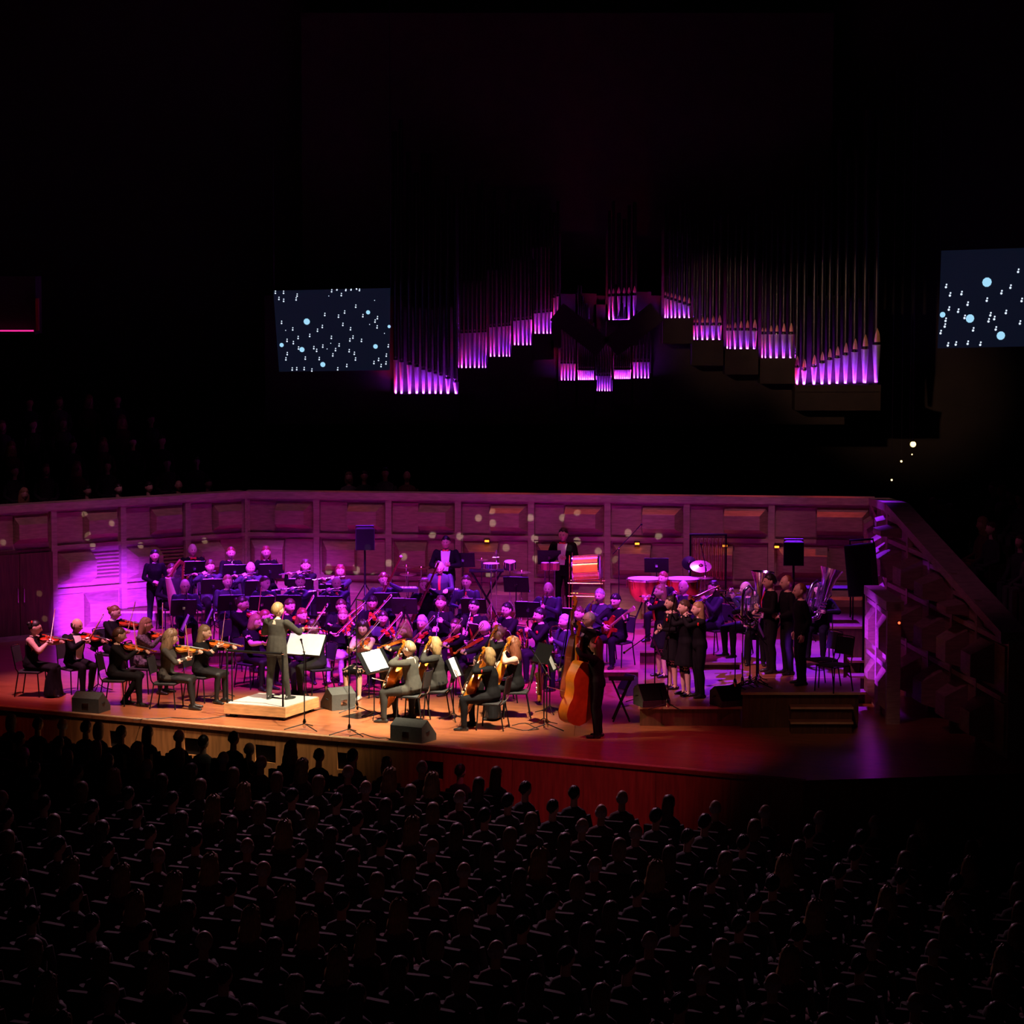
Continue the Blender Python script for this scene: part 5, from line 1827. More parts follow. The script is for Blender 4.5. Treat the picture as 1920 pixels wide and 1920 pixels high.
CATS = dict(violin='violin', viola='viola', cello='cello', bass='double bass', bow='bow', flute='flute', clarinet='clarinet', bassoon='bassoon', tenor_sax='saxophone', alto_sax='saxophone', trumpet='trumpet', trombone='trombone',
            horn='horn', tuba='tuba', guitar='guitar')


def musician(who, desc, px, py, face, inst, sex, hair, z0=0.0, sit=True, **kw):
    o = dict(who=who, desc=desc, px=(px, py), face=face, inst=inst, sex=sex, hair=hair, z0=z0, sit=sit, **kw)
    o.setdefault('group', 'orchestra players')
    if inst == 'violin' or inst == 'viola':
        o.setdefault('hyaw', 22)
        o.setdefault('hpitch', 8)
    if inst == 'cello':
        o.setdefault('stance', 0.24)
    person(o)
    M = o['M']
    for kind, name, ML in o.get('place', ()):
        swap = o.get('swap')
        kn = KIND_NAME[kind]
        col = o.get('icol', '')
        lab = ('%s %s held by the %s' % (col, kn, who)).strip() if kind != 'bow' else '%s bow in the hand of the %s' % (name.replace('_bow', '').replace('_', ' '), who)
        make(kind, name, lab, CATS[kind], M @ ML, GROUPS[kind], swap)
    if sit and not kw.get('nochair'):
        make('chair', 'orchestra_chair', 'black padded chair under the %s' % who, 'chair', M, 'orchestra chairs')
    if kw.get('stand'):
        dist, dx, kind = kw['stand'] if isinstance(kw['stand'], tuple) else (0.78, 0.0, 'stand')
        SM = M @ Mx.Translation((dx, dist, 0)) @ Mx.Rotation(R(kw.get('standyaw', 0)), 4, 'Z')
        make(kind, 'music_stand', 'black music stand before the %s' % who, 'music stand', SM, 'music stands')
        zc, tilt = dict(stand=(0.90, 24), stand_low=(0.86, 30), stand_tall=(1.22, 24))[kind]
        rt_ = Mx.Rotation(-R(tilt), 3, 'X')
        mb = MB()
        for k_ in (-1, 1):
            mb.box(V((0, 0, zc)) + rt_ @ V((k_ * 0.112, -0.012 - 0.003 * (k_ > 0), 0.012 + 0.006 * k_)), (0.215, 0.010, 0.318), rot=rt_)
        so = obj('sheet_music', mb, PAPER, matrix=SM, smooth=False)
        tag(so, 'open sheets on the stand of the %s' % who, 'sheet music', 'sheet music on stands')
    return o
# ================================================================== the orchestra
m_ = musician
REDF = {VIOLINWOOD: VIOLINRED}
# ---- first violins, left of the podium
m_('leftmost violinist', 'seated person in strapless black gown bowing a violin, leftmost on the stage', 68, 1163, 80, 'violin', 'f', ('bun', 'black'), sleeve='none', leg='gown', extras=['hairflower_r'], bow=0.18, bowdip=0.65, swap=REDF, hyaw=10, vdir=12, icol='red')
m_('violinist in the open tailcoat', 'seated person in open black tailcoat and white shirt bowing a violin', 146, 1159, 42, 'violin', 'm', ('bald', 'darkbrown'), extras=['shirt', 'collar'], jacket=True, bow=0.22, bowdip=0.35, swap=REDF, skin=1, icol='red', cross=0, foot={-1: -0.1, 1: 0.05})
m_('violinist nearest the purple wall', 'person in black bowing a violin, nearest the purple lit wall', 217, 1135, 55, 'violin', 'f', ('bun', 'red'), bow=0.30, bowdip=0.55, swap=REDF, sleeve='three', extras=['collar'], icol='red')
m_('violinist behind the left floor monitor', 'person in black top and trousers bowing a pale violin behind the left monitor', 226, 1177, 82, 'violin', 'f', ('short', 'brown'), bow=0.2, bowdip=0.4, skin=1, foot={-1: -0.28, 1: 0.06}, vdrop=-0.25)
m_('violinist in the patterned top', 'person in patterned dark top with red hair flower bowing a violin', 276, 1158, 72, 'violin', 'f', ('long', 'ash'), top=mat('patterned_cloth', (0.10, 0.09, 0.11), 0.8, var=0.9, scale=30), extras=['hairflower'], bow=0.12, bowdip=0.75, leg='stockings', bottom=STOCKING, icol='orange')
m_('violinist in the grey top', 'person in grey top and dark skirt bowing an orange violin at stage front', 323, 1182, 78, 'violin', 'f', ('curly', 'ash'), top=GREYCLOTH, sleeve='three', leg='stockings', bottom=STOCKING, bow=0.3, bowdip=0.6, swap={VIOLINWOOD: CELLOWOOD}, icol='orange', foot={-1: 0.02, 1: 0.1})
m_('violinist left of the podium rail', 'person in black with red hair flower bowing a violin left of podium rail', 386, 1172, 62, 'violin', 'f', ('long', 'ash'), extras=['hairflower'], leg='stockings', bottom=STOCKING, sleeve='three', bow=0.12, bowdip=0.65, icol='bright orange')
m_('violinist left above the conductor', 'person in black bowing a red violin, back row left of the conductor', 456, 1118, 62, 'violin', 'f', ('bun', 'darkbrown'), z0=0, bow=0.18, bowdip=0.55, swap=REDF, icol='dark red', scale=1.04)
m_('violist hidden by the conductor', 'person in black bowing a viola, half hidden beside the conductor', 482, 1152, 45, 'viola', 'f', ('bob', 'blond'), sleeve='short', leg='stockings', bottom=STOCKING, bow=0.35, bowdip=0.5, hpitch=14)
m_('player peeping past the conductor', 'person in black with only the head showing left of the conductor', 499, 1143, 60, 'violin', 'f', ('bun', 'red'), bow=0.1, bowdip=0.1)
m_('player right behind the conductor', 'person in black directly behind the head of the conductor', 545, 1123, 20, 'violin', 'f', ('short', 'brown'), bow=0.3, bowdip=0.75, scale=1.04)
m_('violinist right of the conductor', 'person in black bowing a violin just right of the conductor', 568, 1141, 15, 'violin', 'f', ('long', 'red'), bow=0.25, bowdip=0.65, leg='stockings', bottom=STOCKING)
m_('violinist facing the conductor', 'person in greyish shirt and trousers bowing a violin, facing the conductor', 583, 1163, -62, 'violin', 'm', ('short', 'brown'), top=CHARCOAL, bottom=CHARCOAL, bow=0.2, bowdip=0.65, sleeve='long', hpitch=22)
m_('violinist in the pale skirt', 'person with a draped pale skirt bowing a red violin in the centre', 643, 1142, -22, 'violin', 'f', ('long', 'ash'), bottom=PALECLOTH, leg='stockings', bow=0.25, bowdip=0.60, swap=REDF, icol='red')
m_('player with spectacles', 'person in black with spectacles seated behind the pale skirt violinist', 640, 1124, -10, 'violin', 'm', ('short', 'brown'), extras=['glasses'], bow=0.3, bowdip=0.35, scale=1.04)
m_('violinist in the light dress', 'person in sleeveless light dress with bare legs bowing a violin near the front', 680, 1165, -28, 'violin', 'f', ('curly', 'darkbrown'), sleeve='none', top=mat('peach_cloth', (0.35, 0.16, 0.13), 0.7, var=0.2), leg='bare', bottom=BLACKCLOTH, bow=0.28, bowdip=0.70, skin=1, shoe=mat('pale_shoe', (0.6, 0.5, 0.45), 0.4, var=0.1))
m_('violist in the red tie', 'person in dark shirt and red tie with raised viola bow', 698, 1118, -18, 'viola', 'm', ('short', 'black'), extras=['tie', 'corsage'], bow=0.3, bowdip=0.65, hpitch=18, scale=1.04)
m_('violist below the red tie player', 'person in navy shirt bowing a red viola in the middle', 718, 1146, -12, 'viola', 'm', ('short', 'darkbrown'), top=NAVYCLOTH, bow=0.35, bowdip=0.65, swap=REDF, icol='red')
m_('violist behind the front cellist', 'person in dark top bent over an orange viola behind the front cellist', 755, 1168, -68, 'viola', 'f', ('bob', 'blond'), bow=0.24, bowdip=0.75, hpitch=16, leg='stockings', bottom=CHARCOAL, top=CHARCOAL, extras=['corsage'], icol='orange', swap={VIOLINWOOD: CELLOWOOD})
m_('violist under the second bassoonist', 'person in dark blouse bowing a red viola below the second bassoonist', 790, 1155, -40, 'viola', 'f', ('bob', 'grey'), bow=0.3, bowdip=0.65, hpitch=14, swap=REDF, icol='deep red')
# ---- cellos and violas at the right of the podium
m_('cellist in the grey jacket', 'person in grey jacket bowing an orange cello, nearest the stage edge', 766, 1202, -108, 'cello', 'm', ('short', 'ash'), top=GREYCLOTH, bottom=CHARCOAL, jacket=True, bow=0.2, icol='bright orange', hyaw=-10)
m_('second cellist', 'person in dark jacket bowing a cello behind the grey jacket', 814, 1194, -98, 'cello', 'f', ('bob', 'blond'), top=CHARCOAL, jacket=True, bow=0.3, bowtilt=0.2, icol='amber')
m_('violist in the red scarf', 'person with red scarf and spectacles bowing a viola', 853, 1160, -55, 'viola', 'f', ('pony', 'brown'), extras=['scarf', 'glasses'], bow=0.28, bowdip=0.70, swap={VIOLINWOOD: CELLOWOOD}, icol='orange red')
m_('violist in the dark jacket', 'person in dark jacket bowing a viola beside the red scarf violist', 906, 1163, -78, 'viola', 'm', ('bald', 'grey'), top=CHARCOAL, bottom=CHARCOAL, jacket=True, bow=0.15, bowdip=0.35, vdrop=-0.35, icol='amber')
m_('cellist with raised hand', 'person in dark long sleeves with hand high on a cello neck', 934, 1172, -82, 'cello', 'f', ('bun', 'blond'), top=CHARCOAL, bow=0.25, icol='reddish')
m_('frontmost right cellist', 'person in black trousers bowing an orange cello, red corsage on arm, front right', 915, 1214, -103, 'cello', 'f', ('bob', 'blond'), extras=['armflower'], bow=0.12, bowtilt=-0.55, icol='orange brown')
m_('sleeveless cellist', 'person in sleeveless black dress bowing a cello beside the tall stands', 960, 1196, -88, 'cello', 'f', ('curly', 'red'), sleeve='none', leg='gown', bow=0.3, bowtilt=0.3, icol='glossy brown')
# ---- conductor
m_('conductor', 'standing conductor in grey suit with raised hands, seen from behind on the podium', 521, 1130, 152, 'conduct', 'm', ('full', 'blond'), z0=0.24, sit=False, top=GREYCLOTH, bottom=GREYCLOTH, jacket=True, scale=0.965, hyaw=-22, stance=0.15, extras=['collar'], foot={-1: 0.0, 1: 0.12})
# ---- basses
m_('front double bassist', 'standing person in long black dress holding an orange double bass, front right', 1117, 1195, -106, 'bass', 'f', ('long', 'brown'), sit=False, leg='trousers', scale=0.95, extras=['scarf', 'headband'], icol='large orange')
m_('second double bassist', 'standing person in dark jacket with a red double bass behind the front bassist', 1104, 1147, -78, 'bass', 'm', ('thin', 'grey'), sit=False, top=CHARCOAL, jacket=True, extras=['shirt', 'glasses'], swap={CELLOWOOD: BASSRED}, icol='tilted red', z0=0.0)
# ---- saxophones
m_('saxophonist beside the sleeveless cellist', 'person in black suit playing a saxophone above the sleeveless cellist', 950, 1130, -48, 'alto', 'm', ('short', 'black'), extras=['glasses'], stand=(0.72, 0.0, 'stand_low'))
m_('saxophonist with the red corsage', 'person in black jacket with red corsage playing saxophone', 1011, 1140, -62, 'alto', 'm', ('full', 'black'), extras=['corsage'], stand=(0.74, 0.0, 'stand_low'))
m_('grey suited saxophonist', 'person in charcoal suit playing saxophone left of the basses', 1058, 1152, -58, 'sax', 'm', ('short', 'grey'), top=NAVYCLOTH, jacket=True, saxtilt=6)
m_('player behind the grey saxophonist', 'person in black half hidden between saxophonist and bassist', 1086, 1138, -40, 'clarinet', 'm', ('short', 'brown'), skin=1)
m_('baritone saxophonist', 'person in blue lit shirt playing a long saxophone below the bow-tied percussionist', 1028, 1091, -12, 'sax', 'm', ('bald', 'grey'), z0=R1Z, top=NAVYCLOTH, extras=[], stand=(0.75, 0.25, 'stand'))
m_('saxophonist under the bass drum', 'person in blue lit shirt playing a saxophone below the big orange drum', 1124, 1104, -25, 'sax', 'm', ('short', 'grey'), z0=R1Z, top=NAVYCLOTH, stand=(0.75, 0.2, 'stand'))
m_('bass guitarist', 'person in black holding a bass guitar with raised neck right of the basses', 1152, 1114, -35, 'guitar', 'm', ('short', 'black'), z0=R1Z, hpitch=14)
# ---- first wind row
m_('front wind player at far left', 'person in dark shirt with spectacles behind a black stand right of the harp', 347, 1086, 15, 'clarinet', 'm', ('thin', 'grey'), z0=R1Z, extras=['glasses'], stand=(0.78, 0.14, 'stand'), top=NAVYCLOTH)
m_('second front wind player', 'person in blue lit shirt behind a stand, second right of the harp', 427, 1078, 20, 'clarinet', 'm', ('short', 'blond'), z0=R1Z, stand=(0.78, 0.14, 'stand'), top=NAVYCLOTH)
m_('wind player in short sleeves', 'person in short-sleeved navy top behind a stand, head turned', 497, 1080, 12, 'horn', 'f', ('pony', 'brown'), z0=R1Z, sleeve='short', top=NAVYCLOTH, stand=(0.78, 0.14, 'stand'), hyaw=40)
m_('flautist in the purple shirt', 'person in bright purple lit shirt playing flute, above the conductor', 563, 1078, 5, 'flute', 'm', ('short', 'brown'), z0=R1Z, top=NAVYCLOTH, stand=(0.78, 0.24, 'stand'))
m_('flautist behind the thin microphones', 'person in purple lit shirt playing flute behind two microphone stands', 631, 1080, 5, 'flute', 'm', ('bald', 'grey'), z0=R1Z, top=NAVYCLOTH, stand=(0.78, 0.16, 'stand'), extras=['tie'])
m_('first bassoonist', 'person in dark shirt and white tie strip playing a bassoon', 719, 1074, 12, 'bassoon', 'm', ('full', 'red'), z0=R1Z, top=NAVYCLOTH, stand=(0.8, 0.1, 'stand'))
m_('second bassoonist', 'person in dark dress playing a bassoon before the keyboards', 796, 1084, -5, 'bassoon', 'f', ('long', 'blond'), z0=R1Z, stand=(0.8, 0.3, 'stand'))
m_('clarinettist in the red tie', 'person in dark suit and red tie playing a long black clarinet', 874, 1079, -10, 'clarinet', 'm', ('short', 'brown'), z0=R1Z, extras=['tie', 'collar'], stand=(0.85, -0.3, 'stand_low'), top=NAVYCLOTH)
m_('wind player in the centre', 'person in dark blue top playing a clarinet below the keyboard player', 826, 1117, -10, 'clarinet', 'f', ('long', 'brown'), z0=0, scale=1.05)
m_('clarinettist with spectacles', 'person with red tie and spectacles seated below the long clarinet player', 888, 1124, -25, 'clarinet', 'm', ('full', 'black'), z0=0, extras=['glasses', 'tie'], scale=1.04)
# ---- second wind row
m_('harpist', 'person in dark suit seated behind the harp at the left', 322, 1057, 30, 'lap', 'm', ('short', 'brown'), z0=R1Z, extras=['collar'])
m_('left second row flautist', 'person in dark top playing flute, second row left', 394, 1050, 18, 'flute', 'm', ('full', 'brown'), z0=R1Z, top=NAVYCLOTH, stand=(0.8, 0.1, 'stand'))
m_('middle second row flautist', 'person in purple lit shirt playing flute, second row centre left', 470, 1053, 15, 'flute', 'm', ('bald', 'grey'), z0=R1Z, top=NAVYCLOTH, stand=(0.8, 0.0, 'stand'))
m_('flautist beside the loudspeaker', 'person in dark jacket playing flute, left of the back loudspeaker', 573, 1049, 10, 'flute', 'f', ('long', 'brown'), z0=R1Z, stand=(0.8, 0.2, 'stand'))
m_('flautist below the loudspeaker', 'person in dark blue top playing flute, nearest the back loudspeaker', 638, 1059, 5, 'flute', 'f', ('bob', 'red'), z0=R1Z, top=NAVYCLOTH, extras=['corsage'], stand=(0.8, 0.2, 'stand'))
# ---- third wind row and standing player at the left
m_('standing player behind the harp', 'standing person in black beside the purple wall, behind the harp', 290, 1031, 20, 'clasp', 'f', ('long', 'black'), z0=R1Z, sit=False, scale=0.93, extras=['collar'], leg='trousers')
m_('leftmost horn player', 'person in black with red collar playing horn in the back left row', 361, 1019, 18, 'horn', 'm', ('bald', 'grey'), z0=R2Z, extras=['bowtie'], stand=(0.7, 0.1, 'stand'))
m_('middle horn player', 'person in black playing a wind instrument, second in the back row', 433, 1025, 12, 'clarinet', 'f', ('pony', 'red'), z0=R2Z, stand=(0.7, 0.0, 'stand'), scale=1.0)
m_('last back row player', 'person in black playing horn, right end of the back left row', 499, 1024, 12, 'horn', 'f', ('long', 'red'), z0=R2Z, stand=(0.7, 0.0, 'stand'))
# ---- percussion and keyboards
m_('keyboard player', 'person in dark shirt and red tie at a keyboard in the centre back', 824, 1053, -5, 'keys', 'm', ('bald', 'grey'), z0=R1Z, extras=['tie'], top=NAVYCLOTH, hpitch=20)
m_('left bow-tied percussionist', 'standing person in black suit with red bow tie and white shirt, centre back', 836, 1005, -5, 'hold', 'm', ('short', 'black'), z0=R1Z, sit=False, jacket=True, extras=['shirt', 'bowtie'], skin=1)
m_('tall bow-tied percussionist', 'tall standing person in black suit with white shirt beside the orange bass drum', 1056, 990, -15, 'hold', 'm', ('short', 'black'), z0=R1Z, sit=False, jacket=True, extras=['shirt', 'bowtie'], scale=1.06, skin=1)
# ---- right side players
m_('timpanist', 'person in black seated just behind the timpani', 1243, 1072, -35, 'lap', 'f', ('short', 'red'), z0=R1Z, nochair=False)
m_('player behind the flute players', 'person in purple lit shirt seated behind the standing flute players', 1281, 1088, -35, 'trumpet', 'm', ('bald', 'grey'), z0=R1Z, top=NAVYCLOTH)
m_('trombonist', 'person in dark blue top playing a brass trombone beside the flute players', 1337, 1089, -55, 'trombone', 'f', ('bob', 'darkbrown'), z0=0.45, top=NAVYCLOTH, tdip=-0.3)
m_('trumpeter', 'person in dark shirt playing a raised trumpet left of the tuba', 1398, 1090, -62, 'trumpet', 'm', ('bald', 'grey'), z0=RBZ, top=NAVYCLOTH, tdip=0.3)
m_('left tuba player', 'person in black hidden behind the left silver tuba', 1420, 1100, -8, 'tuba', 'm', ('short', 'black'), z0=RBZ, tubayaw=10, tubatilt=4, extras=['tie'])
m_('right tuba player', 'person in black behind the right silver tuba', 1536, 1092, -15, 'tuba', 'm', ('short', 'black'), z0=RBZ, tubayaw=35, tubatilt=16)
# ---- standing group on the right risers
m_('leftmost standing flautist', 'standing person in dark dress with red scarf playing flute', 1238, 1096, -68, 'flute', 'f', ('long', 'blond'), z0=RAZ, sit=False, scale=0.96, leg='bare', sleeve='three', extras=['scarf'])
m_('second standing flautist', 'standing person in dark dress, second of the flute players', 1258, 1117, -70, 'hold', 'f', ('long', 'darkbrown'), z0=RAZ, sit=False, scale=0.94, leg='bare', skin=1, extras=['corsage'])
m_('third standing flautist', 'standing person in black skirt playing flute, third of the flute players', 1283, 1125, -72, 'flute', 'f', ('short', 'brown'), z0=RAZ, sit=False, scale=0.95, leg='bare', extras=['armflower'])
m_('rightmost standing flautist', 'standing person in black trousers playing flute, rightmost of the flute players', 1309, 1128, -75, 'flute', 'f', ('long', 'blond'), z0=RAZ, sit=False, scale=0.95, leg='trousers', extras=['armflower'])
m_('left singer', 'standing person in black with red tie holding sheets, left of three singers', 1443, 1076, -78, 'hold', 'm', ('short', 'black'), z0=RBZ, sit=False, extras=['tie'], skin=1)
m_('middle singer', 'standing person in black with clasped hands, middle of three singers', 1475, 1078, -74, 'clasp', 'm', ('thin', 'red'), z0=RBZ, sit=False, skin=1)
m_('right singer', 'standing person in black with one lowered hand, rightmost of three singers', 1500, 1093, -80, 'sides', 'm', ('thin', 'red'), z0=RBZ, sit=False, skin=1)

# ================================================================== props
# ---- podium with rail
pd = [at_z(420, 1318, 0.24), at_z(535, 1326, 0.24), at_z(594, 1306, 0.24), at_z(487, 1298, 0.24)]
ax = (pd[1] - pd[0])
w1 = ax.length
PM = frame_of((pd[0].x, pd[0].y, 0), (ax.x, ax.y, 0), (0, 0, 1))
dep = abs((PM.inverted() @ pd[2]).y)
pod = thing('podium', 'wooden conductor podium with grey carpet top at the stage front', 'podium', matrix=PM)
obj('podium_box', MB().box((w1 / 2, dep / 2, 0.145), (w1, dep, 0.17)), PODIUMWOOD, parent=pod, smooth=False)
obj('carpet', MB().box((w1 / 2, dep / 2, 0.235), (w1 - 0.03, dep - 0.03, 0.01)), CARPET, parent=pod, smooth=False)
for x in (0.12, w1 - 0.12):
    for y in (0.12, dep - 0.12):
        obj('foot', MB().box((x, y, 0.03), (0.1, 0.1, 0.06)), BLACKMETAL, parent=pod, smooth=False)
rl = obj('rail_post', MB().tube([(0.05, 0.03, 0.24), (0.05, 0.03, 1.13)], 0.018, 8), BLACKMETAL, parent=pod)
obj('rail_post', MB().tube([(w1 - 0.06, 0.03, 0.24), (w1 - 0.06, 0.03, 1.13)], 0.018, 8), BLACKMETAL, parent=pod)
obj('rail_post', MB().tube([(0.05, 0.20, 0.24), (0.05, 0.20, 1.13)], 0.012, 8), BLACKMETAL, parent=pod)
obj('handrail', MB().tube([(0.05, 0.20, 1.13), (0.05, 0.03, 1.14), (w1 - 0.06, 0.03, 1.14)], 0.021, 8), BLACKMETAL, parent=pod)
for k in range(2):
    obj('rail_knob', MB().ball(((0.05, w1 - 0.06)[k], 0.03, 1.145), 0.026, 8, 6), CHROME, parent=pod)


def stand_at(kind, px, py, zc, face, label, z0=0.0, sheets=None, slab=None, shift=0.0):
    """stand whose desk centre shows at a pixel; face: the way its desk faces (towards the player)"""
    zc = dict(stand=0.90, stand_low=0.86, stand_wide=0.98, stand_tall=1.22)[kind]
    p = at_z(px, py, z0 + zc)
    th = yaw_of(face + 180)
    M = Mx.Translation((p.x, p.y, z0)) @ Mx.Rotation(th, 4, 'Z')
    make(kind, 'music_stand', label, 'music stand', M, 'music stands')
    if sheets:
        w_, h_, n_ = sheets
        tilt = dict(stand=24, stand_low=30, stand_wide=32, stand_tall=24)[kind]
        rot = Mx.Rotation(-R(tilt), 3, 'X')
        mb = MB()
        for k in range(n_):
            x = shift + (k - (n_ - 1) / 2) * (w_ + 0.004)
            mb.box(V((0, 0, zc)) + rot @ V((x, -0.010 - 0.002 * k, 0.01 + 0.012 * (k % 2))), (w_, 0.004, h_), rot=rot)
        o = obj('sheet_music', mb, PAPER, matrix=M, smooth=False)
        tag(o, slab, 'sheet music', 'sheet music on stands')
    return M


# conductor's wide score stand
stand_at('stand_wide', 572, 1210, 0.98, 152 + 180, 'wide black score stand in front of the conductor', 0.0, (0.36, 0.40, 2), 'large white open score on the stand of the conductor')
# stands of the strings
stand_at('stand', 181, 1203, 0.98, -70, 'black music stand between tailcoat violinist and monitor violinist')
stand_at('stand', 410, 1212, 0.98, -95, 'tilted black music stand left of the podium rail')
stand_at('stand', 348, 1168, 0.98, -75, 'black music stand with white page behind grey top violinist', 0, (0.22, 0.32, 1), 'white page standing behind the grey top violinist')
stand_at('stand', 393, 1156, 0.98, -80, 'black music stand with narrow white page below the harp', 0, (0.2, 0.30, 1), 'narrow white page right of the harp')
stand_at('stand', 622, 1190, 0.98, 160, 'black music stand beside the tall microphone stand')
stand_at('stand_low', 690, 1205, 0.86, 150, 'black music stand before the light dress violinist')
stand_at('stand_wide', 703, 1240, 0.98, 58, 'black stand holding bright white sheets before the front cellist', 0, (0.27, 0.36, 2), 'two bright white sheets before the front grey jacket cellist')
stand_at('stand', 852, 1252, 0.98, 70, 'black stand with one white sheet between the front cellists', 0, (0.24, 0.33, 1), 'single white sheet between the front cellists')
stand_at('stand_tall', 1018, 1225, 1.22, -60, 'tall black stand right of the sleeveless cellist')
stand_at('stand', 1033, 1240, 0.98, 75, 'black stand with cream sheet before the double basses', 0, (0.2, 0.32, 1), 'cream sheet before the double basses')
stand_at('stand', 600, 1168, 0.98, 170, 'black music stand behind the facing violinist')
stand_at('stand', 1230, 1212, 1.0, 95, 'slanting black stand before the standing flute players', RAZ)
stand_at('stand', 1425, 1181, 1.0, 80, 'black stand with pale sheets before the three singers', RBZ, (0.22, 0.3, 1), 'pale sheets before the three singers')
stand_at('stand_tall', 868, 1050, 1.22, 175, 'black music stand before the left bow-tied percussionist', R1Z)
stand_at('stand_tall', 1030, 1045, 1.22, 175, 'dark blue lit stand before the tall bow-tied percussionist', R1Z)
stand_at('stand_tall', 1231, 1060, 1.22, 175, 'black music stand behind the timpani', R1Z)
stand_at('stand_tall', 968, 1096, 1.10, 170, 'black stand with white sheet edge left of baritone saxophonist', R1Z, (0.24, 0.32, 1), 'grey sheet left of the baritone saxophonist')

# baton
o = next(q for q in PEOPLE if q['who'] == 'conductor')
hp = o['M'] @ o['hands'][1][0]
b = thing('baton', 'thin white baton in the right hand of the conductor', 'baton', loc=hp + V((0.02, -0.02, 0.02)))
obj('shaft', MB().tube([(0, 0, 0), (0.30, 0.14, -0.03)], [0.004, 0.002], 5), PAPER, parent=b)
obj('grip', MB().ball((0, 0, 0), (0.018, 0.012, 0.012), 8, 6), MAPLE, parent=b)


# ---- microphone stands
def mic_stand(px, py, h, label, boom=None, z0=0.0, legs=0.34, mic_dir=None):
    """base pixel on the floor, pole height, boom (dx, dy, dz) from the pole top"""
    p = at_z(px, py, z0)
    t = thing('microphone_stand', label, 'microphone stand', loc=p, group='microphone stands')
    obj('pole', MB().tube([(0, 0, 0.06), (0, 0, h)], 0.010, 7), BLACKMETAL, parent=t)
    obj('base_hub', MB().lathe([(0.02, 0.03), (0.035, 0.06), (0.03, 0.14), (0.016, 0.18)], 10), CHROME, parent=t)
    for k in range(3):
        a = R(-60 + 120 * k + px % 40)
        obj('leg', MB().tube([(0, 0, 0.10), (legs * math.cos(a), legs * math.sin(a), 0.012)], 0.009, 6), BLACKMETAL, parent=t)
    e = V((0, 0, h))
    if boom:
        bv = V(boom)
        e = V((0, 0, h)) + bv
        obj('boom_arm', MB().tube([V((0, 0, h)) - bv * 0.35, e], 0.0085, 7), BLACKMETAL, parent=t)
        obj('boom_clutch', MB().ball((0, 0, h), 0.022, 8, 6), CHROME, parent=t)
        d = bv.normalized()
    else:
        d = V(mic_dir or (0.4, 0.3, 0.1)).normalized()
    mc = obj('microphone', MB().tube([e, e + d * 0.12], [0.012, 0.014], 8), CHROME, parent=t)
    obj('grille', MB().ball(e + d * 0.14, 0.022, 10, 8), GRILLE, parent=mc)
    return t


mic_stand(571, 1368, 1.30, 'microphone tripod stand in front of the podium', boom=(-0.05, 0.25, 0.1))
mic_stand(655, 1378, 1.62, 'microphone tripod stand right of the podium at the stage edge', boom=(0.05, 0.3, 0.05))
mic_stand(612, 1298, 1.95, 'tall thin microphone stand beside the facing violinist', mic_dir=(-0.5, 0.3, 0.15))
mic_stand(669, 1335, 1.95, 'tall thin microphone stand before the light dress violinist', mic_dir=(0.6, 0.2, -0.15))
mic_stand(1025, 1368, 0.95, 'tangled microphone stand beside the tall sheet stands', boom=(-0.2, 0.1, 0.3))
mic_stand(1252, 1330, 1.2, 'boom microphone stand left of the flute players', boom=(0.1, 0.2, 0.55), z0=RAZ)
mic_stand(1210, 1316, 1.1, 'diagonal boom microphone stand with purple lit arm', boom=(-0.25, 0.1, -0.2), z0=RAZ)
mic_stand(1160, 1190, 1.75, 'tall overhead boom microphone behind the saxophones', boom=(0.35, -0.1, 0.38), z0=R1Z)
mic_stand(1322, 1180, 1.3, 'boom microphone stand over the cymbals', boom=(-0.06, 0.1, 0.3), z0=R1Z)
mic_stand(1418, 1288, 0.9, 'boom microphone stand rising toward the trumpeter', boom=(-0.5, 0.1, 0.55), z0=RBZ)
for k in range(4):
    mic_stand(1378 + 14 * k, 1292 - 3 * k, 1.15 - 0.03 * k, ['first', 'second', 'third', 'fourth'][k] + ' slim pole of the stand cluster left of the singers', z0=RBZ, legs=0.22, mic_dir=(-0.4, 0.2, 0.3))


# ---- floor monitors (wedges)
def wedge(px, py, w, d, h, face, label, z0=0.0):
    """loudspeaker wedge lying on the floor; front grille tilts up towards `face`"""
    p = at_z(px, py, z0)
    M = Mx.Translation((p.x, p.y, z0)) @ Mx.Rotation(yaw_of(face), 4, 'Z')
    t = thing('floor_monitor', label, 'loudspeaker', matrix=M, group='floor monitors')
    prof = [(-d / 2, 0.0), (d / 2, 0.0), (d / 2, h * 0.28), (-d * 0.10, h), (-d / 2, h * 0.72)]
    fr = Mx(((0, 0, 1, -w / 2), (1, 0, 0, 0), (0, 1, 0, 0.001), (0, 0, 0, 1)))
    obj('cabinet', MB().prism(prof, 0, w, frame=fr), SPEAKERBOX, parent=t, smooth=False)
    a, b = V((0, d / 2, h * 0.28)), V((0, -d * 0.10, h))
    c = (a + b) / 2
    up = (b - a)
    rot = Mx.Rotation(math.atan2(up.z, up.y) - PI / 2, 3, 'X')
    obj('grille', MB().box(c + rot @ V((0, 0.0, 0)) + (rot @ V((0, 1, 0))) * (0.008 if (rot @ V((0, 1, 0))).z > 0 else -0.008), (w * 0.93, 0.014, up.length * 0.93), rot=rot), GRILLE, parent=t, smooth=False)
    for s in (-1, 1):
        obj('handle', MB().tube([(s * (w / 2 + 0.002), -d * 0.2, h * 0.45), (s * (w / 2 + 0.016), -d * 0.1, h * 0.5), (s * (w / 2 + 0.002), d * 0.02, h * 0.5)], 0.010, 6), BLACKPLASTIC, parent=t)
    obj('socket_plate', MB().box((0, -d / 2 - 0.004, h * 0.35), (0.12, 0.008, 0.09)), CHROME, parent=t, smooth=False)
    return t


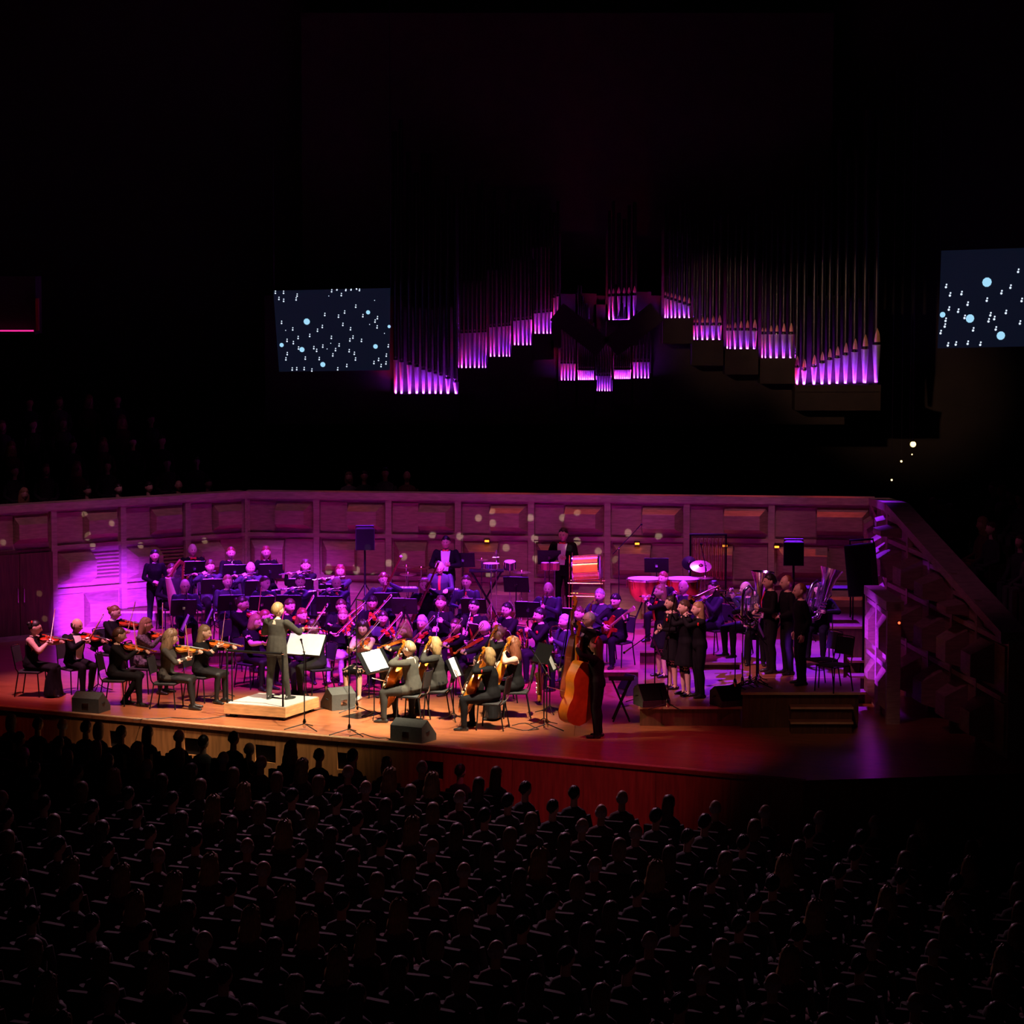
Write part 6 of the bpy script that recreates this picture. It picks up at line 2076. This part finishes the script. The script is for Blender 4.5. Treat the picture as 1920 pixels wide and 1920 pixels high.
wedge(171, 1333, 0.52, 0.42, 0.34, 160, 'grey floor monitor at the left stage edge below the violins')
wedge(775, 1388, 0.60, 0.45, 0.36, 150, 'grey floor monitor at the stage edge in front of the cellos')
wedge(634, 1328, 0.46, 0.45, 0.38, -150, 'tilted grey floor monitor right of the podium')
wedge(1222, 1322, 0.5, 0.42, 0.36, 20, 'dark floor monitor at the foot of the flute players', RAZ)
wedge(1366, 1322, 0.5, 0.4, 0.33, 25, 'black floor monitor on the low riser beside the taller riser', RAZ)
wedge(1180, 1302, 0.34, 0.3, 0.36, -60, 'blue lit floor monitor beside the keyboard stand', 0.0)


# ---- loudspeakers on poles
def pole_speaker(px, py, z0, zc, w, d, h, face, label, tilt=0, spread=0.5):
    p = at_z(px, py, zc)
    M = Mx.Translation((p.x, p.y, z0)) @ Mx.Rotation(yaw_of(face), 4, 'Z')
    t = thing('loudspeaker', label, 'loudspeaker', matrix=M, group='loudspeakers on stands')
    rot = Mx.Rotation(R(tilt), 3, 'Y')
    zz = zc - z0
    prof = [(-w / 2, d / 2), (w / 2, d / 2), (w * 0.32, -d / 2), (-w * 0.32, -d / 2)]
    fr = Mx.Translation((0, 0, zz)) @ rot.to_4x4()
    obj('cabinet', MB().prism(prof, -h / 2, h / 2, frame=fr), BLACKPLASTIC, parent=t, smooth=False)
    obj('grille', MB().box(V((0, 0, zz)) + rot @ V((0, d / 2 + 0.008, 0)), (w * 0.93, 0.014, h * 0.94), rot=rot), GRILLE, parent=t, smooth=False)
    obj('yoke', MB().tube([V((0, 0, zz)) + rot @ V(q) for q in ((-w * .45, 0, h * 0.35), (-w * .45, 0, h * 0.58), (w * .45, 0, h * 0.58), (w * .45, 0, h * 0.35))], 0.02, 6), BLACKMETAL, parent=t)
    obj('pole', MB().tube([(0, 0, 0.5), (0, 0, zz - h * 0.4)], 0.022, 8), BLACKMETAL, parent=t)
    for k in range(3):
        a = R(90 + 120 * k)
        obj('leg', MB().tube([(0, 0, 0.75), (spread * math.cos(a), spread * math.sin(a), 0.013)], 0.013, 6), BLACKMETAL, parent=t)
    return t


pole_speaker(684, 1010, R1Z, at_d(684, 1010, 59.2).z, 0.40, 0.36, 0.45, 5, 'black loudspeaker on a tripod before the back wall')
pole_speaker(1488, 1037, RBZ, at_d(1488, 1037, 52.9).z, 0.38, 0.36, 0.44, -5, 'black loudspeaker on a stand between the two tubas')
pole_speaker(1620, 1068, 0.0, at_d(1620, 1068, 50.6).z, 0.50, 0.45, 0.92, -30, 'big black loudspeaker tilted on its stand at the right wing', tilt=6, spread=0.16)

# ---- harp
hpz = at_z(322, 1185, R1Z)
hm = Mx.Translation((hpz.x, at_d(322, 1185, 56.6).y, R1Z)) @ Mx.Rotation(R(160), 4, 'Z')
pp = at_d(318, 1120, 56.6)
hm = Mx.Translation((pp.x, 56.6, R1Z)) @ Mx.Rotation(R(65), 4, 'Z')
hp_ = thing('concert_harp', 'concert harp with beaded column and pale soundboard at the left', 'harp', matrix=hm)
HARPWOOD = mat('harp_dark_wood', (0.20, 0.05, 0.02), 0.3, var=0.2, coat=0.4)
HARPPALE = mat('harp_pale_soundboard', (0.75, 0.6, 0.42), 0.4, var=0.1)
obj('column', MB().tube([(0.46, 0, 0.12), (0.50, 0, 0.7), (0.52, 0, 1.3), (0.52, 0, 1.42)], [0.035, 0.028, 0.03, 0.045], 10), HARPWOOD, parent=hp_)
obj('column_beads', (lambda b_: [b_.ball((0.475 + 0.028 * i / 16, -0.034, 0.55 + 0.048 * i), 0.014, 6, 5) for i in range(17)] and b_)(MB()), BRASS, parent=hp_)
obj('neck', MB().tube([(0.53, 0, 1.40), (0.40, 0, 1.46), (0.22, 0, 1.36), (0.06, 0, 1.22), (-0.06, 0, 1.18)], [(0.04, 0.045), (0.035, 0.05), (0.03, 0.05), (0.03, 0.045), (0.04, 0.05)], 8, side=(0, 1, 0)), HARPWOOD, parent=hp_)
obj('sound_box', MB().tube([(0.40, 0, 0.12), (0.20, 0, 0.55), (-0.06, 0, 1.18)], [(0.20, 0.08), (0.14, 0.06), (0.06, 0.04)], 10, side=(0, 1, 0)), HARPPALE, parent=hp_)
obj('base', MB().box((0.36, 0, 0.06), (0.36, 0.42, 0.12), top=0.8), HARPWOOD, parent=hp_)
sg = MB()
for i in range(22):
    t_ = i / 21
    a = V((0.40, 0, 0.14)).lerp(V((-0.03, 0, 1.08)), t_)
    b_ = V((0.47, 0, 1.38)).lerp(V((0.0, 0, 1.19)), t_)
    sg.tube([a, b_], 0.0022, 4)
obj('strings', sg, STRINGM, parent=hp_)


# ---- percussion
def drum(name, label, px, py, d, r, h, z0, shell, tilt=0, tilt_axis='X', yaw=0, stand=(0.78, 0.14, 'stand'), hardware=CHROME, lugs=8, group='drums'):
    p = at_d(px, py, d)
    t = thing(name, label, 'drum', loc=(p.x, d, z0), rotz=R(yaw), group=group)
    zc = p.z - z0
    fr = Mx.Translation((0, 0, zc)) @ Mx.Rotation(R(tilt), 4, tilt_axis)
    obj('shell', MB().lathe([(r, -h / 2), (r, h / 2)], 24, frame=fr), shell, parent=t)
    obj('drum_head', MB().lathe([(r * 0.98, h / 2), (r * 0.98, h / 2 + 0.006)], 24, frame=fr).lathe([(r * 0.98, -h / 2 - 0.006), (r * 0.98, -h / 2)], 24, frame=fr), DRUMHEAD, parent=t)
    hp2 = MB()
    for s in (-1, 1):
        hp2.lathe([(r * 1.04, s * h * 0.46), (r * 1.06, s * h * 0.5), (r * 1.0, s * h * 0.52)], 24, frame=fr, caps=False)
    obj('hoop', hp2, hardware, parent=t)
    lg = MB()
    for i in range(lugs):
        a = 2 * PI * i / lugs
        lg.tube([fr @ V((r * 1.06 * math.cos(a), r * 1.06 * math.sin(a), z_)) for z_ in (-h * 0.5, h * 0.5)], 0.006, 5)
    obj('tension_rods', lg, hardware, parent=t)
    if stand:
        st_ = MB().tube([(0, 0, 0.35), (0, 0, max(0.4, zc - h * 0.4))], 0.014, 7)
        for k in range(3):
            a = R(90 + 120 * k)
            st_.tube([(0, 0, 0.45), (0.28 * math.cos(a), 0.28 * math.sin(a), 0.01)], 0.01, 6)
        obj('stand_legs', st_, CHROME, parent=t)
    return t


bd_ = drum('bass_drum', 'big orange wooden bass drum on a frame beside the tall percussionist', 1100, 1066, 58.6, 0.27, 0.56, R1Z, DRUMWOOD, tilt=86, tilt_axis='Y', yaw=-8, stand=False, lugs=9)
fz = at_d(1100, 1066, 58.6).z - R1Z
fm = MB()
for s in (-1, 1):
    fm.tube([(s * 0.33, -0.26, 0.01), (s * 0.33, -0.26, fz + 0.3)], 0.012, 6)
    fm.tube([(s * 0.33, 0.26, 0.01), (s * 0.33, 0.26, fz + 0.3)], 0.012, 6)
for z_ in (fz - 0.28, fz - 0.55):
    for y_ in (-0.26, 0.26):
        fm.tube([(-0.36, y_, z_), (0.36, y_, z_)], 0.011, 6)
for s in (-1, 1):
    fm.tube([(s * 0.33, -0.26, fz - 0.28), (s * 0.33, 0.26, fz - 0.28)], 0.011, 6)
obj('frame', fm, BRASS, parent=bd_)
drum('bongo_drum', 'small bongo drum on a stand, left of the pair', 1022, 1062, 58.9, 0.085, 0.15, R1Z, BURGUNDY, lugs=6)
drum('bongo_drum', 'small bongo drum on a stand, right of the pair', 1040, 1062, 58.9, 0.095, 0.15, R1Z, BURGUNDY, lugs=6)
drum('snare_drum', 'silver snare drum beside the triangle stand', 921, 1061, 58.4, 0.17, 0.10, R1Z, CHROME)
drum('tom_drum', 'small black tom drum right of the triangle stand', 956, 1060, 58.9, 0.12, 0.16, R1Z, BLACKPLASTIC, tilt=12)
for k, (px, lab) in enumerate(((1210, 'left copper timpani with purple lit head'), (1281, 'right copper timpani with purple lit head'))):
    p = at_d(px, 1084, 57.6)
    t = thing('timpani', lab, 'drum', loc=(p.x, 57.6, R1Z), group='timpani')
    zt = p.z - R1Z
    r = 0.36
    obj('bowl', MB().lathe([(0.06, zt - 0.50), (0.2, zt - 0.46), (0.31, zt - 0.32), (0.35, zt - 0.14), (r, zt - 0.02)], 24), COPPER, parent=t)
    obj('drum_head', MB().lathe([(r * 1.0, zt - 0.01), (r, zt)], 28), DRUMHEAD, parent=t)
    obj('hoop', MB().lathe([(r * 1.02, zt - 0.05), (r * 1.05, zt - 0.02), (r * 1.03, zt - 0.005)], 28, caps=False), CHROME, parent=t)
    lg = MB()
    for i in range(8):
        a = 2 * PI * i / 8
        lg.tube([(r * 1.07 * math.cos(a), r * 1.07 * math.sin(a), zt), (r * 1.05 * math.cos(a), r * 1.05 * math.sin(a), zt - 0.2)], 0.008, 5)
    obj('tuning_lugs', lg, CHROME, parent=t)
    for i in range(3):
        a = R(90 + 120 * i)
        obj('leg', MB().tube([(0.06 * math.cos(a), 0.06 * math.sin(a), zt - 0.46), (0.34 * math.cos(a), 0.34 * math.sin(a), 0.012)], 0.016, 6), BLACKMETAL, parent=t)


def cymbal(px, py, d, r, z0, label, tilt=10, yaw=0, mat_=CYMBAL):
    p = at_d(px, py, d)
    t = thing('cymbal', label, 'cymbal', loc=(p.x, d, z0), rotz=R(yaw), group='cymbals')
    zc = p.z - z0
    fr = Mx.Translation((0, 0, zc)) @ Mx.Rotation(R(tilt), 4, 'X')
    obj('plate', MB().lathe([(r, 0.0), (r * 0.6, 0.012), (r * 0.22, 0.022), (r * 0.18, 0.04), (0.015, 0.05)], 28, frame=fr, caps=False), mat_, parent=t)
    obj('pole', MB().tube([(0, 0, 0.4), (0, 0, zc + 0.06)], 0.010, 6), CHROME, parent=t)
    for k in range(3):
        a = R(90 + 120 * k)
        obj('leg', MB().tube([(0, 0, 0.5), (0.25 * math.cos(a), 0.25 * math.sin(a), 0.012)], 0.009, 6), CHROME, parent=t)


cymbal(762, 1063, 59.2, 0.20, R1Z, 'orange lit cymbal left of the keyboard player, upper', 4)
cymbal(790, 1065, 59.4, 0.24, R1Z, 'purple lit cymbal just behind the orange cymbal', 3)
cymbal(765, 1077, 58.9, 0.18, R1Z, 'orange lit low cymbal left of the keyboard player', 6)
cymbal(903, 1050, 59.0, 0.15, R1Z, 'small purple lit cymbal above the percussion table', 2)
cymbal(1314, 1062, 57.9, 0.22, R1Z, 'purple lit tilted cymbal right of the timpani', 28, mat_=CYMBAL)
cymbal(1292, 1056, 58.3, 0.15, R1Z, 'dark round cymbal behind the tilted cymbal', 70, mat_=BLACKMETAL)
cymbal(1322, 1084, 57.0, 0.16, R1Z, 'low flat cymbal behind the seated trombonist', 2)
cymbal(978, 1073, 58.6, 0.18, R1Z, 'blue lit low cymbal right of the tom drum', 4)
# triangle stand
p = at_d(931, 1040, 58.6)
t = thing('triangle_stand', 'metal triangle hanging on a purple lit stand over the percussion table', 'triangle', loc=(p.x, 58.6, R1Z))
zt = p.z - R1Z
obj('pole', MB().tube([(0, 0, 0.02), (0, 0, zt + 0.1)], 0.011, 6), CHROME, parent=t)
obj('triangle', MB().tube([(-0.075, -0.02, zt - 0.05), (0.075, -0.02, zt - 0.05), (0.0, -0.02, zt + 0.09), (-0.07, -0.02, zt - 0.035)], 0.006, 6), CHROME, parent=t)
obj('base', MB().lathe([(0.16, 0.0), (0.15, 0.02), (0.02, 0.03)], 14), BLACKMETAL, parent=t)
# percussion table
p = at_d(912, 1066, 58.9)
t = thing('percussion_table', 'narrow dark percussion table before the back wall', 'table', loc=(p.x, 58.95, R1Z))
zt = p.z - R1Z
obj('table_top', MB().box((0, 0, zt - 0.05), (0.72, 0.4, 0.03)), BLACKMETAL, parent=t, smooth=False)
for sx in (-1, 1):
    for sy in (-1, 1):
        obj('leg', MB().tube([(sx * 0.32, sy * 0.16, zt - 0.06), (-sx * 0.28, sy * 0.16, 0.01)], 0.012, 6), BLACKMETAL, parent=t)


# keyboards on X stands
def keyboard(px, py, d, w, z0, label, face=0):
    p = at_d(px, py, d)
    t = thing('keyboard', label, 'keyboard', loc=(p.x, d, z0), rotz=R(face), group='keyboards')
    zt = p.z - z0
    obj('case', MB().box((0, 0, zt - 0.04), (w, 0.30, 0.07)), BLACKPLASTIC, parent=t, smooth=False)
    n = int(w / 0.0235) - 3
    ky = MB()
    for i in range(n):
        ky.box((-(n - 1) * 0.0235 / 2 + i * 0.0235, 0.05, zt), (0.022, 0.14, 0.016))
    obj('white_keys', ky, PAPER, parent=t, smooth=False)
    kb = MB()
    for i in range(n - 1):
        if i % 7 not in (2, 6):
            kb.box((-(n - 1) * 0.0235 / 2 + (i + 0.5) * 0.0235, 0.015, zt + 0.010), (0.012, 0.08, 0.018))
    obj('black_keys', kb, EBONY, parent=t, smooth=False)
    for s in (-1, 1):
        obj('stand_leg', MB().tube([(s * w * 0.32, -0.1, zt - 0.08), (-s * w * 0.32, -0.1, 0.012)], 0.014, 6), BLACKMETAL, parent=t)
        obj('stand_leg', MB().tube([(s * w * 0.32, 0.12, zt - 0.08), (-s * w * 0.32, 0.12, 0.012)], 0.014, 6), BLACKMETAL, parent=t)


keyboard(834, 1105, 58.1, 0.62, R1Z, 'keyboard under the hands of the keyboard player')
keyboard(760, 1102, 57.4, 0.52, R1Z, 'narrow keyboard left of the second bassoonist')
kt = at_z(1165, 1355, 0)
t = thing('instrument_stand', 'folded black instrument stand right of the front double bassist', 'stand', loc=kt)
for s in (-1, 1):
    obj('leg', MB().tube([(s * 0.16, 0.05, 0.72), (-s * 0.14, 0, 0.012)], 0.014, 6), BLACKMETAL, parent=t)
    obj('leg', MB().tube([(s * 0.16, 0.25, 0.72), (-s * 0.14, 0.3, 0.012)], 0.014, 6), BLACKMETAL, parent=t)
obj('tray', MB().box((0, 0.15, 0.73), (0.42, 0.3, 0.03)), BLACKPLASTIC, parent=t, smooth=False)
# baritone sax on a floor stand
p = at_z(1012, 1325, 0)
make('tenor_sax', 'saxophone', 'brass saxophone resting upright on the floor by the tall stands', 'saxophone', Mx.Translation((p.x, p.y, 0.80)), 'saxophones')

# tubular bells
p = at_d(1328, 1040, 58.9)
t = thing('tubular_bells', 'rack of tubular bells with dark frame before the back wall', 'tubular bells', loc=(p.x, 58.95, R1Z))
zt = at_d(1328, 1003, 58.9).z - R1Z
W = 0.74
for s in (-1, 1):
    obj('frame_post', MB().tube([(s * W / 2, 0, 0.02), (s * W / 2, 0, zt)], 0.020, 8), BLACKMETAL, parent=t)
    obj('foot', MB().box((s * W / 2, 0, 0.02), (0.06, 0.5, 0.04)), BLACKMETAL, parent=t, smooth=False)
obj('top_bar', MB().tube([(-W / 2 - .02, 0, zt), (W / 2 + .02, 0, zt)], 0.022, 8), BLACKMETAL, parent=t)
obj('lower_bar', MB().tube([(-W / 2, 0, zt * 0.35), (W / 2, 0, zt * 0.35)], 0.014, 8), BLACKMETAL, parent=t)
for i in range(18):
    x = -W / 2 + 0.04 + (W - 0.08) * i / 17
    obj('bell_tube', MB().tube([(x, -0.03 * (i % 2), zt - 0.05 - 0.05 * (i % 2)), (x, -0.03 * (i % 2), zt - 0.75 - 0.012 * i)], 0.011, 7), BRASS, parent=t)

# folded table and grey cases at the right back
p = at_z(1578, 1186, 0.85)
t = thing('low_table', 'dark low table behind the right singer', 'table', loc=(p.x, 54.6, 0.85))
obj('table_top', MB().box((0, 0, 0.60), (0.95, 0.5, 0.04)), NAVYCLOTH, parent=t, smooth=False)
for sx in (-1, 1):
    for sy in (-1, 1):
        obj('leg', MB().tube([(sx * 0.42, sy * 0.2, 0.58), (sx * 0.42, sy * 0.2, 0.008)], 0.016, 6), BLACKMETAL, parent=t)
for k, (px, py, fc) in enumerate(((1540, 1236, -60), (1562, 1246, -50))):
    p = at_z(px, py, RBZ + 0.45)
    make('chair', 'orchestra_chair', ['empty black chair right of the right singer', 'nearer empty black chair by the side stair'][k], 'chair', Mx.Translation((p.x, p.y, RBZ)) @ Mx.Rotation(yaw_of(fc), 4, 'Z'), 'empty chairs')
# cables on the floor
CABLE = mat('black_cable', (0.012, 0.012, 0.012), 0.5, var=0.1)


def cable(pxs, label, r=0.007):
    pts = [at_z(x, y, 0.008) for x, y in pxs]
    fine = []
    for i in range(len(pts) - 1):
        for k in range(4):
            fine.append(pts[i].lerp(pts[i + 1], k / 4) + V((0, 0.05 * math.sin(i * 2.1 + k), 0)))
    fine.append(pts[-1])
    o_ = obj('cable', MB().tube(fine, r, 6), CABLE)
    tag(o_, label, 'cable', 'cables on the stage floor')


cable([(250, 1350), (320, 1346), (380, 1347), (430, 1343), (450, 1339)], 'black cable from stage edge to the podium')
cable([(655, 1380), (680, 1376), (705, 1382), (730, 1385), (745, 1388)], 'black cable coiled left of the front floor monitor')
cable([(560, 1337), (600, 1330), (612, 1326)], 'black cable between podium and tilted monitor')
cable([(945, 1362), (980, 1370), (1010, 1366), (985, 1356), (960, 1360)], 'loop of black cable below the sleeveless cellist')

# gear bag
p = at_z(850, 1315, 0)
fuse_bodies()
# ================================================================== audience in the dark
ACLOTH = [mat('audience_dark_cloth', (0.05, 0.045, 0.05), 0.85, var=0.3), mat('audience_grey_cloth', (0.14, 0.13, 0.12), 0.85, var=0.3), mat('audience_red_cloth', (0.12, 0.04, 0.035), 0.85, var=0.3)]


def bust(k):
    """seated listener from the seat up: torso, shoulders, arms on lap, head with hair"""
    mb = MB()
    F = Mx.Translation((0, 0.02, 0.73))
    hv, hf, ht = head_geo(F, k % 2 == 0)
    mb.tube([(0, 0, -0.02), (0, 0, 0.12), (0, 0, 0.3), (0, 0, 0.42), (0, 0, 0.5), (0, 0, 0.55)], [(0.18, 0.13), (0.17, 0.13), (0.18, 0.125), (0.205, 0.11), (0.17, 0.085), (0.07, 0.06)], 14, m=1, side=(1, 0, 0))
    mb.tube([(0, 0, 0.52), (0, 0.01, 0.66)], [0.055, 0.05], 10, m=0)
    for s in (-1, 1):
        mb.tube([(s * 0.2, 0, 0.44), (s * 0.25, 0.02, 0.2), (s * 0.16, 0.26, 0.10), (s * 0.05, 0.36, 0.12)], [0.052, 0.046, 0.042, 0.03], 8, m=1)
        mb.tube([(s * 0.09, 0.0, 0.02), (s * 0.10, 0.42, 0.05), (s * 0.10, 0.42, -0.38)], [0.085, 0.065, 0.05], 8, m=1)
    mb.add(hv, hf, 0)
    st = ['short', 'bob', 'bald', 'long', 'full', 'curly'][k]
    hb = hair_geo(F, st, k)
    mb.add(hb.v, hb.f, 2)
    hc = ['darkbrown', 'ash', 'grey', 'brown', 'black', 'blond'][k]
    me = mb.mesh('listener', [SKINS[k % 3], ACLOTH[k % 3], HAIRS[hc]], angle=70)
    return me


BUSTS = [bust(k) for k in range(6)]
seat_mb = MB()
seat_mb.box((0, 0.02, -0.05), (0.5, 0.46, 0.09)).box((0, -0.22, 0.18), (0.5, 0.08, 0.52)).box((-0.27, 0.0, -0.02), (0.05, 0.44, 0.30)).box((0.27, 0.0, -0.02), (0.05, 0.44, 0.30)).box((0, -0.02, -0.27), (0.12, 0.12, 0.38))
SEAT_ME = seat_mb.mesh('theatre_seat', mat('seat_dark_plush', (0.035, 0.012, 0.012), 0.9, var=0.3), smooth=False)


def listener(p, face, k, label, group, seat=True, slabel=None, z_off=0.0):
    """p: point of the seat top"""
    M = Mx.Translation(p) @ Mx.Rotation(yaw_of(face), 4, 'Z')
    o = link('person', BUSTS[k], matrix=M)
    tag(o, label, 'person', group)
    if seat:
        s = link('theatre_seat', SEAT_ME, matrix=M)
        tag(s, slabel, 'seat', 'theatre seats')


# front row heads along the stage edge, by pixel of the head top
front = [(70, 1345, 0), (116, 1346, 2), (160, 1351, 4), (184, 1353, 1), (226, 1360, 0), (276, 1360, 3), (334, 1367, 2), (380, 1378, 4), (437, 1371, 0), (466, 1391, 2), (545, 1390, 5), (597, 1403, 0), (660, 1404, 4), (724, 1418, 1), (790, 1424, 2), (862, 1432, 0), (930, 1436, 3), (20, 1338, 1)]
ords = ['second', 'third', 'fourth', 'fifth', 'sixth', 'seventh', 'eighth', 'ninth', 'tenth', 'eleventh', 'twelfth', 'thirteenth', 'fourteenth', 'fifteenth', 'sixteenth', 'seventeenth', 'eighteenth', 'first']
HEAD = 0.86
for i, (x, y, k) in enumerate(front):
    # rows run parallel to the stage edge about 1.2 m in front of it
    A = S0 + V((-fdir.y, fdir.x, 0)) * (-1.25 if i % 2 else -1.75)
    p = at_line(x, y, A, A + fdir)
    p.z -= HEAD
    listener(p, 150, k, '%s dark head from the left in the front row below the stage' % ords[i], 'front row listeners', True, 'theatre seat of the %s front row listener from the left' % ords[i])
# further rows towards the camera, indistinguishable in the dark
rnd = random.Random(5)
n_ = 0
row = 0
dist = 3.1
while n_ < 235 and row < 18:
    A = S0 + V((-fdir.y, fdir.x, 0)) * -dist
    zs = -0.62 + 0.075 * row
    # span of the row inside the picture
    for i in range(60):
        q = A + fdir * (2.0 + i * 0.76 + 0.38 * (row % 2)) + V((rnd.uniform(-.05, .05), rnd.uniform(-.05, .05), 0))
        if q.y < 20:
            continue
        px = 960 + F_PX * q.x / q.y
        if -60 < px < 1980:
            listener(V((q.x, q.y, zs)), 150 + rnd.uniform(-12, 12), rnd.randrange(6), 'listener seen from behind in the dark stalls', 'listeners in the dark stalls', True, 'theatre seat in the dark stalls')
            n_ += 1
    dist += 1.35
    row += 1
# stalls steps under the rows
for k in range(row):
    d0 = 2.55 + 1.35 * k
    A = S0 + V((-fdir.y, fdir.x, 0)) * -d0
    B = A + fdir * 42
    C_ = B + V((-fdir.y, fdir.x, 0)) * -1.35
    D_ = A + V((-fdir.y, fdir.x, 0)) * -1.35
    struct(obj('floor_stalls_step', MB().prism([(A.x, A.y), (D_.x, D_.y), (C_.x, C_.y), (B.x, B.y)], -STAGE_H - 0.05, -1.08 + 0.075 * k), DARKPAINT, smooth=False))

# terraces behind the stage walls


def terrace(A, B, away, rows, z0, dz, gap, off, face, lab, grp, name, every=0.75, dens=0.85, lo=-99, hi=99999):
    d = (B - A)
    L = V((d.x, d.y)).length
    d = V((d.x, d.y, 0)).normalized()
    a2 = V((away[0], away[1], 0)).normalized()
    for r_ in range(rows):
        q0 = V((A.x, A.y, 0)) + a2 * (off + gap * r_ - gap * 0.55)
        q1 = q0 + d * L
        q2, q3 = q1 + a2 * gap, q0 + a2 * gap
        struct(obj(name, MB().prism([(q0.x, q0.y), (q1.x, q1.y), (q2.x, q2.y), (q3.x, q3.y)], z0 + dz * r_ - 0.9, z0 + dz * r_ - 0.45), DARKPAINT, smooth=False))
        n = int(L / every)
        for i in range(n):
            if rnd.random() > dens:
                continue
            p = V((A.x, A.y, 0)) + d * (every * (i + 0.5 + 0.4 * (r_ % 2))) + a2 * (off + gap * r_)
            p.z = z0 + dz * r_
            px = 960 + F_PX * p.x / p.y
            if not (lo < px < hi):
                continue
            listener(p, face + rnd.uniform(-15, 15), rnd.randrange(6), lab, grp, True, 'theatre seat in the dark ' + name.replace('floor_', '').replace('_', ' '))


nl = V((-dirL.y, dirL.x, 0))
if nl.y < 0:
    nl = -nl
terrace(W0, C1, nl, 5, 2.15, 0.42, 0.95, 0.9, 25, 'dim listener on the left terrace above the stage wall', 'listeners on the left terrace', 'floor_terrace_left', lo=-40, hi=470)
nr = (FR - E1)
nr = V((-(nr.y), nr.x, 0)).normalized()
if nr.x < 0:
    nr = -nr
terrace(E1 + (C2 - E1) * 0.4, FR, nr, 4, 2.35, 0.36, 0.95, 0.9, -60, 'dim listener on the right terrace beyond the sloping wall', 'listeners on the right terrace', 'floor_terrace_right', lo=1640, hi=1960)
# four people behind the back wall
for k, (x, y) in enumerate(((654, 884), (683, 882), (722, 876), (763, 882))):
    p = at_d(x, y, 62.3)
    p.z -= HEAD
    listener(p, 5, (1, 0, 4, 2)[k], 'dim person looking over the back wall, %s of four from the left' % ['first', 'second', 'third', 'fourth'][k], 'people above the back wall', True, 'seat of the %s person above the back wall' % ['first', 'second', 'third', 'fourth'][k])
q = at_d(700, 900, 62.3)
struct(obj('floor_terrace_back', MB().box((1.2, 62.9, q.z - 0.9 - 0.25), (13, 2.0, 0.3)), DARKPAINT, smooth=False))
